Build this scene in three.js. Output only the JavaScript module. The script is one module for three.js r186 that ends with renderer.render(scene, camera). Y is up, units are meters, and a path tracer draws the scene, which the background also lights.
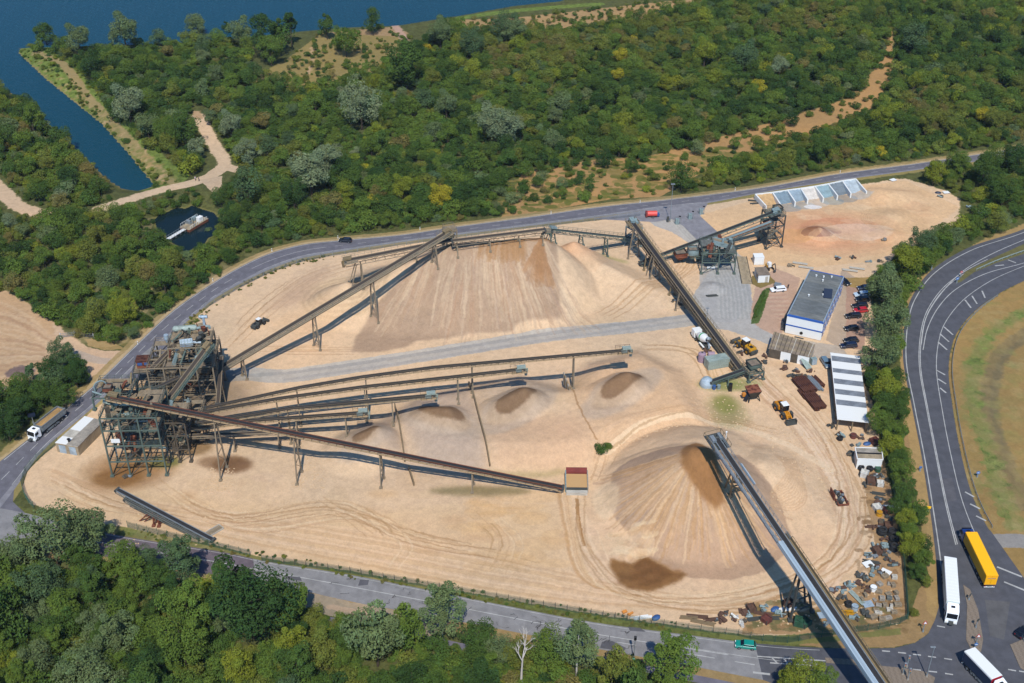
import * as THREE from 'three';
import { Sky } from 'three/addons/objects/Sky.js';
import { mergeGeometries } from 'three/addons/utils/BufferGeometryUtils.js';
import { RoundedBoxGeometry } from 'three/addons/geometries/RoundedBoxGeometry.js';
import { MarchingCubes } from 'three/addons/objects/MarchingCubes.js';

// ------------------------------------------------------------------ camera, sky, sun, exposure
const scene = new THREE.Scene();
const CAM_H = 184, PITCH = THREE.MathUtils.degToRad(33), FOCAL = 1200;
const camera = new THREE.PerspectiveCamera(THREE.MathUtils.radToDeg(2 * Math.atan(341.5 / FOCAL)), 1024 / 683, 1, 12000);
camera.position.set(0, CAM_H, 0);
camera.rotation.set(-PITCH, 0, 0);
camera.updateMatrixWorld();
const SUN = new THREE.Vector3(0.03, 1, 0.77).normalize();
const sky = new Sky();
sky.scale.setScalar(10000);
sky.material.uniforms.sunPosition.value.copy(SUN);
sky.material.uniforms.turbidity.value = 5;
sky.material.uniforms.rayleigh.value = 1.0;
sky.material.uniforms.mieCoefficient.value = 0.004;
sky.material.uniforms.cloudCoverage.value = 0;
scene.add(sky);
scene.environmentIntensity = 0.17;
const sun = new THREE.DirectionalLight(new THREE.Color(1, 0.95, 0.86), 4.7);
sun.position.copy(SUN).multiplyScalar(600).add(new THREE.Vector3(0, 0, -300));
sun.target.position.set(0, 0, -300);
sun.castShadow = true;
Object.assign(sun.shadow.camera, { left: -350, right: 350, top: 350, bottom: -350, near: 10, far: 1500 });
sun.shadow.mapSize.set(4096, 4096);
scene.add(sun, sun.target);
const renderer = new THREE.WebGLRenderer({ antialias: true });
renderer.toneMapping = THREE.LinearToneMapping;
renderer.toneMappingExposure = 1.06;
renderer.shadowMap.enabled = true;
const LIT = 1.42;                    // how much brighter a level sunlit surface looks than its own colour
scene.fog = new THREE.FogExp2(new THREE.Color(0.62, 0.72, 0.82), 0.00004);

// ------------------------------------------------------------------ helpers
let seedState = 1234567;
function rng(seed) { let s = seed >>> 0; return () => { s = (s + 0x6d2b79f5) | 0; let t = Math.imul(s ^ (s >>> 15), 1 | s); t = (t + Math.imul(t ^ (t >>> 7), 61 | t)) ^ t; return ((t ^ (t >>> 14)) >>> 0) / 4294967296; }; }
const R = rng(seedState);
const rr = (a, b, r = R) => a + (b - a) * r();
const V = (x, y, z) => new THREE.Vector3(x, y, z);
const clamp = THREE.MathUtils.clamp, lerp = THREE.MathUtils.lerp, sstep = THREE.MathUtils.smoothstep;
const SP = Math.sin(PITCH), CP = Math.cos(PITCH);
// a point of the survey photograph (u, v in pixels) at a known height -> its real place in metres
function P(u, v, h = 0) {
  const a = (v - 341.5) / FOCAL, zc = (CAM_H - h) / (SP + a * CP);
  return V(((u - 512) / FOCAL) * zc, h, -zc * (CP - a * SP));
}
function px(p) { const D = -p.z, zc = D * CP + (CAM_H - p.y) * SP, yc = (CAM_H - p.y) * CP - D * SP; return [512 + (FOCAL * p.x) / zc, 341.5 + (FOCAL * yc) / zc, FOCAL / zc]; }
const poly = (list, h = 0) => { const o = []; for (let i = 0; i < list.length; i += 2) o.push(P(list[i], list[i + 1], h)); return o; };
const hash2 = (x, y) => { let h = Math.imul(x | 0, 374761393) + Math.imul(y | 0, 668265263); h = Math.imul(h ^ (h >>> 13), 1274126177); return ((h ^ (h >>> 16)) >>> 0) / 4294967296; };
function vnoise(x, y) { const ix = Math.floor(x), iy = Math.floor(y), fx = x - ix, fy = y - iy, a = fx * fx * (3 - 2 * fx), b = fy * fy * (3 - 2 * fy); return lerp(lerp(hash2(ix, iy), hash2(ix + 1, iy), a), lerp(hash2(ix, iy + 1), hash2(ix + 1, iy + 1), a), b); }
const fbm = (x, y, o = 4) => { let s = 0, a = 0.5, n = 0; for (let i = 0; i < o; i++) { s += a * vnoise(x, y); n += a; a *= 0.5; x = x * 2.03 + 17.1; y = y * 2.01 + 5.3; } return s / n; };
function inside(pts, x, z) { let c = false; for (let i = 0, j = pts.length - 1; i < pts.length; j = i++) { const a = pts[i], b = pts[j]; if (a.z > z !== b.z > z && x < ((b.x - a.x) * (z - a.z)) / (b.z - a.z) + a.x) c = !c; } return c; }
function segDist(a, b, x, z) { const dx = b.x - a.x, dz = b.z - a.z, t = clamp(((x - a.x) * dx + (z - a.z) * dz) / (dx * dx + dz * dz || 1), 0, 1); return [Math.hypot(x - a.x - dx * t, z - a.z - dz * t), t]; }
function bounds(pts) { if (!pts.box) { pts.box = [Infinity, -Infinity, Infinity, -Infinity]; for (const p of pts) { pts.box[0] = Math.min(pts.box[0], p.x); pts.box[1] = Math.max(pts.box[1], p.x); pts.box[2] = Math.min(pts.box[2], p.z); pts.box[3] = Math.max(pts.box[3], p.z); } } return pts.box; }
function sdPoly(pts, x, z, reach = 1e9) {     // positive inside
  const [x0, x1, z0, z1] = bounds(pts);
  if (x < x0 - reach || x > x1 + reach || z < z0 - reach || z > z1 + reach) return -reach;
  let d = Infinity; for (let i = 0, j = pts.length - 1; i < pts.length; j = i++) d = Math.min(d, segDist(pts[i], pts[j], x, z)[0]);
  return inside(pts, x, z) ? d : -d;
}
const usedNames = new Map();
function numbered(name) { const n = usedNames.get(name) ?? 0; usedNames.set(name, n + 1); return n ? `${name}_${String(n).padStart(3, '0')}` : name; }
function tag(o, label, category, group) { o.userData.label = label; o.userData.category = category; if (group) o.userData.group = group; return o; }
function thing(name, label, category, at = V(0, 0, 0), turn = 0, group) { const o = new THREE.Group(); o.name = numbered(name); o.position.copy(at); o.rotation.y = turn; tag(o, label, category, group); scene.add(o); return o; }
function dup(src, label, at, turn = 0, group, scale = 1) { const o = src.clone(); o.name = numbered(src.name.replace(/_\d+$/, '')); o.userData = { ...src.userData }; if (label) o.userData.label = label; if (group) o.userData.group = group; o.position.copy(at); o.rotation.y = turn; o.scale.setScalar(scale); scene.add(o); return o; }
function mesh(name, geo, mat, parent) { const m = new THREE.Mesh(geo, mat); m.castShadow = m.receiveShadow = true; if (parent) { m.name = name; parent.add(m); } else { m.name = numbered(name); scene.add(m); } return m; }
function struct(name, geo, mat, label) { const m = mesh(name, geo, mat); m.userData.kind = 'structure'; if (label) m.userData.label = label; return m; }
const Y = V(0, 1, 0);
class MB {                            // collects simple solids, then makes one named mesh of them
  constructor() { this.g = []; }
  add(g, m) { g = g.index ? g.toNonIndexed() : g; if (m) g.applyMatrix4(m); for (const k of Object.keys(g.attributes)) if (!['position', 'normal', 'uv'].includes(k)) g.deleteAttribute(k); this.g.push(g); return this; }
  box(x, y, z, sx, sy, sz, ry = 0, rx = 0, rz = 0) { return this.add(new THREE.BoxGeometry(sx, sy, sz), new THREE.Matrix4().compose(V(x, y, z), new THREE.Quaternion().setFromEuler(new THREE.Euler(rx, ry, rz, 'YXZ')), V(1, 1, 1))); }
  rbox(x, y, z, sx, sy, sz, r = 0.05, ry = 0) { return this.add(new RoundedBoxGeometry(sx, sy, sz, 2, r), new THREE.Matrix4().makeRotationY(ry).setPosition(x, y, z)); }
  bar(a, b, w, h = w, side) {         // beam from a to b
    const d = b.clone().sub(a), L = d.length(); d.normalize();
    let s = side ? side.clone() : V(0, 1, 0).cross(d); if (s.lengthSq() < 1e-6) s = V(1, 0, 0); s.normalize();
    const up = d.clone().cross(s).normalize(); s = up.clone().cross(d);
    return this.add(new THREE.BoxGeometry(w, h, L), new THREE.Matrix4().makeBasis(s, up, d).setPosition(a.clone().add(b).multiplyScalar(0.5)));
  }
  cyl(a, b, r0, r1 = r0, n = 10) { const d = b.clone().sub(a), L = d.length(); return this.add(new THREE.CylinderGeometry(r1, r0, L, n), new THREE.Matrix4().compose(a.clone().add(b).multiplyScalar(0.5), new THREE.Quaternion().setFromUnitVectors(Y, d.normalize()), V(1, 1, 1))); }
  ball(x, y, z, r, n = 10, sy = 1) { return this.add(new THREE.SphereGeometry(r, n, Math.ceil(n * 0.7)), new THREE.Matrix4().makeScale(1, sy, 1).setPosition(x, y, z)); }
  prism(profile, w, bevel = 0.03, m) { // profile [z,y] pairs, extruded along x, centred
    const s = new THREE.Shape(profile.map(([a, b]) => new THREE.Vector2(a, b)));
    const g = new THREE.ExtrudeGeometry(s, { depth: w - 2 * bevel, bevelEnabled: bevel > 0, bevelSize: bevel, bevelThickness: bevel, bevelSegments: 1, bevelOffset: -bevel });
    g.translate(0, 0, -(w - 2 * bevel) / 2); g.rotateY(-Math.PI / 2);
    return this.add(g, m);
  }
  build(name, mat, parent) { return mesh(name, mergeGeometries(this.g), mat, parent); }
}
const mb = () => new MB();
const part = (name, mat, parent, f) => { const b = new MB(); f(b); return b.g.length ? b.build(name, mat, parent) : null; };

// ------------------------------------------------------------------ materials
const toLin = (c) => (c <= 0.04045 ? c / 12.92 : ((c + 0.055) / 1.055) ** 2.4), toS = (c) => (c <= 0.0031308 ? c * 12.92 : 1.055 * c ** (1 / 2.4) - 0.055);
function dataTex(n, f, srgb = true, repeat = 1) {
  const d = new Uint8Array(n * n * 4);
  for (let y = 0; y < n; y++) for (let x = 0; x < n; x++) { const c = f(x / n, y / n); for (let k = 0; k < 3; k++) d[(y * n + x) * 4 + k] = clamp((Array.isArray(c) ? c[k] : c) * 255, 0, 255); d[(y * n + x) * 4 + 3] = 255; }
  const t = new THREE.DataTexture(d, n, n); t.wrapS = t.wrapT = THREE.RepeatWrapping; t.magFilter = THREE.LinearFilter; t.repeat.setScalar(repeat);
  if (srgb) t.colorSpace = THREE.SRGBColorSpace; t.needsUpdate = true; return t;
}
const tnoise = (u, v, p, s, o = 4) => { let r = 0, a = 0.5, n = 0; for (let i = 0; i < o; i++) { const q = p << i, x = u * q, y = v * q, ix = Math.floor(x), iy = Math.floor(y), fx = x - ix, fy = y - iy, sx = fx * fx * (3 - 2 * fx), sy = fy * fy * (3 - 2 * fy), h = (a, b) => hash2(((a % q) + q) % q + s * 131, ((b % q) + q) % q + i * 71); r += a * lerp(lerp(h(ix, iy), h(ix + 1, iy), sx), lerp(h(ix, iy + 1), h(ix + 1, iy + 1), sx), sy); n += a; a *= 0.5; } return r / n; };
const wearTex = dataTex(256, (u, v) => { const n = tnoise(u, v, 4, 3, 5), m = tnoise(u, v, 16, 9, 3); const k = 0.82 + 0.3 * (n - 0.5) + 0.18 * (m - 0.5); return [k, k * 0.985, k * 0.96]; });
const rustTex = dataTex(256, (u, v) => { const n = tnoise(u, v, 5, 21, 5), m = sstep(n, 0.45, 0.62); return [lerp(0.95, 0.62, m), lerp(0.93, 0.42, m), lerp(0.9, 0.28, m)]; });
const grainTex = dataTex(512, (u, v) => { const n = tnoise(u, v, 8, 5, 5), m = hash2(Math.floor(u * 512), Math.floor(v * 512) + 77); const k = 0.84 + 0.22 * (n - 0.5) + 0.22 * (m - 0.5); return [k, k, k]; });
const bumpTex = dataTex(512, (u, v) => 0.5 + 0.5 * (tnoise(u, v, 32, 15, 4) - 0.5) + 0.35 * (hash2(Math.floor(u * 512), Math.floor(v * 512) + 5) - 0.5), false);
const std = (hex, rough = 0.8, o = {}) => new THREE.MeshStandardMaterial({ color: new THREE.Color(hex), roughness: rough, ...o });
const M = {
  steel: std('#6f7470', 0.7, { map: wearTex }), steelDark: std('#4a4d4a', 0.75, { map: wearTex }), dusty: std('#968770', 0.95, { map: wearTex }), dustyDark: std('#5e5446', 0.95, { map: wearTex }),
  belt: std('#2c2a2b', 0.85, { map: wearTex }), beltDusty: std('#4b4138', 0.95, { map: wearTex }), rail: std('#77705f', 0.8), scrapRed: std('#6e3a33', 0.9, { map: wearTex }), scrapRust: std('#664a3b', 0.95, { map: wearTex }), rust: std('#7d4a34', 0.9, { map: rustTex }), rustDark: std('#55301f', 0.95, { map: rustTex }),
  bluegrey: std('#8ea3a6', 0.6, { map: wearTex }), mint: std('#a0b0a9', 0.6, { map: wearTex }), greenSteel: std('#5f6f66', 0.7, { map: wearTex }), white: std('#dcdcd8', 0.5, { map: wearTex }), whitePaint: std('#d6d6d1', 0.5), sheetWhite: std('#d2d1ca', 0.6), sheetGrey: std('#858c95', 0.6, { map: wearTex }), galvan: std('#9aa5ad', 0.45, { metalness: 0.3, map: wearTex }), paleBlue: std('#a9bccb', 0.5, { map: wearTex }),
  concrete: std('#a49d92', 0.95, { map: wearTex }), concretePale: std('#c9c4b8', 0.95, { map: wearTex }), wood: std('#8d7a5c', 0.95, { map: wearTex }), glass: new THREE.MeshPhysicalMaterial({ color: '#10161c', roughness: 0.08, metalness: 0 }), tyre: std('#1b1b1c', 0.9), rim: std('#8f9294', 0.4, { metalness: 0.6 }),
  yellow: std('#d29a1c', 0.5, { map: wearTex }), orange: std('#b8752a', 0.6), red: std('#8a3a33', 0.7, { map: wearTex }), blue: std('#2a4f80', 0.6), navy: std('#152338', 0.5), black: std('#161719', 0.4), lampRed: std('#7a1212', 0.3), lampWhite: std('#e8e6dc', 0.2), green: std('#2c5a44', 0.6, { map: wearTex }), purple: std('#8a7480', 0.7), corr: std('#8b7d6e', 0.95, { map: wearTex }), sandPlank: std('#bda27c', 0.95, { map: wearTex }), plank: std('#ab9b80', 0.95, { map: wearTex }),
  skin: std('#b98a6c', 0.7), cloth: std('#25282f', 0.9), brownSteel: std('#8b7a5a', 0.8, { map: wearTex }),
};
// ------------------------------------------------------------------ terrain: water, piles, yard
const lake = poly([-60, -60, 1200, -200, 620, -40, 562, 1, 512, 6, 456, 16, 400, 25, 389, 26, 353, 27, 303, 31, 256, 36, 215, 40, 150, 44, 100, 45, 60, 47, 35, 47, 17, 48, 18, 54, 43, 78, 70, 100, 100, 124, 127, 154, 153, 186, 140, 190, 125, 189, 110, 180, 85, 156, 60, 133, 40, 114, 20, 97, 0, 86, -60, 50], -2);
const pond = poly([155, 219, 161, 214, 168, 212, 176, 208, 185, 209, 192, 206, 203, 210, 213, 213, 220, 221, 216, 228, 219, 234, 207, 238, 203, 246, 193, 248, 186, 254, 180, 246, 170, 241, 166, 234, 158, 229], -2);
const pileList = [];
const cone = (u, v, hAt, h, r, hFoot = 0) => { const c = P(u, v, hAt); pileList.push({ a: c, b: c, ha: h, hb: h, ra: r, rb: r, hFoot }); return c; };
const ridge = (u0, v0, h0, r0, u1, v1, h1, r1) => pileList.push({ a: P(u0, v0, h0), b: P(u1, v1, h1), ha: h0, hb: h1, ra: r0, rb: r1, hFoot: 0 });
// far stockpile
ridge(456, 245, 15.4, 29, 512, 240.5, 16.2, 27);
ridge(512, 240.5, 16.2, 27, 543, 238, 16.4, 21);
ridge(456, 245, 15.4, 29, 408, 264, 11, 23);
ridge(408, 264, 11, 23, 352, 300, 4, 12);
cone(346, 283, 7.5, 7.5, 13);
cone(574, 242, 10.5, 10.5, 16);
ridge(574, 250, 7, 15, 655, 290, 2.5, 10);
// bays of gravel in the middle of the yard
ridge(606, 384, 6.6, 13, 627, 373, 8, 13); ridge(500, 401, 6.6, 13, 525, 389, 8, 13); ridge(428, 409, 6.4, 12, 446, 409, 7, 13); ridge(358, 436, 5, 10, 376, 428, 6, 11);
const padPoly = poly([390, 408, 420, 392, 520, 372, 560, 384, 580, 362, 640, 345, 690, 372, 715, 412, 720, 435, 640, 452, 600, 470, 560, 478, 490, 478, 420, 470, 370, 450, 350, 440]);
// big near stockpile under the long conveyor
const nearTop = cone(698, 450, 14, 14, 23.5);
cone(762, 462, 5, 5, 14); cone(636, 547, 0.9, 0.9, 7); { const q = nearTop.clone().add(V(1, 0, -9)); pileList.push({ a: nearTop, b: q, ha: 13.5, hb: 9.5, ra: 22, rb: 21, hFoot: 0 }); }
ridge(790, 470, 1.5, 7, 830, 520, 0.8, 5);
// heaps in the eastern yard
cone(820, 228, 3, 3, 7.5); ridge(880, 190, 2.4, 8, 905, 193, 1.6, 7); cone(893, 214, 1.8, 1.8, 8); cone(888, 232, 1.2, 1.2, 6);
cone(713, 284, 1.6, 1.6, 4.5); cone(60, 372, 1, 1, 4);
// bay fillings
const bayMarks = [[755, 204], [780, 198.5], [795, 194], [808, 191], [822, 188], [836, 185.5], [851, 183], [866, 192]];
const scoopA = P(648, 572, 0), scoopB = P(668, 577, 0);
function terrainH(x, z) {
  let h = 0;
  for (const q of pileList) {
    const R0 = Math.max(q.ra, q.rb) + 2;
    if (x < Math.min(q.a.x, q.b.x) - R0 || x > Math.max(q.a.x, q.b.x) + R0 || z < Math.min(q.a.z, q.b.z) - R0 || z > Math.max(q.a.z, q.b.z) + R0) continue;
    const [d, t] = segDist(q.a, q.b, x, z), r = lerp(q.ra, q.rb, t) * (1 + 0.09 * (fbm(x * 0.08 + 3, z * 0.08) - 0.5) * 2), top = lerp(q.ha, q.hb, t);
    if (d > r) continue;
    let k = 1 - d / r; k = k < 0.12 ? (k * k) / 0.24 + 0 : k - 0.06; k = k > 0.86 ? 0.86 + (k - 0.86) * 0.5 : k;
    const hh = (top * k) / 0.9;
    h = hh > h ? hh + 0.08 * Math.exp(-Math.abs(hh - h)) : h;
  }
  const pad = sdPoly(padPoly, x, z, 14);
  if (pad > 0) h = Math.max(h, 3.6 * sstep(pad, 0, 10) + 0.6 * (fbm(x * 0.06, z * 0.06) - 0.5) * sstep(pad, 0, 12));
  if (h > 0) {                       // where the loader has dug into the foot of the near pile
    const [d] = segDist(scoopA, scoopB, x, z);
    if (d < 9) { const cut = Math.max(0, (d - 5.5) * 1.35); if (cut < h) h = cut; }
  }
  if (h > 0.3) h += (fbm(x * 0.9, z * 0.9, 3) - 0.5) * 0.22 * Math.min(1, h);
  return h;
}
function groundH(x, z) {
  const w = Math.max(sdPoly(lake, x, z, 12), sdPoly(pond, x, z, 8));
  if (w > -7) return w > 0 ? -2 - Math.min(4, w * 0.6) : lerp(0, -2, sstep(w, -7, 0)) - 0.001;
  return terrainH(x, z);
}
const land = (u, v, dy = 0) => { let h = 24, p; for (; h > -3; h -= 0.4) { p = P(u, v, h); if (groundH(p.x, p.z) >= h) break; } for (let i = 0, lo = h, hi = h + 0.4; i < 8; i++) { const m = (lo + hi) / 2; p = P(u, v, m); if (groundH(p.x, p.z) >= m) lo = m; else hi = m; } p.y = groundH(p.x, p.z) + dy; return p; };
const drop = (p, dy = 0) => V(p.x, groundH(p.x, p.z) + dy, p.z);

// ---- roads (edges read off the photograph, kept as real curves on the ground)
const curve = (pts, n) => new THREE.CatmullRomCurve3(pts, false, 'centripetal').getSpacedPoints(n);
const northUpper = curve(poly([-70, 520, 0, 461.5, 50, 422, 100, 380, 133, 348, 174, 310, 213, 283, 240, 267, 271, 253, 303, 244.6, 337, 240.7, 400, 235, 458, 226.5, 530, 217, 592.7, 207.8, 677, 198.6, 763, 187.5, 838, 174, 917, 163.5, 1024, 147, 1150, 125]), 220);
const northLower = curve(poly([-40, 560, 14, 490, 42, 452, 92.5, 408, 118, 384, 151, 352, 171, 335, 201, 310, 213, 300, 240, 284, 271, 269, 303, 258, 334, 252.6, 400, 242.5, 458, 235, 530, 225.9, 592.7, 218, 660, 208, 708, 203, 760, 193, 838, 180.6, 917, 170, 1024, 154, 1150, 132]), 220);
const southUpper = curve(poly([-20, 505, 25, 513, 70, 525, 133, 538, 222, 552, 269, 562, 345, 574, 423, 589, 512, 607, 598, 623, 680, 634, 755, 643.5, 800, 647, 870, 649]), 160);
const southLower = curve(poly([-30, 545, 25, 545, 100, 556, 200, 573, 289, 588, 353, 602, 423, 615, 512, 631.5, 598, 649, 680, 664, 763, 680, 810, 688, 870, 698]), 160);
const eastOuter = curve(poly([1130, 175, 1024, 229, 968, 248, 931, 271, 913, 295, 906, 315, 903, 358, 911.5, 405, 921.5, 456, 930, 510, 936, 560, 939, 610]), 160);
const eastInner = curve(poly([1150, 225, 1024, 281, 1000, 293, 975, 311, 958, 331, 952, 345, 948.5, 370, 953, 410, 961.5, 456, 974, 500, 992, 535, 1024, 581]), 160);
function ribbon(A, B, f0, f1, y, from = 0, to = 1) {
  const n = Math.min(A.length, B.length), pos = [], uv = [], idx = [], i0 = Math.round(from * (n - 1)), i1 = Math.round(to * (n - 1));
  for (let i = i0; i <= i1; i++) for (const f of [f0, f1]) { const p = A[i].clone().lerp(B[i], f); pos.push(p.x, y, p.z); uv.push(p.x / 9, p.z / 9); }
  for (let i = 0; i < i1 - i0; i++) { const a = i * 2; idx.push(a, a + 1, a + 2, a + 1, a + 3, a + 2); }
  const g = new THREE.BufferGeometry(); g.setAttribute('position', new THREE.Float32BufferAttribute(pos, 3)); g.setAttribute('uv', new THREE.Float32BufferAttribute(uv, 2));
  const a = V(...pos.slice(0, 3)), b = V(...pos.slice(3, 6)), c = V(...pos.slice(6, 9)); if (b.sub(a).cross(c.sub(a)).y < 0) for (let i = 0; i < idx.length; i += 3) [idx[i], idx[i + 1]] = [idx[i + 1], idx[i]];
  g.setIndex(idx); g.computeVertexNormals(); return g;
}
function sheet(pts, y) {             // flat polygon on the ground, uv in metres
  const s = new THREE.Shape(pts.map((p) => new THREE.Vector2(p.x, -p.z))), g = new THREE.ShapeGeometry(s); g.rotateX(-Math.PI / 2); g.translate(0, y, 0);
  const p = g.attributes.position, uv = g.attributes.uv; for (let i = 0; i < p.count; i++) uv.setXY(i, p.getX(i) / 9, p.getZ(i) / 9); return g;
}
const roadPolys = [[...northUpper, ...[...northLower].reverse()], [...southUpper, ...[...southLower].reverse()], [...eastOuter, ...[...eastInner].reverse()]];
const crossing = poly([755, 643.5, 800, 647, 840, 648.5, 870, 648.5, 895, 648, 915, 643, 928, 634, 935, 620, 939, 606, 960, 590, 990, 530, 1024, 578, 1070, 640, 1070, 760, 800, 760, 790, 690, 763, 680]);
const mouth = poly([592, 219, 630, 221, 655, 222, 672, 219, 683, 226, 700, 243, 722, 236, 700, 216, 708, 203.5, 690, 203, 640, 211]);
const apron = poly([118, 384, 113, 390, 135, 381, 150, 371, 168, 350, 174, 338, 171, 335, 151, 352]);
const bend = poly([-40, 480, 14, 490, 13, 502, 25, 513, 70, 525, 100, 556, 25, 545, -40, 560]);
roadPolys.push(crossing, mouth, apron, bend);
const onRoad = (x, z, m = 0) => roadPolys.some((q) => sdPoly(q, x, z, m + 1) > -m);

// ---- ground colours, laid out as a map of what lies where
const yardPoly = poly([28, 470, 22, 487, 30, 503, 70, 518, 130, 528, 150, 533, 222, 547, 265, 558, 345, 570, 420, 584, 512, 600, 600, 615, 690, 628, 750, 636, 800, 634, 850, 632, 908, 621, 903, 560, 893, 500, 884, 460, 872, 400, 862, 380, 880, 345, 872, 300, 872, 275, 905, 250, 950, 228, 976, 208, 945, 190, 905, 178, 862, 184, 755, 197, 708, 205, 690, 208, 640, 215, 592, 221, 530, 227.5, 458, 237, 400, 245, 334, 255, 303, 261, 271, 272, 240, 287, 213, 303, 195, 319, 175, 341, 165, 352, 140, 380, 118, 391, 92, 411, 60, 440]);
function paint(ctx, X, Z, S) {       // X, Z: metres -> pixels; S: pixels per metre
  const r = rng(77), go = (pts) => { ctx.beginPath(); pts.forEach((p, i) => ctx[i ? 'lineTo' : 'moveTo'](X(p.x), Z(p.z))); };
  const fill = (list, c, a = 1) => { ctx.globalAlpha = a; ctx.fillStyle = c; go(list[0].isVector3 ? list : poly(list)); ctx.closePath(); ctx.fill(); };
  const line = (list, c, w, a = 1, smooth = true) => { let p = list[0].isVector3 ? list : poly(list); if (smooth && p.length > 2) p = curve(p, p.length * 8); ctx.globalAlpha = a; ctx.strokeStyle = c; ctx.lineWidth = w * S; ctx.lineCap = ctx.lineJoin = 'round'; go(p); ctx.stroke(); };
  const spot = (u, v, rx, rz, c, a = 1, h = 0, rot = 0) => { const p = P(u, v, h); ctx.globalAlpha = a; ctx.fillStyle = c; ctx.beginPath(); ctx.ellipse(X(p.x), Z(p.z), rx * S, rz * S, rot, 0, 7); ctx.fill(); };
  const blur = (c, u, v, rx, rz, a, h = 0) => { for (let k = 12; k > 0; k--) spot(u + rr(-1, 1, r), v + rr(-0.6, 0.6, r), (rx * 1.25 * k) / 12, (rz * 1.25 * k) / 12, c, a / 6, h, rr(-0.4, 0.4, r)); };
  const soft = (n, f) => { if (S < 4) return f(); ctx.filter = `blur(${(n * S).toFixed(1)}px)`; f(); ctx.filter = 'none'; };
  ctx.globalAlpha = 1; ctx.fillStyle = '#5a5c33'; ctx.fillRect(0, 0, 4096, 4096);
  // banks, dry strips and tracks of the wild land
  fill([14, 46, 40, 40, 70, 55, 98, 95, 130, 118, 152, 146, 190, 176, 176, 190, 150, 196, 120, 172, 60, 100], '#6f7d39');
  soft(0.8, () => line([35, 52, 62, 64, 88, 98, 118, 128, 148, 160, 172, 182], '#a98c64', 4.4, 0.8)); for (let i = 0; i < 420; i++) { const t = r(); spot(lerp(24, 172, t) + rr(-14, 14, r), lerp(52, 184, t ** 0.9) + rr(-7, 5, r), rr(0.4, 1.8, r), rr(0.4, 1.4, r), ['#6c7436', '#9c8352', '#7d7a42', '#b79a70', '#5d6a30'][(r() * 5) | 0], 0.6); }
  line(lake.slice(12), '#8b7a50', 2.4, 0.8, false); line([...pond, pond[0]], '#7a7440', 2, 0.8, false);
  fill([246, 82, 285, 60, 322, 33, 389, 27, 412, 40, 398, 62, 345, 84, 300, 92], '#97834f'); fill([322, 33, 389, 27, 410, 33, 403, 37], '#a98a62'); line([395, 25, 402, 36, 412, 47], '#c09b83', 4);
  line([312, 47, 312, 62, 308, 74], '#b99a72', 1.6); fill([453, 20, 512, 18, 595, 9, 680, 0, 720, -4, 645, 19, 595, 25, 529, 32, 460, 30], '#ad8d60');
  line([460, 18, 512, 11, 600, 4], '#6f7f3a', 5);
  line([199, 116, 206, 130, 216, 148, 224, 163, 216, 173, 192, 183, 160, 190, 130, 199, 100, 209], '#d9b995', 5.2); line([243, 171, 224, 168, 205, 180], '#d9b995', 5); fill([200, 180, 222, 176, 222, 190, 212, 192], '#cdb08f'); line([200, 118, 196, 112], '#b99872', 3);
  line([-10, 180, 6, 195, 20, 207, 44, 214], '#d6b591', 6); line([150, 215, 140, 250, 148, 300, 130, 330], '#9a8a62', 2.5, 0.7);
  fill([-20, 285, 8, 291, 22, 299, 45, 316, 62, 328, 64, 343, 78, 352, 62, 368, 44, 380, 20, 391, -20, 405], '#c7a27a'); fill([52, 322, 66, 332, 76, 339, 88, 347, 105, 351, 128, 350, 114, 371, 97, 388, 84, 380, 70, 360, 60, 346], '#cfae8c'); fill([86, 339, 98, 338, 118, 345, 125, 349, 104, 350, 88, 346], '#a08757'); fill([96, 338, 122, 338, 150, 330, 130, 348], '#86784a', 0.7);
  for (let i = 0; i < 26; i++) { const t = i / 26; line([-6, 300 + 80 * t + rr(-4, 4, r), 24, 312 + 60 * t + rr(-3, 3, r), 52, 338 + 26 * t], r() < 0.5 ? '#b48f6d' : '#d8b893', rr(0.4, 1.4, r), 0.5); }
  line([120, 362, 96, 360, 74, 352], '#a7a19a', 3, 0.5); spot(20, 372, 4, 3, '#7b6560', 0.9);
  // bare slope above the road
  fill([500, 219, 522, 173, 592, 160, 645, 157, 699, 143, 768, 123, 821, 107, 851, 97, 868, 77, 885, 57, 889, 20, 893, 20, 893, 57, 892, 80, 868, 110, 835, 123, 801, 137, 768, 147, 712, 167, 660, 197, 612, 199, 562, 208], '#b48c5a');
  for (let i = 0; i < 500; i++) { const t = r(), u = lerp(500, 800, t), v = lerp(lerp(178, 135, t), lerp(217, 165, t), r()); spot(u, v, rr(0.6, 2.8, r), rr(0.5, 2, r), r() < 0.55 ? '#66692f' : '#8d7a45', 0.8); }
  // verges
  line(northUpper, '#a08a5c', 5.4, 0.95, false); line(northLower, '#9f8d58', 3.6, 0.9, false); line(northUpper, '#bfa781', 2.2, 0.8, false);
  fill([...southUpper, ...yardPoly.slice(3, 18).reverse()], '#7a7840'); line(southUpper, '#6a6c38', 3.2, 0.9, false); line(southLower, '#a68a5c', 6, 1, false);
  fill([289, 588, 353, 602, 423, 615, 450, 622, 430, 636, 353, 622, 280, 602], '#a5957f', 0.9); line([330, 607, 400, 620], '#c2a487', 1.4, 0.7);
  fill([800, 636, 850, 633, 908, 622, 905, 570, 918, 578, 930, 560, 925, 510, 905, 470, 902, 400, 903, 350, 906, 315, 920, 400, 936, 560, 938, 612, 930, 632, 915, 643, 895, 648, 840, 648, 800, 646], '#a8875a');
  line(eastOuter, '#b4935f', 5, 0.9, false);
  fill([...eastInner.slice(30), ...poly([1250, 640, 1250, 200, 1130, 225])], '#a0824f');
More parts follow.
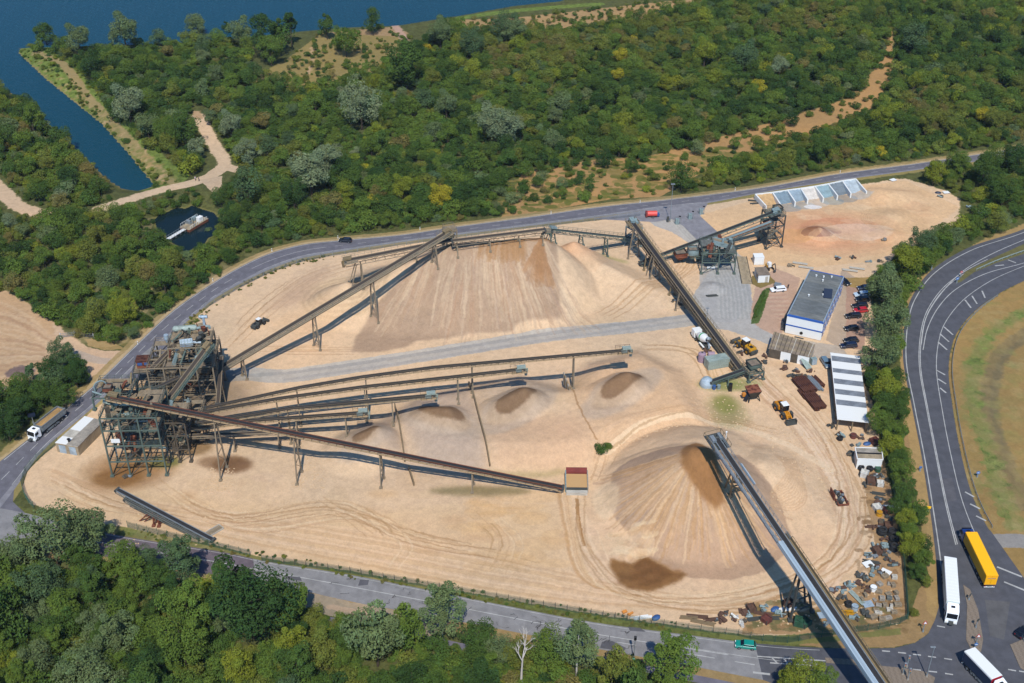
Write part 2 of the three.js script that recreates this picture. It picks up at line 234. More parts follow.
  line([1032, 330, 1005, 350, 993, 375, 990, 410, 1005, 460, 1024, 505], '#85734f', 4.6, 0.9); line([1032, 334, 1007, 353, 996, 376, 993, 410, 1008, 460], '#776a4c', 1.4, 0.6);
  line([1040, 306, 1022, 314, 1000, 327, 984, 344, 974, 372, 974, 410, 987, 450, 1004, 500, 1013, 526], '#757f42', 2.8, 0.7);
  { const c = curve(poly([1040, 306, 1022, 314, 1000, 327, 984, 344, 974, 372, 974, 410, 987, 450, 1004, 500, 1013, 526]), 80); for (let i = 0; i < 420; i++) { const q = c[(r() * 80) | 0]; ctx.globalAlpha = 0.45; ctx.fillStyle = ['#6f7f3c', '#7a8244', '#67783a', '#84824a', '#8f8450'][(r() * 5) | 0]; ctx.beginPath(); ctx.ellipse(X(q.x + rr(-2, 2, r)), Z(q.z + rr(-2, 2, r)), rr(0.4, 1.4, r) * S, rr(0.6, 2.2, r) * S, rr(0, 3, r), 0, 7); ctx.fill(); } for (let i = 0; i < 260; i++) spot(rr(958, 1024, r), rr(290, 530, r), rr(0.5, 3, r), rr(0.5, 2.4, r), ['#a48c58', '#8f7c4c', '#b09a68', '#8a8a4e'][(r() * 4) | 0], 0.25); }
  line([1070, 545, 1024, 541, 996, 541], '#9a948c', 4.5); line([1070, 160, 1035, 200, 990, 220], '#9a9150', 6, 0.6);
  line(southUpper.slice(30, 150).map((p) => p.clone().add(V(0, 0, -1.8))), '#66703a', 1.6, 0.6, false);
  // the yard
  fill(yardPoly, '#e3c099');
  for (let i = 0; i < 260; i++) { const t = r(), u = lerp(60, 860, t), v = rr(245, 600, r); spot(u, v, rr(2, 9, r), rr(1.5, 6, r), ['#e9c8a0', '#d3aa7d', '#d8b592', '#e6c194', '#cfae90'][(r() * 5) | 0], 0.16); }
  soft(1.8, () => fill([40, 500, 110, 480, 160, 490, 220, 500, 420, 510, 560, 500, 570, 590, 512, 595, 345, 566, 222, 540, 130, 524], '#e3bd8e', 0.6));
  for (let i = 0; i < 60; i++) { const o = rr(-6, 28, r); line([52, 470 + o * 0.4, 130, 500 + o * 0.5, 240, 518 + o * 0.8, 380, 540 + o, 520, 566 + o, 640, 590 + o * 0.6, 770, 600 + o * 0.3, 845, 545 + o * 0.2], r() < 0.5 ? '#eecfa9' : '#cfa578', rr(0.25, 0.9, r), 0.2); }
  for (let i = 0; i < 34; i++) { const o = rr(-14, 14, r); line([740 + o, 370, 775 + o, 400, 812 + o, 440, 840 + o, 490, 848 + o, 540, 820 + o, 590], r() < 0.5 ? '#ecccab' : '#cda783', rr(0.25, 0.8, r), 0.42); }
  for (let i = 0; i < 24; i++) { const o = rr(-8, 8, r); line([565 + o, 490, 572 + o, 530, 590 + o, 580, 640, 600 + o * 0.4], r() < 0.5 ? '#edd0aa' : '#cda276', rr(0.25, 0.8, r), 0.35); }
  line([577, 500, 579, 525, 584, 545], '#a77a4a', 0.8, 0.8); for (let i = 0; i < 20; i++) { const a = rr(0, 6, r); spot(rr(470, 560, r), rr(495, 575, r), rr(3, 8, r), rr(1, 3, r), '#dda668', 0.14); }
  // pairs of wheel tracks crossing the sand
  const rut = (list, n, spread) => { for (let i = 0; i < n; i++) { const base = poly(list), o = rr(-spread, spread, r), c = curve(base.map((q) => q.clone().add(V(o + rr(-1.5, 1.5, r), 0, o * 0.4 + rr(-1.5, 1.5, r)))), 60), w = rr(0.8, 1.3, r), col = ['#b98f63', '#c59c70', '#efd3ad', '#a98359'][(r() * 4) | 0], a = rr(0.2, 0.5, r), k0 = (rr(0, 0.35, r) * 60) | 0, k1 = (rr(0.6, 1, r) * 60) | 0; for (const sd of [-1, 1]) line(c.slice(k0, k1).map((q, j, arr) => { const d = arr[Math.min(j + 1, arr.length - 1)].clone().sub(arr[Math.max(j - 1, 0)]).normalize(); return q.clone().add(V(-d.z, 0, d.x).multiplyScalar(sd * w)); }), col, rr(0.25, 0.5, r), a, false); } };
  rut([150, 480, 230, 520, 340, 510, 420, 540, 540, 560], 9, 5); rut([330, 500, 372, 520, 392, 545, 380, 565], 5, 4); rut([470, 510, 500, 540, 490, 575], 5, 5); rut([60, 480, 110, 505, 200, 520], 6, 4); rut([570, 492, 575, 540, 610, 590, 720, 600, 830, 560, 850, 500, 820, 430, 770, 380, 745, 340], 12, 4); rut([590, 480, 620, 440, 700, 418, 790, 438], 6, 2); rut([240, 345, 265, 315, 320, 275, 390, 255], 8, 5); rut([250, 350, 330, 352, 400, 350], 5, 3); rut([600, 320, 650, 290, 690, 262, 650, 240], 7, 5); rut([730, 350, 765, 385, 800, 420], 7, 3); rut([780, 250, 840, 225, 900, 210, 940, 200], 9, 6); rut([800, 262, 860, 240, 930, 215], 6, 4); rut([640, 345, 690, 352, 720, 400], 5, 4); rut([720, 215, 745, 235, 790, 240], 5, 4);
  soft(0.8, () => { for (let i = 0; i < 34; i++) spot(rr(70, 840, r), rr(330, 600, r), rr(1.5, 5, r), rr(0.6, 1.6, r), r() < 0.5 ? '#b98a58' : '#d9a466', 0.25); });
  // paved and dusty ways
  line([196, 380, 240, 374, 285, 376, 330, 370, 400, 359, 480, 346, 560, 334, 640, 326, 700, 318, 745, 306], '#bcb2a4', 6.4, 0.95); line([206, 377, 285, 373, 400, 357, 560, 332, 690, 316], '#97938e', 1.6, 0.4); line([285, 380, 400, 363, 560, 338, 690, 321], '#a09c96', 1.2, 0.4); line([285, 371, 400, 354, 560, 329], '#cdbfae', 1.4, 0.6);
  fill([640, 214, 690, 207, 705, 214, 728, 245, 748, 262, 752, 300, 770, 330, 800, 345, 786, 352, 752, 338, 728, 330, 705, 328, 690, 300, 712, 268, 694, 246, 672, 232, 655, 226], '#b9b2a8');
  fill([700, 262, 745, 262, 752, 300, 735, 322, 712, 322, 700, 296], '#b1aca6', 0.8); for (let i = 0; i < 16; i++) { const o = i * 1.6; line([664 + o * 1.1, 208, 676 + o, 226, 700 + o, 252, 716 + o * 1.2, 280, 720 + o * 1.3, 318], i % 2 ? '#8f8c87' : '#c9c2b8', 0.8, 0.22); }
  fill([756, 282, 775, 268, 800, 278, 790, 322, 778, 338, 757, 326, 750, 318], '#c6a389'); for (let i = 0; i < 18; i++) line([760 + i * 1.2, 290 + i * 2, 785 + i * 0.5, 288 + i * 2.2], i % 2 ? '#b98d78' : '#d6b99f', 0.35, 0.6, false);
  fill([842, 268, 866, 285, 866, 300, 862, 345, 842, 350, 826, 340, 836, 300], '#bda58c'); fill([846, 282, 866, 285, 864, 350, 846, 348], '#b5927c'); fill([800, 340, 842, 346, 850, 360, 830, 362, 800, 352], '#bfae9a');
  fill([752, 318, 766, 288, 771, 288, 759, 323, 751, 324], '#5b6a37'); fill([752, 276, 770, 275, 776, 283, 760, 288, 752, 284], '#8a7646');
  line([746, 262, 750, 284], '#c5b59a', 0.8, 0.9, false); fill([845, 278, 870, 277, 866, 290, 850, 287], '#a98a54');
  // eastern yard
  fill([700, 215, 755, 200, 862, 186, 905, 180, 960, 208, 905, 248, 870, 262, 800, 268, 752, 262, 716, 238], '#e3bb8e'); for (let k = 8; k > 0; k--) spot(826, 232, k * 3.2, k * 2.2, '#c06f4c', 0.09, 0); spot(840, 226, 13, 6, '#cf8a66', 0.35); spot(818, 231, 5.4, 4, '#7d5148', 0.75, 1.5); spot(824, 226, 6, 3, '#8b4f3a', 0.6, 2); spot(858, 232, 12, 6, '#e9d2bb', 0.5); spot(790, 236, 10, 5, '#e6b06a', 0.35);
  for (let i = 0; i < 60; i++) spot(rr(775, 930, r), rr(192, 245, r), rr(1.5, 6, r), rr(1, 4, r), ['#d2a277', '#ecd2ad', '#d9b28a', '#c9956e'][(r() * 4) | 0], 0.22);
  for (let i = 0; i < 12; i++) { const q = P(886, 214, 1); ctx.globalAlpha = 0.35; ctx.strokeStyle = '#c49a6c'; ctx.lineWidth = 0.4 * S; ctx.beginPath(); ctx.ellipse(X(q.x + 2), Z(q.z + 3), (3 + i * 0.7) * S, (2.6 + i * 0.6) * S, 0.4, 0, 7); ctx.stroke(); }
  const bayC = ['#dcb27c', '#7f909a', '#8d9da6', '#ddd3c6', '#8ba2a6', '#7b8488', '#aab6bb'];
  [[768, 210], [783, 208], [797, 205.5], [811, 203], [826, 201], [840, 198.5], [855, 196]].forEach(([u, v], i) => spot(u + 6, v, 4.2, 3, bayC[i], 0.45));
  spot(813, 207, 3, 1.6, '#efe6dc', 0.9);
  // stockpile colours: what each heap is made of
  const streaks = (u0, v0, h, list, n, cols, w, a) => { const A = P(u0, v0, h); for (let i = 0; i < n; i++) { const [u1, v1, u2, v2] = list, t = r(), e = P(lerp(u1, u2, t), lerp(v1, v2, t), 0), s0 = rr(0, 0.5, r), s1 = rr(0.55, 1.02, r), p0 = A.clone().lerp(e, s0), p1 = A.clone().lerp(e, s1); line([p0, p1], cols[(r() * cols.length) | 0], rr(w * 0.4, w, r), a, false); } };
  soft(0.35, () => fill([...poly([396, 268, 425, 254, 462, 246, 505, 241, 547, 238.5], 13), ...poly([556, 262], 8), ...poly([559, 290], 4), ...poly([561, 322, 541, 325, 520, 327, 509, 333, 480, 334, 450, 338, 415, 341, 409, 346, 380, 352, 352, 352], 0), ...poly([356, 330], 2), ...poly([372, 300], 6)], '#b5977a'));
  const cr = [[420, 262], [455, 246], [485, 243], [512, 241], [540, 238]];
  for (let i = 0; i < 420; i++) { const t = r() * 3.999, k = t | 0, A = P(lerp(cr[k][0], cr[k + 1][0], t - k), lerp(cr[k][1], cr[k + 1][1], t - k), k ? 16 : 11), spread = (t / 4 - 0.45) * 30, e = A.clone().add(V(spread + rr(-3, 3, r), 0, rr(22, 31, r))); const s0 = rr(0, 0.6, r), s1 = Math.min(1, s0 + rr(0.2, 0.5, r)); line([A.clone().lerp(e, s0), A.clone().lerp(e, s1)], ['#b08d6e', '#d6b896', '#bb9a7c', '#dcc2a0', '#b09680'][(r() * 5) | 0], rr(0.2, 0.8, r), 0.26, false); }
  soft(0.3, () => fill([...poly([492, 242.5, 520, 240, 548, 238], 15.5), ...poly([553, 255], 10), ...poly([551, 264], 8), ...poly([525, 256], 11)], '#9a7049', 0.75)); soft(0.6, () => fill([...poly([458, 245, 492, 242], 15.3), ...poly([500, 252, 470, 254], 12)], '#a2754b', 0.4));
  { const A = P(540, 238, 17); for (let i = 0; i < 40; i++) { const an = rr(1.2, 2.2, r), L = rr(6, 12, r); line([A, A.clone().add(V(Math.cos(an) * L, 0, Math.sin(an) * L))], ['#a87c55', '#9c7250', '#b3865d'][(r() * 3) | 0], rr(0.6, 1.6, r), 0.3, false); } }
  { const A = P(512, 241, 16); for (let i = 0; i < 60; i++) { const x0 = rr(-9, 4, r), L = rr(3, 7, r); line([A.clone().add(V(x0, 0, 0)), A.clone().add(V(x0 * 1.1, 0, L))], '#a67b55', rr(0.5, 1.2, r), 0.3, false); } }
  blur('#d8ab78', 572, 250, 9, 8, 0.7, 7); blur('#8f6a45', 346, 276, 5, 4, 0.5, 6); for (let k = 0; k < 9; k++) { const q = P(345, 288, 4); ctx.globalAlpha = 0.3; ctx.strokeStyle = k % 2 ? '#b3926f' : '#d8b890'; ctx.lineWidth = 0.9 * S; ctx.beginPath(); ctx.ellipse(X(q.x), Z(q.z), (7 + k * 0.8) * S, (7 + k * 0.8) * S, 0, 0, 7); ctx.stroke(); }
  soft(1.8, () => fill([265, 312, 285, 288, 318, 268, 338, 264, 318, 282, 308, 300, 285, 308], '#bf9f80', 0.6)); soft(1.8, () => fill([262, 320, 300, 310, 330, 300, 345, 320, 300, 338], '#dcb68c', 0.5));
  // middle bays
  soft(1.8, () => fill([398, 420, 420, 396, 470, 394, 482, 420, 490, 470, 470, 478, 420, 466], '#bfa68e')); soft(1.8, () => fill([350, 440, 390, 412, 396, 420, 405, 452, 404, 464, 330, 442], '#bea389')); soft(1.8, () => fill([470, 390, 560, 378, 562, 400, 520, 414, 480, 412], '#c5ab90', 0.8)); soft(1.8, () => fill([560, 384, 640, 356, 690, 372, 720, 432, 640, 450, 600, 462, 575, 420], '#d8b189', 0.7)); soft(1.8, () => fill([490, 430, 580, 424, 600, 460, 560, 474, 492, 470], '#d2ad88', 0.8));
  const wetFace = (u, v, a, b, deg, h) => { const el = (k, du = 0, dv = 0) => { const q = []; for (let i = 0; i < 28; i++) { const t = (i / 28) * 6.2832, c = Math.cos((deg * Math.PI) / 180), sn = Math.sin((deg * Math.PI) / 180), x = Math.cos(t) * a * k, y = Math.sin(t) * b * k; q.push(P(u + du + x * c - y * sn, v + dv + x * sn + y * c, h)); } return q; }; soft(0.5, () => { fill(el(2, 0, 4), '#c3ab92', 0.75); fill(el(1.35, -2, 3), '#b99c7d', 0.8); }); soft(0.25, () => { fill(el(1), '#7f6248', 0.92); fill(el(0.75, -3, 2), '#8f7253', 0.55); }); };
  wetFace(622, 382, 23, 8, -28, 6); wetFace(516, 398, 23, 8.5, -26, 6); wetFace(441, 412, 24, 7.5, 12, 5); wetFace(366, 435, 15, 5.5, -25, 4);
  line([572, 400, 582, 425, 596, 448], '#a27a50', 0.5, 0.6);
  // near stockpile
  
  soft(0.15, () => { fill([...poly([752, 458, 740, 449], 6), ...poly([716, 441, 692, 440], 12), ...poly([660, 447], 8), ...poly([630, 460], 4), ...poly([612, 480, 609, 500, 613, 520, 630, 540, 640, 553, 665, 566, 690, 578, 730, 580, 765, 572, 788, 552, 792, 535, 775, 500])], '#b8977a', 0.9); fill([...poly([660, 449], 8), ...poly([630, 460], 4), ...poly([612, 478, 609, 500, 613, 520, 640, 545]), ...poly([662, 505], 4), ...poly([686, 462], 11)], '#ab937b', 0.6); });
  for (let i = 0; i < 520; i++) { const an = rr(0.35, 3.5, r), A = nearTop, s0 = rr(2, 13, r), s1 = Math.min(24, s0 + rr(5, 13, r)); line([A.clone().add(V(Math.cos(an) * s0, 0, Math.sin(an) * s0)), A.clone().add(V(Math.cos(an) * s1, 0, Math.sin(an) * s1))], ['#b58c62', '#d8b48b', '#c29a72', '#bd9d80', '#d0a679'][(r() * 5) | 0], rr(0.15, 0.7, r), 0.42, false); }
  for (const an of [0.85, 1.25, 1.75, 2.05, 2.35, 2.6, 2.85]) { const A = nearTop; line([A.clone().add(V(Math.cos(an) * 5, 0, Math.sin(an) * 5)), A.clone().add(V(Math.cos(an + 0.04) * 23, 0, Math.sin(an + 0.04) * 23))], '#dcbc94', 0.5, 0.5, false); }
  soft(0.35, () => {  fill(poly([680, 455, 688, 443, 700, 439, 710, 445, 716, 460, 726, 488, 718, 494, 704, 488, 690, 478, 681, 466], 11), '#946a41', 0.92); fill(poly([688, 452, 698, 449, 704, 460, 708, 474, 698, 472, 688, 464], 11), '#a5784c', 0.6); fill([611, 558, 618, 561, 634, 564, 640, 553, 652, 559, 672, 570, 688, 574, 678, 581, 662, 588, 645, 592, 628, 588, 616, 578, 610, 566], '#8b6239', 0.95); fill([640, 556, 655, 563, 676, 573, 660, 583, 640, 587, 628, 580, 634, 568], '#75502e', 0.7); for (let i = 0; i < 40; i++) spot(rr(618, 680, r), rr(563, 586, r), rr(0.4, 1.6, r), rr(0.3, 0.9, r), r() < 0.5 ? '#9b7045' : '#6d4a2c', 0.3, 0.3); spot(606, 500, 3, 6, '#e4c7a2', 0.7, 1); });
  spot(632, 545, 5, 4, '#e2c39c', 0.5, 0.6); for (let i = 0; i < 30; i++) spot(rr(612, 650, r), rr(530, 558, r), rr(0.6, 2.4, r), rr(0.4, 1.2, r), r() < 0.5 ? '#c9a176' : '#ecd2ac', 0.3, 0.6);
  for (let k = 0; k < 26; k++) line([772 + k * 0.9, 462, 784 + k * 0.8, 480 + k, 770, 500 + k * 0.6], k % 2 ? '#c59a70' : '#e3bf95', 0.35, 0.4);
  line([606, 455, 640, 434, 690, 423, 740, 428, 790, 446, 830, 470], '#ecd0aa', 2, 0.7); line([612, 452, 645, 432, 690, 421, 740, 424], '#b08d62', 0.6, 0.5);
  // wet patches and mud round the plant
  soft(0.7, () => {
  blur('#8c6236', 130, 470, 10, 7, 0.8); spot(118, 478, 6, 3.4, '#8f6438', 0.8); spot(196, 448, 4, 3, '#85653f', 0.7); spot(232, 465, 5, 3, '#7d5a3c', 0.85); spot(222, 462, 6, 2.6, '#7d5a3c', 0.6); spot(165, 462, 4, 2.2, '#77763c', 0.8); spot(480, 491, 12, 1.8, '#7d7049', 0.7); blur('#6d5a44', 190, 400, 16, 12, 0.7); spot(150, 395, 9, 6, '#b58f60', 0.6);
  blur('#8d8a52', 728, 410, 4.5, 7, 0.8); spot(725, 404, 3, 4, '#84873f', 0.6); spot(720, 385, 6, 3, '#8d8a55', 0.7); spot(738, 384, 6, 3, '#7f8a4a', 0.5);  line([545, 246, 570, 252, 600, 256, 625, 262], '#8a8c48', 1.4, 0.6); line([470, 474, 545, 475, 563, 472], '#8d8350', 1.2, 0.6);
  });
  // scrap yard
  fill([838, 632, 908, 621, 903, 560, 893, 500, 884, 460, 866, 462, 866, 500, 876, 550, 866, 580, 840, 598, 800, 612, 745, 612, 742, 634, 800, 634], '#b08a5e', 0.85); for (let i = 0; i < 170; i++) spot(rr(745, 905, r), rr(600, 632, r), rr(0.4, 1.6, r), rr(0.3, 1, r), r() < 0.5 ? '#8d6f48' : '#6f6a43', 0.6); for (let i = 0; i < 120; i++) spot(rr(858, 900, r), rr(470, 615, r), rr(0.3, 1.2, r), rr(0.3, 0.9, r), r() < 0.5 ? '#8a6a4a' : '#a98a68', 0.6);
  fill([866, 280, 880, 345, 862, 380, 872, 400, 888, 470, 903, 550, 908, 621, 918, 590, 930, 580, 905, 480, 900, 380, 900, 320, 915, 280, 1024, 215, 1024, 165, 960, 200, 960, 222, 905, 250], '#55592e', 0.9);
  fill([720, 632, 800, 640, 900, 628, 900, 634, 800, 645, 720, 638], '#7a7a42', 0.8);
  ctx.globalAlpha = 1;
}
function groundMap(x0, z0, size, n, name) { // colour map of a square piece of ground
  const c = document.createElement('canvas'); c.width = c.height = n; const ctx = c.getContext('2d'), S = n / size;
  paint(ctx, (x) => (x - x0) * S, (z) => (z - z0) * S, S);
  const src = ctx.getImageData(0, 0, n, n).data, out = new Uint8Array(n * n * 4);
  const lut = new Float32Array(256); for (let i = 0; i < 256; i++) lut[i] = toLin(i / 255);
  const enc = new Uint8Array(4096); for (let i = 0; i < 4096; i++) enc[i] = clamp(Math.round(toS(i / 4095) * 255), 0, 255);
  for (let j = 0; j < n; j++) for (let i = 0; i < n; i++) {
    const x = x0 + i / S, z = z0 + j / S;
    const wk = S > 4 ? 0.4 : 1, wx = ((vnoise(x * 0.5, z * 0.5) - 0.5) * 0.8 + (vnoise(x * 1.7 + 9, z * 1.7) - 0.5) * 0.7) * wk, wz = ((vnoise(x * 0.5 + 40, z * 0.5) - 0.5) * 0.8 + (vnoise(x * 1.7, z * 1.7 + 33) - 0.5) * 0.7) * wk;
    const sx = clamp(Math.round(i + wx * S), 0, n - 1), sz = clamp(Math.round(j + wz * S), 0, n - 1), k = (sz * n + sx) * 4, o = (j * n + i) * 4;
    let r = lut[src[k]], g = lut[src[k + 1]], b = lut[src[k + 2]];
    const green = g > r * 1.02 && g > b * 1.3 ? 1 : 0, n1 = fbm(x * 0.035, z * 0.035, 3) - 0.5, n2 = vnoise(x * 0.9, z * 0.9) - 0.5, n3 = hash2(i, j) - 0.5, n4 = vnoise(x * 3.1, z * 3.1) - 0.5;
    const m = (1 + n1 * 0.24 + n2 * (green ? 0.5 : 0.14) + n4 * (green ? 0.5 : 0.16) + n3 * 0.12) / LIT;
    const warm = 1 + n1 * 0.12;
    out[o] = enc[clamp((r * m * warm * 4095) | 0, 0, 4095)]; out[o + 1] = enc[clamp((g * m * 4095) | 0, 0, 4095)]; out[o + 2] = enc[clamp(((b * m) / warm) * 4095 | 0, 0, 4095)]; out[o + 3] = 255;
  }
  const t = new THREE.DataTexture(out, n, n); t.colorSpace = THREE.SRGBColorSpace; t.magFilter = THREE.LinearFilter; t.wrapS = t.wrapT = THREE.ClampToEdgeWrapping; t.needsUpdate = true;
  return t;
}
const NX0 = -120, NX1 = 120, NZ0 = -400, NZ1 = -160, STEP = 2.4, FINE = 0.6;      // the plant's own ground, finely modelled
function gridGeometry(xs, zs, keep, hAt, x0, z0, size) {
  const nx = xs.length, nz = zs.length, pos = new Float32Array(nx * nz * 3), uv = new Float32Array(nx * nz * 2), idx = [];
  for (let j = 0; j < nz; j++) for (let i = 0; i < nx; i++) { const k = j * nx + i; pos[k * 3] = xs[i]; pos[k * 3 + 1] = hAt(xs[i], zs[j], i, j); pos[k * 3 + 2] = zs[j]; uv[k * 2] = (xs[i] - x0) / size; uv[k * 2 + 1] = (zs[j] - z0) / size; }
  for (let j = 0; j < nz - 1; j++) for (let i = 0; i < nx - 1; i++) if (keep(xs[i], zs[j], xs[i + 1], zs[j + 1])) { const a = j * nx + i, b = a + 1, c = a + nx, d = c + 1; idx.push(a, c, b, b, c, d); }
  const g = new THREE.BufferGeometry(); g.setAttribute('position', new THREE.BufferAttribute(pos, 3)); g.setAttribute('uv', new THREE.BufferAttribute(uv, 2)); g.setIndex(new THREE.BufferAttribute(new Uint32Array(idx), 1)); g.computeVertexNormals(); return g;
}
const steps = (a, b, s) => Array.from({ length: Math.round((b - a) / s) + 1 }, (_, i) => a + i * s);
{
  const edge = (v, lo, hi, s) => { const k = Math.floor((v - lo) / s + 1e-6) * s + lo; return [k, Math.min(k + s, hi)]; };
  const hNear = (x, z) => {
    if (x <= NX0 + 1e-3 || x >= NX1 - 1e-3) { const [a, b] = edge(z, NZ0, NZ1, STEP); return b - a < 1e-6 ? groundH(x, a) : lerp(groundH(x, a), groundH(x, b), (z - a) / (b - a)); }
    if (z <= NZ0 + 1e-3 || z >= NZ1 - 1e-3) { const [a, b] = edge(x, NX0, NX1, STEP); return b - a < 1e-6 ? groundH(a, z) : lerp(groundH(a, z), groundH(b, z), (x - a) / (b - a)); }
    return groundH(x, z);
  };
  const near = gridGeometry(steps(NX0, NX1, FINE), steps(NZ0, NZ1, FINE), () => true, hNear, NX0, NZ0, 240);
  struct('yard_ground', near, new THREE.MeshPhysicalMaterial({ roughness: 0.97, specularIntensity: 0.25, map: groundMap(NX0, NZ0, 240, 2048), bumpMap: (() => { const t = bumpTex.clone(); t.repeat.setScalar(60); t.needsUpdate = true; return t; })(), bumpScale: 0.08 }), 'pale sandy ground of the gravel works with heaped stockpiles');
  const FX0 = -408, FX1 = 408, FZ0 = -880, FZ1 = -64, far = [-9000, -3000, -1000];
  const xs = [...far.map((q) => q), ...steps(FX0, FX1, STEP), 1000, 3000, 9000], zs = [-9000, -4000, -1800, ...steps(FZ0, FZ1, STEP), 100, 1000, 4000];
  const nearBox = (x0, z0, x1, z1) => !(x0 > NX0 - 0.1 && x1 < NX1 + 0.1 && z0 > NZ0 - 0.1 && z1 < NZ1 + 0.1);
  const wild = gridGeometry(xs, zs, nearBox, (x, z) => (Math.abs(x) > 420 || z < -890 || z > -60 ? (inside(lake, x, z) ? -6 : 0) : groundH(x, z)), FX0, FZ0, 816);
  struct('ground', wild, new THREE.MeshPhysicalMaterial({ roughness: 0.97, specularIntensity: 0.25, map: groundMap(FX0, FZ0, 816, 2048) }), 'wooded and grassy land round the gravel works');
}
// ---- water
const waterBump = dataTex(512, (u, v) => 0.5 + 0.6 * (tnoise(u, v * 1, 24, 41, 4) - 0.5), false);
const water = new THREE.MeshPhysicalMaterial({ color: new THREE.Color(0.006, 0.042, 0.06), roughness: 0.1, ior: 1.33, specularIntensity: 0.55, bumpMap: waterBump, bumpScale: 0.14 });
const waterSheet = (pts, y) => { const g = sheet(pts, y); const p = g.attributes.position, uv = g.attributes.uv; for (let i = 0; i < p.count; i++) uv.setXY(i, p.getX(i) / 14, p.getZ(i) / 14); return g; };
{
  const grow = (pts, d) => { const c = pts.reduce((s, p) => s.add(p), V(0, 0, 0)).multiplyScalar(1 / pts.length); return pts.map((p) => p.clone().add(p.clone().sub(c).setY(0).normalize().multiplyScalar(d))); };
  struct('lake_water', waterSheet(poly([-400, 330, -400, -150, 1800, -150, 760, -20, 562, 12, 420, 45, 300, 70, 120, 90, 170, 190, 140, 200, 60, 175, -20, 140, -150, 200], -2), -2), water, 'deep blue lake with a narrow channel beside the spit');
  struct('pond_water', waterSheet(grow(pond, 3), -2), new THREE.MeshPhysicalMaterial({ color: new THREE.Color(0.005, 0.014, 0.016), roughness: 0.1, ior: 1.33, specularIntensity: 0.7, bumpMap: waterBump, bumpScale: 0.06 }), 'dark blue pond ringed by bushes');
}
// ---- asphalt and its markings
const asphalt = (hex) => { const t = grainTex; return std(hex, 0.9, { map: t }); };
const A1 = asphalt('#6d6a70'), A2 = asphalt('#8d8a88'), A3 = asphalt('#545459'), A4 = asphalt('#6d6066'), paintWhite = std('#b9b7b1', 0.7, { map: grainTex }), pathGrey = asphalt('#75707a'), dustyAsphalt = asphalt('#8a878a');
struct('main_road', ribbon(northUpper, northLower, 0, 1, 0.03), A1, 'grey road curving round the north side of the gravel works');
struct('main_road', mergeGeometries([sheet(bend, 0.018), sheet(apron, 0.022)]), A1, 'grey road bend and lay-by at the western corner of the works');
struct('road', ribbon(southUpper, southLower, 0, 1, 0.026), A2, 'worn pale grey road along the south fence');
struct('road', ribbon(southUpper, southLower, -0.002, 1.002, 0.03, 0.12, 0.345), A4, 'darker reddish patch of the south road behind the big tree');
struct('road', sheet(crossing, 0.034), A3, 'dark new asphalt of the junction');
struct('road', ribbon(eastOuter, eastInner, 0, 1, 0.04), A3, 'dark new asphalt of the curved eastern road');
struct('entrance_road', sheet(mouth, 0.04), dustyAsphalt, 'dusty asphalt entrance of the works');
struct('entrance_road', ribbon(northUpper, northLower, 0.84, 1, 0.034, 0.02, 0.98), dustyAsphalt, 'paler worn strip at the road edge');
struct('footpath', ribbon(curve(poly([560, 647, 600, 656, 660, 668, 740, 684, 800, 697]), 60), curve(poly([556, 652, 596, 662, 655, 674, 735, 691, 795, 705]), 60), 0, 1, 0.02), pathGrey, 'narrow grey footpath below the south road');
struct('footpath', ribbon(curve(poly([330, 617, 400, 630, 470, 645]), 30), curve(poly([326, 622, 396, 636, 466, 651]), 30), 0, 1, 0.02), pathGrey, 'grey footpath glimpsed between the near trees');
struct('grass_verge', sheet(poly([955, 283.5, 966, 271.5, 989, 260, 1024, 244, 1080, 222, 1080, 234, 1024, 254, 995, 263.5, 974, 272.5, 961, 282]), 0.07), std('#6a6434', 0.97, { map: grainTex }), 'dry grass wedge between the eastern road and the slip road');
const oldPatch = asphalt('#5d5b5e'), palePatch = asphalt('#8f8c88');
for (const [list, m, t] of [[[602, 642, 612, 641, 626, 648, 624, 652, 600, 648], oldPatch, 'dark repair patch on the south road near the signal pole'], [[628, 627, 640, 628, 646, 632, 630, 631], oldPatch, 'small dark repair patch near the north edge of the south road'], [[360, 580, 369, 580, 368, 585, 358, 586], oldPatch, 'small dark repair patch on the south road in the middle'], [[287, 576, 300, 577, 302, 581, 288, 580], oldPatch, 'narrow dark repair patch on the south road near the reddish stretch'], [[422, 594, 480, 606, 480, 611, 422, 599], palePatch, 'long pale repair strip on the south road'], [[140, 356, 160, 340, 164, 342, 145, 359], palePatch, 'pale dusty strip on the lay-by'], [[940, 480, 952, 478, 957, 500, 946, 503], oldPatch, 'slightly darker patch on the eastern road'], [[985, 600, 1010, 602, 1004, 640, 990, 636], asphalt('#5f5d5c'), 'paler worn patch on the junction']]) struct('road_patch', sheet(poly(list), 0.05), m, t);
{ const r = rng(404), b = []; for (let i = 0; i < 46; i++) { const t = rr(0.14, 0.8, r), k = Math.round(t * 160), f = rr(0.08, 0.92, r), p = southUpper[k].clone().lerp(southLower[k], f), q = [p]; for (let j = 0; j < 5; j++) q.push(q[j].clone().add(V(rr(-0.8, 1.2, r), 0, rr(-0.8, 0.8, r)))); b.push(ribbon(q.map((c) => c.clone().add(V(0.05, 0, 0.05))), q.map((c) => c.clone().add(V(-0.05, 0, -0.05))), 0, 1, 0.052)); } const m = struct('road_cracks', mergeGeometries(b), asphalt('#4a484a'), 'tarred cracks scattered over the worn south road'); }
function marks(name, label, f) { const b = []; f(b); const m = struct(name, mergeGeometries(b.map((g) => { g = g.index ? g.toNonIndexed() : g; return g; })), paintWhite, label); return m; }
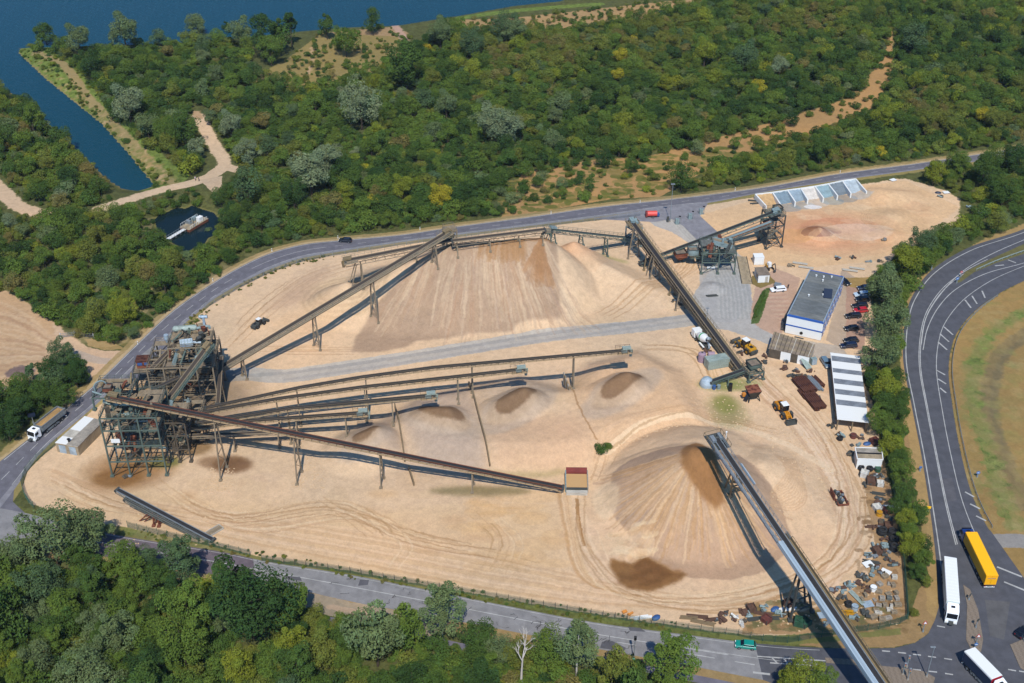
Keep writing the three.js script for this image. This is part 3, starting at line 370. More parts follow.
const along = (A, B, f, w, y, from, to, dash) => { // painted line at fraction f across the road
  const out = [], n = A.length; const C = A.map((p, i) => p.clone().lerp(B[i], f)), L = A.map((p, i) => { const d = C[Math.min(i + 1, n - 1)].clone().sub(C[Math.max(i - 1, 0)]).normalize(); return C[i].clone().add(V(-d.z, 0, d.x).multiplyScalar(w / 2)); }), Rr = A.map((p, i) => C[i].clone().multiplyScalar(2).sub(L[i]));
  if (!dash) return [ribbon(L, Rr, 0, 1, y, from, to)];
  for (let i = Math.round(from * n); i < to * n - dash[0]; i += dash[0] + dash[1]) out.push(ribbon(L, Rr, 0, 1, y, i / (n - 1), (i + dash[0]) / (n - 1)));
  return out;
};
const dense = (A, n) => new THREE.CatmullRomCurve3(A).getSpacedPoints(n);
{
  const U = dense(northUpper, 900), L = dense(northLower, 900), SU = dense(southUpper, 600), SL = dense(southLower, 600), EO = dense(eastOuter, 600), EI = dense(eastInner, 600);
  marks('road_markings', 'white lines of the northern road', (b) => b.push(...along(U, L, 0.46, 0.16, 0.045, 0.02, 0.27, [6, 5]), ...along(U, L, 0.46, 0.16, 0.045, 0.275, 0.33), ...along(U, L, 0.46, 0.14, 0.045, 0.335, 0.98, [5, 9]), ...along(U, L, 0.05, 0.22, 0.045, 0.05, 0.96), ...along(U, L, 0.83, 0.14, 0.045, 0.05, 0.17), ...along(U, L, 0.83, 0.14, 0.045, 0.17, 0.27, [5, 4]), ...along(U, L, 0.83, 0.14, 0.045, 0.28, 0.6)));
  marks('road_markings', 'white lines of the southern road', (b) => b.push(...along(SU, SL, 0.45, 0.2, 0.045, 0.12, 0.86), ...along(SU, SL, 0.62, 0.2, 0.045, 0.745, 0.9, [12, 12]), ...along(SU, SL, 0.06, 0.12, 0.045, 0.1, 0.95), ...along(SU, SL, 0.42, 0.12, 0.045, 0.8, 0.93)));
  marks('road_markings', 'white lines of the curved eastern road', (b) => b.push(...along(EO, EI, 0.07, 0.26, 0.055, 0.05, 0.96), ...along(EO, EI, 0.36, 0.22, 0.055, 0.34, 0.93), ...along(EO, EI, 0.39, 0.22, 0.055, 0.36, 0.93), ...along(EO, EI, 0.74, 0.2, 0.055, 0.22, 0.93)));
  const strips = (list, w) => (b) => { for (const [a0, b0, c0, d0] of list) { const p = P(a0, b0), q = P(c0, d0), d = q.clone().sub(p).normalize(), s = V(-d.z, 0, d.x).multiplyScalar(w / 2); b.push(ribbon([p.clone().add(s), q.clone().add(s)], [p.clone().sub(s), q.clone().sub(s)], 0, 1, 0.058)); } };
  { const ln = (l, w) => { const c = curve(poly(l), 60), a = [], b = []; c.forEach((p, i) => { const d = c[Math.min(i + 1, 60)].clone().sub(c[Math.max(i - 1, 0)]).normalize(), q = V(-d.z, 0, d.x).multiplyScalar(w / 2); a.push(p.clone().add(q)); b.push(p.clone().sub(q)); }); return ribbon(a, b, 0, 1, 0.062); }; marks('road_markings', 'white edge lines where the slip road merges', (b) => b.push(ln([1060, 226, 1024, 240, 988, 256, 962, 272, 940, 295, 926, 318, 921, 345], 0.24), ln([1060, 250, 1024, 263, 985, 274, 955, 290, 938, 308, 927, 330, 923, 350], 0.24))); }
  marks('road_markings', 'white slanted bars beside the eastern road', strips([[965, 300, 971, 308], [972, 296, 977, 304], [982, 291, 985, 298], [944, 327, 953, 335], [940, 334, 949, 342], [938, 342, 947, 350], [936, 370, 945, 375], [938, 379, 946, 384], [940, 388, 946, 393], [965, 492, 974, 497], [970, 504, 980, 509], [976, 516, 986, 521], [997, 567, 1022, 577], [1004, 582, 1026, 591], [995, 266, 1004, 265], [1008, 260, 1016, 263]], 0.45));
  marks('road_markings', 'white dashes and hatching at the junction', strips([[882, 651, 890, 651.6], [898, 652.6, 906, 653.4], [913, 654.5, 921, 655.3], [928, 656.5, 936, 657.5], [944, 658.6, 952, 659.8], [913, 669.5, 921, 670.4], [928, 671.3, 937, 672.3], [945, 673.6, 953, 674.8], [937, 626, 945, 627.5], [1008, 669.6, 1016, 671], [1019, 671.2, 1027, 672.6], [757, 656.5, 826, 661], [770, 663, 818, 666], [771, 657, 777, 663], [783, 658, 788, 664], [803, 659.4, 808, 666], [813, 660, 819, 667]], 0.3));
  marks('road_markings', 'white turning arrow on the southern road', strips([[656, 652, 664, 654], [668, 655, 676, 656.5], [753, 672.5, 770, 674.5]], 0.5));
}
struct('traffic_island', new THREE.ExtrudeGeometry(new THREE.Shape(poly([963, 585, 967, 605, 966, 640, 971, 650, 981, 652, 983, 640, 978, 610, 970, 590]).map((p) => new THREE.Vector2(p.x, -p.z))), { depth: 0.12, bevelEnabled: false }).rotateX(-Math.PI / 2).translate(0, 0.02, 0), M.corr, 'kerbed splitter island between the two arms of the junction');
struct('traffic_island', new THREE.ExtrudeGeometry(new THREE.Shape(poly([878, 666, 900, 668, 925, 672, 935, 678, 932, 690, 880, 690]).map((p) => new THREE.Vector2(p.x, -p.z))), { depth: 0.12, bevelEnabled: false }).rotateX(-Math.PI / 2).translate(0, 0.02, 0), M.corr, 'kerbed island with lamp posts at the lower edge');
struct('traffic_island', new THREE.ExtrudeGeometry(new THREE.Shape(poly([1010, 645, 1022, 640, 1040, 665, 1040, 680, 1020, 668]).map((p) => new THREE.Vector2(p.x, -p.z))), { depth: 0.12, bevelEnabled: false }).rotateX(-Math.PI / 2).translate(0, 0.02, 0), M.corr, 'small kerbed island at the right edge of the junction');
struct('traffic_island', new THREE.ExtrudeGeometry(new THREE.Shape(poly([825, 658, 870, 661, 868, 666, 826, 663]).map((p) => new THREE.Vector2(p.x, -p.z))), { depth: 0.12, bevelEnabled: false }).rotateX(-Math.PI / 2).translate(0, 0.02, 0), M.corr, 'narrow kerbed strip in the middle of the south road');
// ------------------------------------------------------------------ trees and bushes
function crownGeometry(seed, o) {     // leaf sprays over a cluster of lobes; horizontal radius about 1, foot at y = 0
  const r = rng(seed), lobes = [], pos = [], col = [];
  const { n, size, form } = o, H = o.height, low = o.low;
  const dir = () => { const y = rr(-1, 1, r), a = rr(0, 6.2832, r), s = Math.sqrt(1 - y * y); return V(Math.cos(a) * s, y, Math.sin(a) * s); };
  const mid = (H + low) / 2, half = (H - low) / 2;
  for (let i = 0; i < o.lobes; i++) {
    const d = dir(), k = i === 0 ? 0 : o.rag ? rr(0.35, 0.86, r) : rr(0.45, 0.72, r), fat = (o.rag ? rr(0.16, 0.42, r) : rr(0.3, 0.5, r)) * (o.fat ?? 1);
    let taper = form === 'tall' ? 1 - 0.35 * Math.max(0, d.y) : form === 'cone' ? 0.75 - 0.55 * d.y : 1;
    lobes.push({ c: V(d.x * k * taper, mid + d.y * k * half * 1.05, d.z * k * taper), r: fat * taper + 0.04, sy: clamp(half * 0.9, 0.7, 1.25), tint: rr(0.86, 1.14, r), warm: rr(-0.06, 0.06, r) });
  }
  const put = (c, nrm, s, t, w) => {
    let a = V(0, 1, 0).cross(nrm); if (a.lengthSq() < 1e-4) a = V(1, 0, 0); a.normalize().applyAxisAngle(nrm, rr(0, 6.2832, r)); const b = nrm.clone().cross(a);
    if (form === 'weeping') { a.y -= 0.9; a.normalize(); }
    const L = s * rr(0.7, 1.3, r), W = s * rr(0.45, 0.75, r), lift = nrm.clone().multiplyScalar(-s * 0.18);
    const q = [c.clone().addScaledVector(a, -L * 0.5).add(lift), c.clone().addScaledVector(b, W * 0.5), c.clone().addScaledVector(a, L * 0.55).add(lift), c.clone().addScaledVector(b, -W * 0.5)];
    for (const k of [0, 1, 2, 0, 2, 3]) { pos.push(q[k].x, Math.max(q[k].y, 0.005), q[k].z); col.push(t * (1 + w), t, t * (1 - w * 0.6)); }
  };
  for (let i = 0; i < n; i++) {
    const l = lobes[(r() * lobes.length) | 0], d = dir(); if (r() < 0.45) d.y = Math.abs(d.y);
    const deep = r() < 0.2 ? rr(0.5, 0.85, r) : rr(0.86, 1.1, r), bump = 1 + rr(-0.1, 0.1, r);
    const c = V(l.c.x + d.x * l.r * deep * bump, l.c.y + d.y * l.r * l.sy * deep * bump, l.c.z + d.z * l.r * deep * bump);
    let buried = false; for (const m of lobes) if (m !== l && Math.hypot(c.x - m.c.x, (c.y - m.c.y) / m.sy, c.z - m.c.z) < m.r * 0.72) { buried = true; break; }
    if (buried && r() < 0.85) { i -= r() < 0.5 ? 1 : 0; continue; }
    if (c.y < 0.02) c.y = rr(0.02, 0.1, r);
    const nrm = d.clone().add(V(rr(-0.75, 0.75, r), rr(-0.2, 0.9, r), rr(-0.75, 0.75, r))).normalize();
    put(c, nrm, size * rr(0.7, 1.35, r), l.tint * rr(0.8, 1.2, r), l.warm + rr(-0.05, 0.05, r));
  }
  const g = new THREE.BufferGeometry(); g.setAttribute('position', new THREE.Float32BufferAttribute(pos, 3)); g.setAttribute('color', new THREE.Float32BufferAttribute(col, 3)); return g;
}
function trunkGeometry(seed, H, low, girth) {
  const r = rng(seed), b = mb(); b.cyl(V(0, -0.1, 0), V(0.02, low + 0.1, 0.01), girth, girth * 0.75, 7); b.cyl(V(0.02, low + 0.1, 0.01), V(rr(-0.05, 0.05, r), H * 0.78, rr(-0.05, 0.05, r)), girth * 0.75, girth * 0.25, 6);
  for (let i = 0; i < 4; i++) { const a = rr(0, 6.28, r), y = lerp(low, H * 0.6, i / 4); b.cyl(V(0, y, 0), V(Math.cos(a) * 0.6, y + (H - low) * 0.25, Math.sin(a) * 0.6), girth * 0.45, girth * 0.12, 5); }
  return mergeGeometries(b.g);
}
const tones = {                       // real leaf colours, linear
  deep: [0.031, 0.062, 0.016], dark: [0.05, 0.087, 0.018], mid: [0.082, 0.125, 0.021], olive: [0.113, 0.13, 0.024], lime: [0.148, 0.172, 0.02], yellow: [0.27, 0.235, 0.02], silver: [0.14, 0.172, 0.085], grey: [0.1, 0.135, 0.052], blue: [0.062, 0.1, 0.04], brown: [0.14, 0.122, 0.036],
};
const leafMat = {}; for (const [k, c] of Object.entries(tones)) leafMat[k] = new THREE.MeshPhysicalMaterial({ color: new THREE.Color().setRGB(...c), roughness: 0.95, specularIntensity: 0.12, vertexColors: true, side: THREE.DoubleSide });
const leafAny = new THREE.MeshPhysicalMaterial({ color: '#ffffff', roughness: 0.95, specularIntensity: 0.12, vertexColors: true, side: THREE.DoubleSide });
const barkMat = std('#4f4436', 0.95, { map: wearTex }), birchMat = std('#d2d0c8', 0.8, { map: wearTex }), deadMat = std('#b5aca0', 0.9);
const forms = {
  round: { lobes: 11, n: 2600, size: 0.108, form: 'round', height: 2.25, low: 0.35, girth: 0.06 },
  round2: { lobes: 14, n: 2700, size: 0.106, form: 'round', height: 2.0, low: 0.2, girth: 0.06 },
  tall: { lobes: 12, n: 2700, size: 0.108, form: 'tall', height: 3.1, low: 0.4, girth: 0.06, fat: 0.95 },
  cone: { lobes: 10, n: 1500, size: 0.16, form: 'cone', height: 3.3, low: 0.2, girth: 0.06 },
  fine: { rag: 1, lobes: 24, n: 5600, size: 0.076, form: 'round', height: 2.2, low: 0.3, girth: 0.055, fat: 0.9 },
  fine2: { rag: 1, lobes: 30, n: 6000, size: 0.074, form: 'round', height: 2.45, low: 0.25, girth: 0.055, fat: 0.85 },
  finetall: { rag: 1, lobes: 26, n: 4800, size: 0.085, form: 'tall', height: 3.2, low: 0.5, girth: 0.05, fat: 0.82 },
  weeping: { rag: 1, lobes: 22, n: 3400, size: 0.12, form: 'weeping', height: 3.0, low: 0.4, girth: 0.05, fat: 0.8 },
  bush: { lobes: 9, n: 1150, size: 0.15, form: 'bush', height: 1.35, low: 0, girth: 0.04 },
  bush2: { lobes: 12, n: 1250, size: 0.142, form: 'bush', height: 1.1, low: 0, girth: 0.04, fat: 0.9 },
};
const crownOf = {}, trunkOf = {};
for (const [k, f] of Object.entries(forms)) { const nv = /fine|weep/.test(k) ? 2 : 3; crownOf[k] = []; trunkOf[k] = []; for (let i = 0; i < nv; i++) { crownOf[k].push(crownGeometry(1000 + i * 37 + k.length * 311 + k.charCodeAt(0), f)); trunkOf[k].push(trunkGeometry(50 + i, f.height, f.low, f.girth)); } }
const flora = [], cells = new Map();
const cellKey = (x, z) => Math.floor(x / 8) * 100003 + Math.floor(z / 8);
function crowded(x, z, r, k) { const cx = Math.floor(x / 8), cz = Math.floor(z / 8); for (let i = -2; i <= 2; i++) for (let j = -2; j <= 2; j++) for (const t of cells.get((cx + i) * 100003 + cz + j) ?? []) if (Math.hypot(t.x - x, t.z - z) < (t.r + r) * k) return true; return false; }
function grow(t) { flora.push(t); const k = cellKey(t.x, t.z); if (!cells.has(k)) cells.set(k, []); cells.get(k).push(t); }
const pick = (w, r = R) => { let s = 0; for (const k in w) s += w[k]; let x = r() * s; for (const k in w) if ((x -= w[k]) < 0) return k; return Object.keys(w)[0]; };
const tallForms = new Set(['round', 'round2', 'tall', 'cone', 'fine', 'fine2', 'finetall', 'weeping']);
// single trees that stand out: crown centre in the photograph, crown radius in pixels
function star(u, v, rpx, tone, form, where, extra = {}) {
  if (rpx >= 13 && form === 'round') form = 'fine'; if (rpx >= 13 && form === 'round2') form = 'fine2';
  let p = land(u, v + rpx * 0.8), s = px(p)[2], r = rpx / s, h = forms[form].height * r * 0.5;
  p = P(u, v, h + groundH(p.x, p.z)); p.y = groundH(p.x, p.z); s = px(p)[2]; r = rpx / s;
  grow({ x: p.x, z: p.z, r, form, tone, where, star: true, ...extra });
}
const F = 'in the far wood below the lake', N = 'in the near wood at the lower left', HG = 'in the hedge beside the eastern road';
for (const a of [[127, 103, 20, 'silver', 'round'], [147, 125, 12, 'grey', 'round'], [167, 131, 14, 'mid', 'round2'], [183, 128, 17, 'dark', 'round2'], [197, 148, 10, 'silver', 'round'], [190, 165, 14, 'lime', 'bush'], [230, 124, 14, 'silver', 'round'], [210, 116, 8, 'grey', 'round'], [247, 153, 15, 'silver', 'round'], [246, 185, 16, 'blue', 'tall'], [123, 31, 18, 'grey', 'round'], [77, 38, 15, 'grey', 'round'], [45, 36, 13, 'dark', 'round'], [38, 46, 8, 'mid', 'bush'], [56, 48, 9, 'dark', 'bush'], [62, 44, 9, 'mid', 'round'], [197, 28, 14, 'grey', 'round'], [226, 27, 6, 'deep', 'cone'], [240, 32, 15, 'grey', 'round'], [90, 62, 14, 'deep', 'round2'], [262, 34, 16, 'deep', 'tall'], [278, 32, 14, 'dark', 'cone'], [290, 25, 13, 'deep', 'cone'], [270, 50, 15, 'mid', 'round'], [326, 23, 10, 'dark', 'cone'], [372, 20, 10, 'dark', 'tall'], [345, 40, 14, 'mid', 'round2'], [360, 104, 22, 'silver', 'round2'], [406, 66, 24, 'dark', 'round'], [403, 42, 7, 'mid', 'cone'], [496, 123, 20, 'silver', 'round2'], [512, 130, 14, 'silver', 'round'], [440, 32, 15, 'grey', 'round'], [473, 42, 14, 'blue', 'round2'], [506, 27, 15, 'blue', 'round2'], [515, 33, 14, 'grey', 'round'], [310, 172, 24, 'silver', 'round'], [328, 160, 16, 'silver', 'round'], [293, 192, 15, 'deep', 'round2'], [342, 168, 11, 'deep', 'round'], [440, 196, 14, 'yellow', 'round'], [346, 190, 10, 'lime', 'round'], [402, 186, 13, 'lime', 'round'], [446, 104, 14, 'grey', 'round'], [425, 98, 11, 'blue', 'round'], [393, 160, 13, 'dark', 'round'], [619, 55, 8, 'yellow', 'round'], [559, 103, 12, 'grey', 'round'], [605, 158, 10, 'deep', 'round2'], [682, 176, 14, 'dark', 'round2'], [745, 57, 16, 'blue', 'round'], [705, 52, 14, 'lime', 'round'], [598, 102, 9, 'deep', 'round'], [915, 38, 16, 'blue', 'round'], [881, 119, 13, 'lime', 'round'], [780, 66, 10, 'silver', 'round'], [824, 52, 9, 'lime', 'round'], [915, 80, 8, 'lime', 'tall'], [982, 115, 8, 'yellow', 'round'], [822, 150, 14, 'dark', 'round'], [760, 86, 8, 'yellow', 'round'], [630, 135, 8, 'olive', 'round'], [617, 74, 7, 'yellow', 'round']]) star(...a, F);
for (const a of [[922, 241, 14, 'blue', 'round2'], [905, 262, 18, 'lime', 'round'], [922, 262, 15, 'mid', 'round'], [912, 282, 12, 'mid', 'bush'], [886, 287, 22, 'grey', 'fine'], [889, 322, 22, 'grey', 'fine2'], [897, 318, 14, 'grey', 'fine'], [880, 352, 20, 'grey', 'fine2'], [896, 350, 14, 'mid', 'fine'], [886, 388, 18, 'lime', 'fine'], [898, 395, 12, 'dark', 'fine2'], [880, 420, 15, 'mid', 'fine2'], [900, 412, 12, 'dark', 'fine'], [890, 445, 15, 'lime', 'fine'], [884, 405, 14, 'dark', 'fine'], [894, 432, 13, 'mid', 'fine2'], [897, 460, 12, 'dark', 'fine'], [900, 506, 12, 'dark', 'fine2'], [908, 533, 12, 'mid', 'fine'], [918, 572, 10, 'dark', 'fine'], [901, 472, 14, 'mid', 'fine2'], [906, 492, 14, 'dark', 'fine'], [905, 520, 13, 'lime', 'fine'], [912, 545, 14, 'lime', 'fine2'], [923, 560, 12, 'mid', 'fine'], [925, 580, 8, 'olive', 'bush'], [914, 612, 6, 'olive', 'bush'], [985, 170, 18, 'dark', 'round'], [960, 165, 14, 'mid', 'round'], [935, 172, 13, 'lime', 'round'], [1005, 190, 16, 'dark', 'round2'], [1015, 160, 16, 'deep', 'round']]) star(...a, HG);
const lowScrub = poly([285, 602, 350, 614, 430, 632, 420, 655, 300, 648]); star(248, 600, 43, 'deep', 'fine2', N, { guard: true }); star(50, 535, 34, 'grey', 'fine2', N); star(88, 533, 26, 'grey', 'fine', N); star(18, 560, 26, 'grey', 'fine', N); star(148, 563, 16, 'blue', 'fine', N); star(120, 560, 20, 'mid', 'fine2', N); star(208, 590, 16, 'lime', 'fine', N); star(375, 634, 30, 'grey', 'weeping', N, { guard: true }); star(405, 628, 22, 'mid', 'weeping', N); star(441, 610, 26, 'grey', 'finetall', N, { birch: true, guard: true }); star(578, 646, 26, 'grey', 'finetall', N, { birch: true, guard: true }); star(478, 640, 20, 'dark', 'fine2', N); star(318, 652, 24, 'olive', 'fine', N); star(238, 668, 20, 'lime', 'fine', N); star(8, 668, 18, 'lime', 'fine2', N); star(805, 679, 22, 'lime', 'fine2', 'on the verge beside the long conveyor'); star(788, 684, 16, 'lime', 'fine', 'on the verge beside the long conveyor'); star(822, 684, 18, 'mid', 'fine2', 'on the verge beside the long conveyor');

for (const a of [[62, 352, 14, 'blue', 'round2'], [48, 372, 14, 'deep', 'round'], [75, 375, 14, 'deep', 'round'], [32, 372, 10, 'blue', 'cone'], [40, 395, 15, 'dark', 'round'], [62, 395, 14, 'dark', 'round2'], [20, 412, 16, 'deep', 'round'], [6, 425, 16, 'deep', 'round2'], [60, 198, 9, 'silver', 'round'], [209, 231, 5, 'grey', 'bush'], [160, 238, 8, 'dark', 'bush'], [172, 248, 8, 'mid', 'bush'], [200, 250, 7, 'dark', 'bush2'], [216, 242, 7, 'olive', 'bush'], [160, 212, 6, 'mid', 'bush2'], [222, 228, 5, 'olive', 'bush'], [186, 256, 8, 'grey', 'bush'], [176, 205, 6, 'dark', 'bush'], [196, 203, 6, 'mid', 'bush'], [130, 250, 14, 'mid', 'round'], [122, 310, 15, 'lime', 'round2'], [140, 295, 16, 'mid', 'round'], [112, 335, 10, 'mid', 'round']]) star(...a, a[1] > 340 ? 'in the dark copse beside the road on the left' : 'in the wood between channel and road');
star(601, 449, 7.5, 'dark', 'bush', 'on the sand near the red hopper'); star(608, 447, 5.5, 'mid', 'bush2', 'on the sand near the red hopper');
// woods filled in at random, thick or thin as in the photograph
const W1 = poly([52, 54, 100, 48, 215, 42, 250, 46, 250, 80, 300, 92, 345, 84, 398, 62, 414, 44, 450, 32, 512, 36, 595, 28, 645, 22, 700, 3, 1024, -6, 1060, 150, 1024, 146, 930, 156, 870, 166, 838, 170, 763, 183, 677, 194, 592, 203, 530, 212, 458, 221, 400, 229, 337, 235, 303, 239, 271, 247, 245, 258, 240, 254, 226, 238, 226, 226, 220, 205, 232, 190, 246, 176, 240, 165, 226, 150, 208, 125, 205, 112, 196, 112, 196, 130, 206, 150, 200, 170, 186, 176, 168, 160, 140, 140, 112, 118, 95, 92, 70, 62]);
const bench = poly([480, 219, 522, 173, 592, 160, 645, 157, 699, 143, 768, 123, 821, 107, 851, 97, 868, 77, 885, 57, 889, 15, 893, 15, 893, 57, 892, 80, 868, 110, 835, 123, 801, 137, 768, 147, 712, 167, 690, 180, 660, 197, 612, 202, 562, 210]);
const W2 = poly([-60, 70, 0, 92, 20, 103, 60, 140, 104, 184, 108, 196, 130, 200, 162, 196, 196, 190, 204, 204, 190, 206, 168, 208, 155, 218, 160, 236, 178, 248, 190, 253, 208, 246, 222, 235, 226, 236, 240, 262, 215, 280, 190, 297, 167, 318, 144, 338, 112, 345, 84, 340, 66, 329, 46, 319, 22, 302, 8, 293, -60, 286]);
const W3 = poly([-40, 408, 0, 398, 22, 388, 45, 380, 62, 366, 78, 360, 88, 380, 60, 402, 40, 418, 10, 440, -40, 470]);
const W4 = poly([-40, 550, 10, 558, 60, 565, 100, 568, 150, 578, 200, 590, 250, 606, 330, 620, 400, 634, 470, 655, 540, 664, 600, 676, 660, 690, 720, 705, 700, 800, -60, 800]);
const W6 = poly([872, 280, 880, 350, 866, 378, 874, 400, 888, 460, 896, 500, 906, 545, 914, 590, 928, 578, 920, 545, 908, 490, 903, 430, 898, 350, 902, 318, 920, 278, 965, 248, 1024, 220, 1060, 205, 1060, 140, 1000, 150, 940, 162, 922, 176, 950, 192, 974, 207, 962, 224, 930, 238, 905, 250]);
const W7 = poly([14, 46, 40, 42, 66, 55, 95, 92, 130, 130, 165, 168, 186, 180, 165, 190, 140, 180, 110, 135, 80, 100, 45, 72]);
const sandTop = poly([246, 82, 285, 60, 322, 33, 389, 27, 412, 40, 398, 62, 345, 84, 300, 92]), sandTop2 = poly([453, 20, 512, 18, 595, 9, 680, 0, 645, 19, 595, 25, 529, 32, 460, 30]);
const tracks = [poly([199, 110, 206, 130, 216, 148, 224, 163, 216, 173, 192, 183, 160, 190, 130, 199, 100, 209]), poly([243, 171, 224, 168]), poly([-10, 180, 6, 195, 20, 207, 44, 214]), poly([206, 184, 218, 184])];
const onTrack = (x, z, m) => tracks.some((t) => t.some((p, i) => i && segDist(t[i - 1], p, x, z)[0] < m));
const wet = (x, z, m) => Math.max(sdPoly(lake, x, z, m + 2), sdPoly(pond, x, z, m + 2)) > -m;
function fillWood(area, tries, o, where) {
  const r = rng(o.seed), [x0, x1, z0, z1] = bounds(area);
  for (let i = 0; i < tries; i++) {
    const x = rr(x0, x1, r), z = rr(z0, z1, r); if (!inside(area, x, z)) continue;
    const q = px(V(x, 4, z)); if (q[0] < -60 || q[0] > 1084 || q[1] < -40 || q[1] > 770) continue;
    const big = fbm(x * 0.02 + o.seed, z * 0.02, 3), rad = rr(o.r[0], o.r[1], r) * (i < tries * 0.3 ? 1.25 : i > tries * 0.7 ? 0.75 : 1);
    if (o.thin && r() > o.thin) continue;
    if (crowded(x, z, rad, o.pack) || onRoad(x, z, rad * 0.55 + 0.6) || onTrack(x, z, rad * 0.8 + 2.6) || [0.9, 1.9, 2.8, 3.7].some((k) => onTrack(x, z - rad * k, 2.3)) || [1.5, 2.6, 3.8].some((k) => rad > 1 && sdPoly(pond, x, z - rad * k, 4) > 1.5) || wet(x, z, rad * 0.5)) continue;
    if (o.avoid && o.avoid(x, z, rad, r)) continue;
    const form = pick(o.forms, r); let tone = pick(o.tones(big, x, z, r), r);
    grow({ x, z, r: rad, form, tone, where });
  }
}
const mixFar = (b) => ({ dark: b > 0.5 ? 9 : 2.5, mid: b > 0.42 ? 8 : 3.5, olive: b < 0.46 ? 9 : 1.6, deep: b > 0.56 ? 5 : 0.4, lime: b > 0.4 && b < 0.5 ? 2.4 : 0.4, yellow: 0.05, silver: 0.06, grey: b > 0.55 ? 1 : 0.3, blue: 0.4, brown: b < 0.4 ? 3.5 : 0.3 });
fillWood(W4, 2600, { seed: 4, r: [2.6, 5], pack: 0.52, forms: { fine: 4, fine2: 4, finetall: 3, weeping: 0.8, bush2: 1 }, avoid: (x, z, rad) => { if (rad > 1.4 && flora.some((t) => t.star && t.guard && Math.abs(t.x - x) < t.r * 0.85 + rad * 0.5 && z > t.z - 1 && z < t.z + t.r * 1.5 + rad * 1.6)) return true; if (rad > 1.9 && inside(lowScrub, x, z)) return true; const q = land(521, 686); return Math.abs(x - q.x) < rad + 2.2 && z > q.z - 4 && z < q.z + 14 && rad > 1; }, tones: (b) => ({ deep: b > 0.5 ? 4 : 1.5, dark: 7, mid: 6, olive: 1, lime: 0.7, grey: b < 0.48 ? 3 : 0.6, blue: 0.6, brown: 0 }) }, N);
fillWood(W6, 3500, { seed: 6, r: [1.6, 3], pack: 0.5, forms: { round: 3, round2: 3, bush: 3, bush2: 2 }, tones: () => ({ dark: 4, mid: 5, lime: 1.6, olive: 2, deep: 1.5, grey: 0.6 }) }, HG);
fillWood(W3, 700, { seed: 3, r: [2.2, 3.8], pack: 0.6, forms: { round: 4, round2: 4, bush: 1 }, tones: () => ({ deep: 4, dark: 5, mid: 2, blue: 1 }) }, 'in the dark copse beside the road on the left');
fillWood(W2, 7000, { seed: 2, r: [1.5, 3.5], pack: 0.54, forms: { round: 4, round2: 4, bush: 3, bush2: 3, tall: 0.4 }, tones: (b) => ({ dark: 4, mid: 6, olive: 4, deep: b > 0.5 ? 3 : 1, lime: 1, brown: 1, grey: 1.2, silver: 0.2, yellow: 0.1 }), avoid: (x, z) => segDist(P(150, 215), P(140, 250), x, z)[0] < 2.5 || segDist(P(146, 300), P(130, 335), x, z)[0] < 2.5 }, 'in the wood between channel and road');
fillWood(W7, 3000, { seed: 7, r: [0.4, 1.5], pack: 0.75, thin: 0.8, forms: { bush: 3, bush2: 4 }, tones: () => ({ mid: 4, olive: 4, dark: 2, lime: 1 }), avoid: (x, z, rad, r) => segDist(P(60, 62), P(165, 176), x, z)[0] < 1.4 }, 'on the dry spit beside the channel');
fillWood(W1, 42000, { seed: 1, r: [1.3, 3.4], pack: 0.54, forms: { round: 3, round2: 4, bush: 5, bush2: 5, tall: 0.25, cone: 0.1 }, tones: mixFar, avoid: (x, z, rad, r) => { const b = sdPoly(bench, x, z, 10); return (b > -2 && (b > 0.5 ? r() > (x < 30 ? 0.5 : 0.16) || rad > 3 : r() > 0.5)) || ([1.5, 3].some((k) => sdPoly(bench, x, z - rad * k, 10) > 0.5) && r() < 0.8) || onRoad(x, z, rad * 0.6 + 3.4); } }, F);
for (const [q, s] of [[bench, 11], [sandTop, 12], [sandTop2, 13]]) fillWood(q, s === 11 ? 900 : 2200, { seed: s, r: [0.6, 2], pack: 0.9, thin: 0.28, forms: { bush: 3, bush2: 3, round: 0.6 }, tones: () => ({ mid: 3, dark: 3, olive: 4, brown: 2 }), avoid: (x, z, rad) => onRoad(x, z, rad + 3) }, s === 11 ? 'on the bare sandy slope above the road' : 'on the dry shore meadow by the lake');
for (const [q, n, w, s2] of [[W1, 26000, F, 21], [W2, 6000, 'in the wood between channel and road', 22], [W3, 1000, 'in the dark copse beside the road on the left', 23], [W4, 22000, N, 24], [W6, 2500, HG, 25]]) fillWood(q, n, { seed: s2, r: q === W4 ? [1, 2.6] : [0.8, 1.7], pack: q === W4 ? 0.4 : 0.52, forms: { bush: 3, bush2: 3 }, tones: (b) => ({ mid: 5, dark: 4, olive: 4, deep: b > 0.5 ? 2 : 0.5, lime: 0.8, brown: 1 }), avoid: (x, z, rad, r) => { const b = sdPoly(bench, x, z, 10); return (b > -1 && r() > 0.12) || (q === W1 && onRoad(x, z, rad + 3)); } }, w);
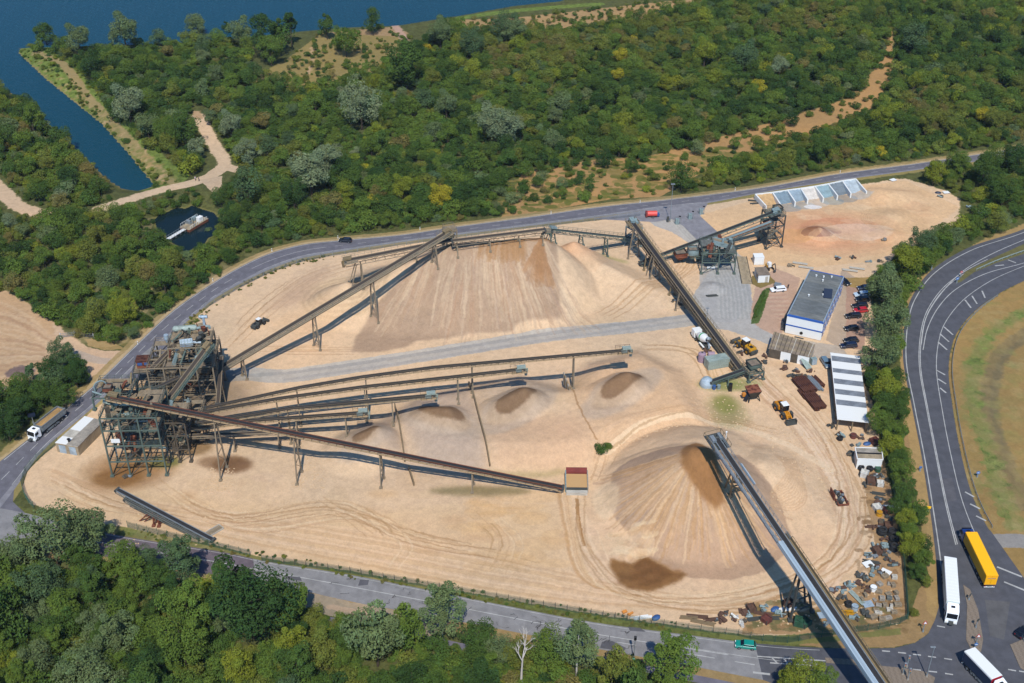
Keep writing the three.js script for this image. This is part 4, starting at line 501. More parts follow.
// verge scrub
for (const [list, n, wid] of [[[240, 288, 271, 273, 303, 262, 334, 256], 60, 1.6], [[130, 530, 222, 549, 345, 572, 512, 603, 690, 630], 160, 1.4], [[175, 342, 195, 320, 213, 304, 240, 288], 50, 2]]) { const c = curve(poly(list), 100), r = rng(list[0]); for (let i = 0; i < n; i++) { const p = c[(r() * 100) | 0]; grow({ x: p.x + rr(-wid, wid, r), z: p.z + rr(-wid, wid, r), r: rr(0.25, 0.6, r), form: 'bush', tone: pick({ dark: 1, olive: 3, brown: 2 }, r), where: 'verge', tiny: true }); } }
const ORD = ['first', 'second', 'third', 'fourth', 'fifth', 'sixth', 'seventh', 'eighth', 'ninth', 'tenth', 'eleventh', 'twelfth', 'thirteenth', 'fourteenth', 'fifteenth', 'sixteenth', 'seventeenth', 'eighteenth', 'nineteenth', 'twentieth', 'twenty-first', 'twenty-second', 'twenty-third', 'twenty-fourth', 'twenty-fifth', 'twenty-sixth', 'twenty-seventh', 'twenty-eighth', 'twenty-ninth', 'thirtieth'];
const toneWord = { deep: 'very dark green', dark: 'dark green', mid: 'fresh green', olive: 'olive green', lime: 'bright yellow-green', yellow: 'golden yellow', silver: 'pale silvery', grey: 'grey-green', blue: 'bluish green', brown: 'brownish olive' };
{
  const seen = [];
  for (const t of flora) { const h = groundH(t.x, t.z); t.y = h; const q = px(V(t.x, h + forms[t.form].height * t.r * 0.5, t.z)); t.u = q[0]; t.v = q[1]; t.s = t.r * q[2]; t.tree = tallForms.has(t.form); if (!t.tiny && t.u > -t.s * 0.6 && t.u < 1024 + t.s * 0.6 && t.v > -t.s && t.v < 683 + t.s * 0.7) seen.push(t); }
  const rank = (a, b) => (b.s + (b.star ? 500 : 0)) - (a.s + (a.star ? 500 : 0));
  const trees = seen.filter((t) => t.tree).sort(rank).slice(0, 290), bushes = seen.filter((t) => !t.tree).sort(rank).slice(0, 210), solo = new Set([...trees, ...bushes]);
  const groups = new Map();
  for (const t of solo) if (t.where === N) t.where = t.u < 110 ? 'at the left end of the near wood' : t.u < 205 ? 'in the near wood left of the biggest dark tree' : t.u < 330 ? 'in the near wood round the biggest dark tree' : 'in the near wood along the bottom centre';
  for (const t of solo) { const band = t.where === F ? (t.v < 80 ? 0 : t.v < 150 ? 1 : 2) : 0; t.gk = `${t.tree}|${t.tone}|${t.where}|${band}`; if (!groups.has(t.gk)) groups.set(t.gk, []); groups.get(t.gk).push(t); }
  const protos = new Map();
  for (const [k, list] of groups) {
    list.sort((a, b) => a.u - b.u);
    const band = +k.split('|')[3], t0 = list[0], bandWord = t0.where === F ? ['along the back of the far wood', 'in the middle of the far wood', 'in the front of the far wood above the road'][band] : t0.where;
    list.forEach((t, i) => {
      const kind = t.birch ? 'birch tree with white trunk' : t.tree ? (t.form === 'weeping' ? 'drooping tree' : 'leafy tree') : 'round bush';
      let label = list.length === 1 ? `${toneWord[t.tone]} ${kind}, only one of its colour ${bandWord}` : i === 0 ? `leftmost ${toneWord[t.tone]} ${kind} ${bandWord}` : i === list.length - 1 ? `rightmost ${toneWord[t.tone]} ${kind} ${bandWord}` : `${toneWord[t.tone]} ${kind}, ${ORD[i] ?? 'one more'} from left ${bandWord}`;
      const w = label.split(' '); if (w.length > 16) label = label.replace(' of its colour', '').replace(' above the road', '').split(' ').slice(0, 16).join(' ');
      const variant = ((hash2(t.x * 10, t.z * 10) * 99) | 0) % crownOf[t.form].length, key = `${t.form}|${variant}|${t.tone}|${!!t.birch}`;
      let o; const turn = hash2(t.z * 7, t.x * 3) * 6.28, at = V(t.x, t.y - 0.05, t.z), group = t.tree ? `trees ${bandWord}` : `bushes ${bandWord}`;
      if (!protos.has(key)) { o = thing(t.tree ? 'leafy_tree' : 'leafy_bush', label, t.tree ? 'tree' : 'bush', at, turn, group); mesh('crown', crownOf[t.form][variant], leafMat[t.tone], o); mesh(t.tree ? 'trunk' : 'stem', trunkOf[t.form][variant], t.birch ? birchMat : barkMat, o); o.scale.setScalar(t.r); protos.set(key, o); } else o = dup(protos.get(key), label, at, turn, group, t.r);
      o.userData.category = t.tree ? 'tree' : 'bush';
    });
  }
  // the mass of smaller trees and scrub that nobody could count
  const rest = flora.filter((t) => !solo.has(t)), by = new Map();
  for (const t of rest) { const v = ((hash2(t.x * 10, t.z * 10) * 99) | 0) % crownOf[t.form].length, k = `${t.form}|${v}`; if (!by.has(k)) by.set(k, []); by.get(k).push(t); }
  const m4 = new THREE.Matrix4(), cc = new THREE.Color(), rq = rng(9);
  for (const [k, list] of by) {
    const [form, v] = k.split('|'), im = new THREE.InstancedMesh(crownOf[form][v], leafAny, list.length);
    list.forEach((t, i) => { const s = t.r; im.setMatrixAt(i, m4.compose(V(t.x, t.y - 0.05, t.z), new THREE.Quaternion().setFromAxisAngle(Y, rr(0, 6.28, rq)), V(s * rr(0.9, 1.1, rq), s * rr(0.85, 1.1, rq), s * rr(0.9, 1.1, rq)))); const j = rr(0.85, 1.18, rq), c = tones[t.tone]; im.setColorAt(i, cc.setRGB(c[0] * j * rr(0.92, 1.1, rq), c[1] * j, c[2] * j)); });
    im.name = numbered(tallForms.has(form) ? 'woodland' : 'scrub'); im.castShadow = im.receiveShadow = true; im.userData.kind = 'stuff'; im.userData.label = tallForms.has(form) ? 'mass of small trees filling the woods round the works' : 'low green scrub filling the gaps of the woods'; scene.add(im);
  }
}
// leafless tree
{
  const r = rng(31), b = mb(), root = land(521, 686);
  const limb = (a, d, L, w, n) => { const e = a.clone().addScaledVector(d, L); b.cyl(a, e, w, w * 0.6, 5); if (n > 0) for (let i = 0; i < 3; i++) limb(a.clone().lerp(e, rr(0.55, 1, r)), d.clone().add(V(rr(-0.75, 0.75, r), rr(-0.1, 0.5, r), rr(-0.75, 0.75, r))).normalize(), L * rr(0.5, 0.75, r), w * 0.55, n - 1); };
  const o = thing('bare_tree', 'leafless pale grey tree standing at the edge of the near wood', 'tree', root), top = mb();
  part('trunk', deadMat, o, (q) => q.cyl(V(0, -0.2, 0), V(0.1, 4, 0), 0.32, 0.22, 7));
  limb(V(0.1, 4, 0), V(0.05, 1, 0).normalize(), 4.2, 0.22, 4); b.build('crown', deadMat, o);
}
// ------------------------------------------------------------------ conveyors
const partW = (name, mat, parent, f, under) => { const b = new MB(); f(b); if (!b.g.length) return null; const g = mergeGeometries(b.g); const root = under ?? parent; const o = parent.position; g.translate(-o.x, -o.y, -o.z); return mesh(name, g, mat, root); };
function conveyor(label, A, B, o = {}) {
  const { w = 1.2, walk = 1, truss = 0.9, legs = [], mats = {}, group } = o;
  const root = thing(o.name ?? 'belt_conveyor', label, 'conveyor', drop(A), 0, group);
  // the run may bend upwards or downwards at [share of the way, height] points
  const node = [A.clone(), ...(o.via ?? []).map(([t, h]) => A.clone().lerp(B, t).setY(h)), B.clone()], ts = [0, ...(o.via ?? []).map((q) => q[0]), 1];
  const L = A.distanceTo(B), seg = ts.slice(1).map((t, i) => { const d = node[i + 1].clone().sub(node[i]).normalize(), s = V(-d.z, 0, d.x).normalize(), up = s.clone().cross(d).normalize(); if (up.y < 0) up.negate(); return { d, s, up }; });
  const segAt = (t) => { let k = 0; while (k < seg.length - 1 && t > ts[k + 1]) k++; return k; };
  const { d, s, up } = seg.at(-1);
  const at = (t, side = 0, h = 0) => { const k = segAt(t), f = (t - ts[k]) / (ts[k + 1] - ts[k]), q = seg[k]; return node[k].clone().lerp(node[k + 1], f).addScaledVector(q.s, side).addScaledVector(q.up, h); };
  const run = (b, t0, t1, side, h, ww, hh) => { const cuts = [t0, ...ts.filter((t) => t > t0 + 1e-6 && t < t1 - 1e-6), t1]; for (let i = 1; i < cuts.length; i++) { const k = segAt((cuts[i - 1] + cuts[i]) / 2), f = (t) => node[k].clone().lerp(node[k + 1], (t - ts[k]) / (ts[k + 1] - ts[k])).addScaledVector(seg[k].s, side).addScaledVector(seg[k].up, h); b.bar(f(cuts[i - 1]), f(cuts[i]), ww, hh, seg[k].s); } };
  const frame = mats.frame ?? M.dusty, n = Math.max(2, Math.round(L / (o.bay ?? 3)));
  partW('belt', mats.belt ?? M.belt, root, (b) => run(b, 0, 1, 0, 0.1, w * 0.8, 0.12));
  partW('side_rail', mats.edge ?? frame, root, (b) => run(b, 0, 1, w / 2, 0.05, 0.16, 0.32));
  partW('side_rail', mats.edge ?? frame, root, (b) => run(b, 0, 1, -w / 2, 0.05, 0.16, 0.32));
  partW('idler_rollers', M.steelDark, root, (b) => { for (let i = 0; i <= n * 2; i++) b.bar(at(i / (n * 2), -w / 2, -0.08), at(i / (n * 2), w / 2, -0.08), 0.1, 0.1); }).userData.kind = 'stuff';
  if (truss) partW('truss', frame, root, (b) => {
    for (const q of [-1, 1]) { run(b, 0, 1, (q * w) / 2, -truss, 0.14, 0.14); for (let i = 0; i <= n; i++) { b.bar(at(i / n, (q * w) / 2, -truss), at(i / n, (q * w) / 2, 0), 0.09); if (i < n) b.bar(at((i + (i % 2)) / n, (q * w) / 2, -truss), at((i + 1 - (i % 2)) / n, (q * w) / 2, 0), 0.08); } }
    for (let i = 0; i <= n; i++) b.bar(at(i / n, -w / 2, -truss), at(i / n, w / 2, -truss), 0.09);
  });
  for (const q of walk === 2 ? [-1, 1] : walk ? [walk] : []) {
    const inn = q * (w / 2 + 0.15), wide = o.walkWidth ?? 0.8, out = q * (w / 2 + 0.15 + wide);
    partW('walkway', mats.walk ?? M.plank, root, (b) => run(b, 0.01, 0.99, (inn + out) / 2, -0.28, wide, 0.06));
    partW('handrail', mats.rail ?? frame, root, (b) => { const m = Math.round(L / 2); for (let i = 0; i <= m; i++) b.bar(at(0.01 + (0.98 * i) / m, out, -0.3), at(0.01 + (0.98 * i) / m, out, 0.85), 0.07); for (const h of [0.35, 0.85]) run(b, 0.01, 0.99, out, h, 0.07, 0.07); });
  }
  for (const t of [0, 1]) partW(t ? 'head_pulley' : 'tail_pulley', M.steelDark, root, (b) => b.cyl(at(t, -w / 2 - 0.2, 0), at(t, w / 2 + 0.2, 0), 0.32, 0.32, 12));
  for (const l of legs) {
    const sp = l.splay ?? 1.6, top = l.at ? null : at(l.t, 0, -(truss || 0.2)), feet = [];
    for (const q of [-1, 1]) { const a = at(l.t, (q * w) / 2, -(truss || 0.2)), f = a.clone().addScaledVector(s, q * sp).addScaledVector(V(d.x, 0, d.z), l.rake ?? 0); const g = drop(f, -0.2); feet.push([a, g]); partW('support_leg', mats.leg ?? frame, root, (b) => { b.bar(a, g, 0.3); b.box(g.x, g.y + 0.3, g.z, 0.8, 0.5, 0.8); }); }
    const H = feet[0][0].y - feet[0][1].y;
    if (H > 2.5) partW('brace', mats.leg ?? frame, root, (b) => { const m = H > 8 ? 3 : 2; for (let i = 1; i <= m; i++) { const k = i / (m + 0.6), k0 = (i - 1) / (m + 0.6); const [x, y] = [feet[0][0].clone().lerp(feet[0][1], k), feet[1][0].clone().lerp(feet[1][1], k)]; b.bar(x, y, 0.14); b.bar(feet[0][0].clone().lerp(feet[0][1], k0), y, 0.11); } });
    if (l.four) for (const q of [-1, 1]) { const a = at(l.t + 1.5 / L, (q * w) / 2, -(truss || 0.2)), f = drop(at(l.t + (l.four + 1.5) / L, (q * w) / 2 + q * sp, 0), -0.2); partW('support_leg', mats.leg ?? frame, root, (b) => b.bar(a, f, 0.26)); }
  }
  if (o.head) {                       // drive station and discharge chute
    const c = at(1, 0, 0), hm = mats.head ?? M.mint, w2 = w + 1.1;
    partW('drive_unit', hm, root, (b) => { b.bar(at(1 - 1.8 / L, 0, 0.75), at(1 + 0.4 / L, 0, 0.75), w2 * 0.55, 0.6, s); b.bar(at(1 - 2.2 / L, w / 2 + 0.45, 0.25), at(1 - 0.7 / L, w / 2 + 0.45, 0.25), 0.7, 0.7, s); });
    partW('head_platform', mats.walk ?? M.steel, root, (b) => { b.bar(at(1 - 3.4 / L, w2 / 2, -0.3), at(1 + 0.6 / L, w2 / 2, -0.3), 1, 0.08, s); b.bar(at(1 - 3.4 / L, -w2 / 2, -0.3), at(1 + 0.6 / L, -w2 / 2, -0.3), 1, 0.08, s); });
    partW('platform_railing', mats.rail ?? M.rail, root, (b) => { for (const q of [-1, 1]) { for (let i = 0; i < 4; i++) b.bar(at(1 - (3.3 - i * 1.25) / L, q * (w2 / 2 + 0.5), -0.3), at(1 - (3.3 - i * 1.25) / L, q * (w2 / 2 + 0.5), 0.8), 0.07); for (const h of [0.3, 0.8]) b.bar(at(1 - 3.4 / L, q * (w2 / 2 + 0.5), h), at(1 + 0.6 / L, q * (w2 / 2 + 0.5), h), 0.07); } });
    partW('discharge_chute', hm, root, (b) => { const k = c.clone().addScaledVector(d, 0.5); b.add(new THREE.CylinderGeometry(0.75, 0.45, 1.8, 4, 1, true).rotateY(Math.PI / 4), new THREE.Matrix4().makeTranslation(k.x, k.y - 1, k.z)); });
  }
  return Object.assign(root, { at, L, d, s, up });
}
const dust = { head: M.brownSteel, frame: M.dusty, belt: M.beltDusty, walk: M.plank, rail: M.rail };
const greyC = { frame: M.greenSteel, belt: M.belt, walk: M.steel, rail: M.greenSteel, head: M.bluegrey };
// long reclaim conveyor with rusty edges, hopper to tower
conveyor('long dusty conveyor with rusty edges rising from the red hopper to the plant', P(563, 487.5, 2), P(110, 396.2, 21.4), { w: 1.2, walk: -1, walkWidth: 0.5, truss: 0.8, mats: { ...dust, edge: M.rust, belt: M.belt, walk: M.sandPlank, rail: M.dustyDark }, legs: [{ t: 0.2, splay: 1 }, { t: 0.405, splay: 1.2, rake: 0 }, { t: 0.595, splay: 1.8 }, { t: 0.77, splay: 2 }], head: true });
conveyor('dusty conveyor climbing from the plant to the crest of the far stockpile', P(203, 378, 5), P(449, 231.5, 21), { w: 1.4, walk: 1, truss: 1.2, mats: dust, legs: [{ t: 0.42, splay: 1 }, { t: 0.66, splay: 1.2 }, { t: 0.14, splay: 0.6 }, { t: 0.93, splay: 0.8 }], head: true });
conveyor('brown gallery conveyor along the crest of the far stockpile', P(452, 241, 18.6), P(545, 229.5, 19.6), { w: 1.5, walk: -1, truss: 1.4, mats: dust, legs: [{ t: 0.05, splay: 0.5 }, { t: 0.4, splay: 0.4 }, { t: 0.72, splay: 0.4 }, { t: 0.97, splay: 0.6 }] });
conveyor('shorter brown conveyor dropping sand left of the far stockpile crest', P(452, 240, 16.5), P(345, 261, 15), { w: 1.6, walk: 1, truss: 1.6, mats: dust, legs: [{ t: 0.86, splay: 0.6, four: 2 }, { t: 0.35, splay: 0.6 }], head: true });
conveyor('grey conveyor from the transfer tower to the pale sand cone', P(630, 238, 3.2), P(551, 229.5, 16.2), { w: 1.2, walk: 1, truss: 1, mats: greyC, legs: [{ t: 0.62, splay: 0.7 }, { t: 0.96, splay: 0.8, four: 1 }, { t: 0.3, splay: 0.5 }], head: true });
conveyor('long grey conveyor crossing the haul track towards the transfer tower', P(742, 371, 2), P(631, 220.5, 11.5), { w: 1.5, walk: 1, truss: 1.1, mats: { ...greyC, frame: M.dusty, rail: M.dusty, walk: M.brownSteel }, legs: [{ t: 0.25, splay: 0.8 }, { t: 0.5, splay: 0.9 }, { t: 0.74, splay: 0.9, four: 1.5 }, { t: 0.95, splay: 1.2 }], head: true });
conveyor('lower brown conveyor running beside the long grey conveyor', P(735, 368, 1.2), P(640, 240, 7.2), { w: 1.1, walk: 0, truss: 0.8, mats: { ...dust, belt: M.beltDusty, frame: M.brownSteel }, legs: [{ t: 0.3, splay: 0.5 }, { t: 0.62, splay: 0.5 }, { t: 0.9, splay: 0.5 }] });
conveyor('short dark feed conveyor between white tank and long grey conveyor', P(710, 382, 1.6), P(744, 370, 3.2), { w: 1.2, walk: 0, truss: 0.6, mats: greyC, legs: [{ t: 0.5, splay: 0.4 }] });
conveyor('grey conveyor rising over the screening plant to the eastern tower', P(640, 263, 1.2), P(778, 210.5, 13), { w: 1.4, walk: 0, truss: 1, mats: greyC, legs: [{ t: 0.3, splay: 0.5 }, { t: 0.52, splay: 0.7 }], head: true });
conveyor('blue-grey covered return conveyor from screening plant to eastern tower', P(715, 243, 6.5), P(772, 221.5, 11), { w: 1.3, walk: 1, truss: 0.8, mats: { ...greyC, belt: M.bluegrey, edge: M.rust, frame: M.galvan }, legs: [] });
const fanM = { ...dust, belt: M.belt, walk: M.sandPlank, frame: M.dusty, rail: M.dustyDark, edge: M.dustyDark, head: M.mint }, fan = 'stacking conveyors fanning out from the plant';
const fanO = { w: 0.8, walk: 1, walkWidth: 0.55, truss: 0.5, mats: fanM, head: true, group: fan };
conveyor('longest top conveyor of the fan, ending over the right bay', P(205, 408, 8), P(629, 350, 13), { ...fanO, via: [[0.22, 11.4], [0.36, 12.7], [0.53, 13.5]], legs: [{ t: 0.21, splay: 0.4 }, { t: 0.37, splay: 0.4 }, { t: 0.62, splay: 0.6 }, { t: 0.865, splay: 0.5 }] });
conveyor('second conveyor of the fan, ending over the middle bay', P(200, 412.5, 8), P(524, 369, 12), { ...fanO, via: [[0.24, 10], [0.49, 11.1]], legs: [{ t: 0.23, splay: 0.4 }, { t: 0.5, splay: 0.4 }, { t: 0.79, splay: 0.6 }] });
conveyor('third conveyor of the fan, with a pale blue head machine', P(196, 423, 8), P(434, 395, 11), { ...fanO, via: [[0.17, 8.9], [0.4, 10.3]], legs: [{ t: 0.38, splay: 0.4 }, { t: 0.82, splay: 0.5 }] });
conveyor('shortest conveyor of the fan, stopping over the left heap', P(190, 428, 7), P(366, 412.5, 9.5), { ...fanO, via: [[0.33, 8.5]], legs: [{ t: 0.6, splay: 0.4 }, { t: 0.88, splay: 0.4 }] });
conveyor('low return conveyor under the fan beside the long conveyor', P(188, 436, 5), P(300, 431, 4.6), { w: 0.9, walk: 0, truss: 0.6, mats: dust, legs: [{ t: 0.4, splay: 0.3 }, { t: 0.8, splay: 0.3 }], group: fan });
conveyor('dusty conveyor climbing steeply across the northern plant tower', P(165, 403, 12.5), P(209, 344.5, 20.5), { w: 1.3, walk: 1, truss: 1.1, mats: { ...dust, walk: M.greenSteel, rail: M.greenSteel }, legs: [], head: true });
// the long overhead conveyor over the road
{
  const A = P(716, 438, 21), B = P(881, 683, 9.1), e = B.clone().lerp(A, -0.35), c = conveyor('very long overhead conveyor crossing the yard corner and the south road', e, A, { name: 'overhead_conveyor', w: 1.3, walk: 0, truss: 1.3, bay: 2.5, mats: { frame: M.galvan, belt: M.belt, edge: M.galvan }, legs: [] });
  const T = (u, v) => 1 - (A.distanceTo(e) ? P(u, v, 14).distanceTo(A) / A.distanceTo(e) : 0);
  const cut = T(787, 544);
  partW('blue_cover', M.paleBlue, c, (b) => { b.bar(c.at(0, -1.2, 0.4), c.at(cut, -1.2, 0.4), 1.05, 0.1, c.s); b.bar(c.at(0, -1.72, -0.15), c.at(cut, -1.72, -0.15), 0.08, 1.1, c.s); });
  partW('walkway', M.brownSteel, c, (b) => { b.bar(c.at(0, 1.05, -0.3), c.at(cut + 0.02, 1.05, -0.3), 0.7, 0.08, c.s); b.bar(c.at(0, 1.45, 0.1), c.at(cut + 0.02, 1.45, 0.1), 0.08, 0.8, c.s); });
  partW('handrail', M.brownSteel, c, (b) => { const m = 40; for (let i = 0; i <= m; i++) b.bar(c.at((i / m) * cut, 1.5, 0), c.at((i / m) * cut, 1.5, 1), 0.08); b.bar(c.at(0, 1.5, 1), c.at(cut, 1.5, 1), 0.09); });
  partW('walkway', M.galvan, c, (b) => b.bar(c.at(cut, -1.5, -0.3), c.at(1, -1.5, -0.3), 0.8, 0.06, c.s));
  for (const q of [-2, 1.1]) partW('handrail', M.galvan, c, (b) => { const m = 18; for (let i = 0; i <= m; i++) b.bar(c.at(lerp(cut, 1, i / m), q, -0.3), c.at(lerp(cut, 1, i / m), q, 0.8), 0.08); for (const h of [0.3, 0.8]) b.bar(c.at(cut, q, h), c.at(1, q, h), 0.08); });
  partW('roller_guard', M.paleBlue, c, (b) => b.bar(c.at(0.83, 1.3, 0.5), c.at(0.9, 1.3, 0.5), 0.5, 0.08, c.s));
  partW('head_platform', M.steelDark, c, (b) => { b.bar(c.at(0.965, 0, -0.5), c.at(1.02, 0, -0.5), 4.2, 0.1, c.s); });
  partW('platform_railing', M.brownSteel, c, (b) => { for (const q of [-2.1, 2.1]) { for (const t of [0.965, 0.985, 1.005, 1.02]) b.bar(c.at(t, q, -0.5), c.at(t, q, 0.7), 0.1); b.bar(c.at(0.965, q, 0.7), c.at(1.02, q, 0.7), 0.09); } b.bar(c.at(1.02, -2.1, 0.7), c.at(1.02, 2.1, 0.7), 0.09); });
  partW('drive_unit', M.galvan, c, (b) => { b.bar(c.at(0.985, -1.1, 0.4), c.at(1.005, -1.1, 0.4), 0.9, 0.8, c.s); b.bar(c.at(0.99, 0.9, 0.3), c.at(1.01, 0.9, 0.3), 0.6, 0.6, c.s); });
  partW('warning_lamp_post', M.whitePaint, c, (b) => { const p = c.at(0.99, 2, 0); b.cyl(p, p.clone().add(V(0, 1.8, 0)), 0.06); b.ball(p.x, p.y + 1.9, p.z, 0.22, 8); });
  // two portal trestles
  for (const [fu0, fv0, fu1, fv1, t, f] of [[790, 621, 812, 612, T(806, 570), 1], [730, 496, 743, 491, T(741, 474), 0]]) {
    const tops = [c.at(t, -0.7, -1.5), c.at(t, 0.7, -1.5)], feet = [land(fu1, fv1, -0.1), land(fu0, fv0, -0.1)];
    if (c.at(t, 0.7).x > c.at(t, -0.7).x) feet.reverse();
    for (let i = 0; i < 2; i++) partW('trestle_leg', f ? M.steelDark : M.brownSteel, c, (b) => { b.bar(tops[i], feet[i], 0.4); b.bar(tops[i].clone().addScaledVector(c.d, 1), feet[i].clone().addScaledVector(V(c.d.x, 0, c.d.z), 2.6), 0.32); b.box(feet[i].x, feet[i].y + 0.3, feet[i].z, 1, 0.7, 1); });
    partW('trestle_brace', f ? M.steelDark : M.brownSteel, c, (b) => { for (const k of [0.3, 0.55, 0.8]) { b.bar(tops[0].clone().lerp(feet[0], k), tops[1].clone().lerp(feet[1], k), 0.25); b.bar(tops[0].clone().lerp(feet[0], k - 0.25), tops[1].clone().lerp(feet[1], k), 0.16); } });
  }
}
// two old conveyors parked by the south fence
conveyor('upper of two dark mobile conveyors parked aslant by the south fence', P(213, 540, 0.6), P(117, 489.5, 6.2), { name: 'mobile_conveyor', w: 1.1, walk: 0, truss: 0.7, mats: { frame: M.steel, belt: M.belt, edge: M.galvan, leg: M.rust }, legs: [{ t: 0.55, splay: 0.4, four: 3 }] });
conveyor('lower shorter mobile conveyor parked against its longer twin', P(199, 537, 0.5), P(125.5, 499, 4.6), { name: 'mobile_conveyor', w: 0.9, walk: 0, truss: 0.6, mats: { frame: M.steel, belt: M.belt, edge: M.steel, leg: M.rust }, legs: [{ t: 0.6, splay: 0.4, four: 3 }] });
{ const p = land(211.5, 533), o = thing('steel_tray', 'flat grey steel tray lying beside the parked mobile conveyors', 'tray', p, -0.75); part('tray_floor', M.dusty, o, (b) => b.box(0, 0.12, 0, 1.7, 0.1, 5.2)); for (const q of [-1, 1]) part('rim', M.concretePale, o, (b) => b.box(q * 0.9, 0.2, 0, 0.12, 0.4, 5.4)); for (const q of [-1, 1]) part('rim', M.concretePale, o, (b) => b.box(0, 0.2, q * 2.72, 1.66, 0.4, 0.12)); }
// ------------------------------------------------------------------ steel towers and machines
function steelTower(label, at, turn, sx, sz, levels, o = {}) {
  const root = thing(o.name ?? 'steel_tower', label, o.category ?? 'steel tower', at, turn), nx = o.nx ?? 3, nz = o.nz ?? 3, r = rng(o.seed ?? 5), top = levels.at(-1), X = (i) => -sx / 2 + (sx * i) / (nx - 1), Z = (i) => -sz / 2 + (sz * i) / (nz - 1);
  const m = o.mat ?? M.dustyDark, m2 = o.beam ?? M.steel;
  for (let i = 0; i < nx; i++) for (let j = 0; j < nz; j++) { if (i && j && i < nx - 1 && j < nz - 1) continue; part('column', m2, root, (b) => { b.box(X(i), top / 2 - 0.2, Z(j), 0.34, top + 0.4, 0.34); b.box(X(i), 0.2, Z(j), 0.9, 0.5, 0.9); }); }
  levels.forEach((h, k) => {
    part('floor_beams', m2, root, (b) => { for (let i = 0; i < nx; i++) b.box(X(i), h - 0.18, 0, 0.26, 0.36, sz); for (let j = 0; j < nz; j++) b.box(0, h - 0.2, Z(j), sx, 0.3, 0.26); });
    const dk = o.decks ? o.decks[k] : 0.7;
    if (dk) part('deck', o.deck ?? M.dusty, root, (b) => { for (let i = 0; i < (nx - 1) * 2; i++) { const J = Math.max(1, Math.round((nz - 1) * 2 * clamp(dk + rr(-0.5, 0.5, r), 0, 1))), flip = 0; for (let j = 0; j < J; j++) b.box(-sx / 2 + (sx * (i + 0.5)) / ((nx - 1) * 2), h + 0.05, -sz / 2 + (sz * (j + 0.5)) / ((nz - 1) * 2), sx / ((nx - 1) * 2) + 0.002, 0.08, sz / ((nz - 1) * 2) + 0.002); } });
    if (dk) part('railing', m2, root, (b) => { for (const [x0, z0, x1, z1] of [[-1, -1, 1, -1], [1, -1, 1, 1], [1, 1, -1, 1], [-1, 1, -1, -1]]) { const p = V((x0 * sx) / 2, h, (z0 * sz) / 2), q = V((x1 * sx) / 2, h, (z1 * sz) / 2), n = Math.round(p.distanceTo(q) / 1.6); for (let i = 0; i <= n; i++) { const c = p.clone().lerp(q, i / n); b.bar(c, c.clone().add(V(0, 1.1, 0)), 0.07); } for (const e of [0.55, 1.1]) b.bar(p.clone().add(V(0, e, 0)), q.clone().add(V(0, e, 0)), 0.07); } });
    const h0 = k ? levels[k - 1] : 0;
    part('brace', m, root, (b) => { for (let i = 0; i < nx - 1; i++) for (const z of [-sz / 2, sz / 2]) if (r() < 0.75) { b.bar(V(X(i), h0, z), V(X(i + 1), h, z), 0.18); if (r() < 0.4) b.bar(V(X(i), h, z), V(X(i + 1), h0, z), 0.18); } for (let j = 0; j < nz - 1; j++) for (const x of [-sx / 2, sx / 2]) if (r() < 0.75) { b.bar(V(x, h0, Z(j)), V(x, h, Z(j + 1)), 0.18); } b.bar(V(X(0), h - 0.5, -sz / 2), V(X(1), h - 0.5, -sz / 2), 0.12); });
  });
  if (o.clutter) for (let i = 0; i < o.clutter; i++) { // ducts, motors, chutes and pipes crowding the decks
    const k = (r() * levels.length) | 0, y = levels[k] + 0.1, x = rr(-sx / 2 + 0.8, sx / 2 - 0.8, r), z = rr(-sz / 2 + 0.8, sz / 2 - 0.8, r), mm = [M.dusty, M.dustyDark, M.steelDark, M.greenSteel, M.bluegrey, M.rust, M.brownSteel][(r() * 7) | 0], q = r();
    if (q < 0.25) part('duct', mm, root, (b) => b.cyl(V(x, y, z), V(clamp(x + rr(-3, 3, r), -sx / 2, sx / 2), y + rr(1, 3.5, r), clamp(z + rr(-2, 2, r), -sz / 2, sz / 2)), 0.28, 0.22, 8)); else if (q < 0.5) part('chute', mm, root, (b) => b.bar(V(x, y + rr(1.5, 3, r), z), V(x + rr(-2, 2, r), y - rr(0.5, 2, r), z + rr(-1.5, 1.5, r)), rr(0.7, 1.3, r), rr(0.5, 0.9, r))); else if (q < 0.75) part('motor', mm, root, (b) => { b.rbox(x, y + 0.5, z, rr(0.8, 1.8, r), rr(0.7, 1.3, r), rr(0.8, 1.5, r), 0.06); b.cyl(V(x, y + 0.8, z), V(x, y + 1.6, z), 0.25, 0.25, 8); }); else part('pipe', mm, root, (b) => { const x1 = clamp(x + rr(-5, 5, r), -sx / 2, sx / 2); b.cyl(V(x, y + 0.9, z), V(x1, y + 0.9, z), 0.13, 0.13, 6); b.cyl(V(x1, y + 0.9, z), V(x1, y - 1.4, z), 0.13, 0.13, 6); });
  }
  return root;
}
function stairs(root, a, b, w, mat) { part('stairway', mat, root, (m) => { const n = 9, s = V(0, 0, 0).copy(b).sub(a).setY(0).normalize(), q = V(-s.z, 0, s.x); for (const k of [-1, 1]) { const o = q.clone().multiplyScalar((k * w) / 2); m.bar(a.clone().add(o), b.clone().add(o), 0.1, 0.26); m.bar(a.clone().add(o).add(V(0, 1, 0)), b.clone().add(o).add(V(0, 1, 0)), 0.07); } for (let i = 0; i <= n; i++) { const c = a.clone().lerp(b, i / n); m.bar(c.clone().addScaledVector(q, -w / 2), c.clone().addScaledVector(q, w / 2), 0.28, 0.06); } }); }
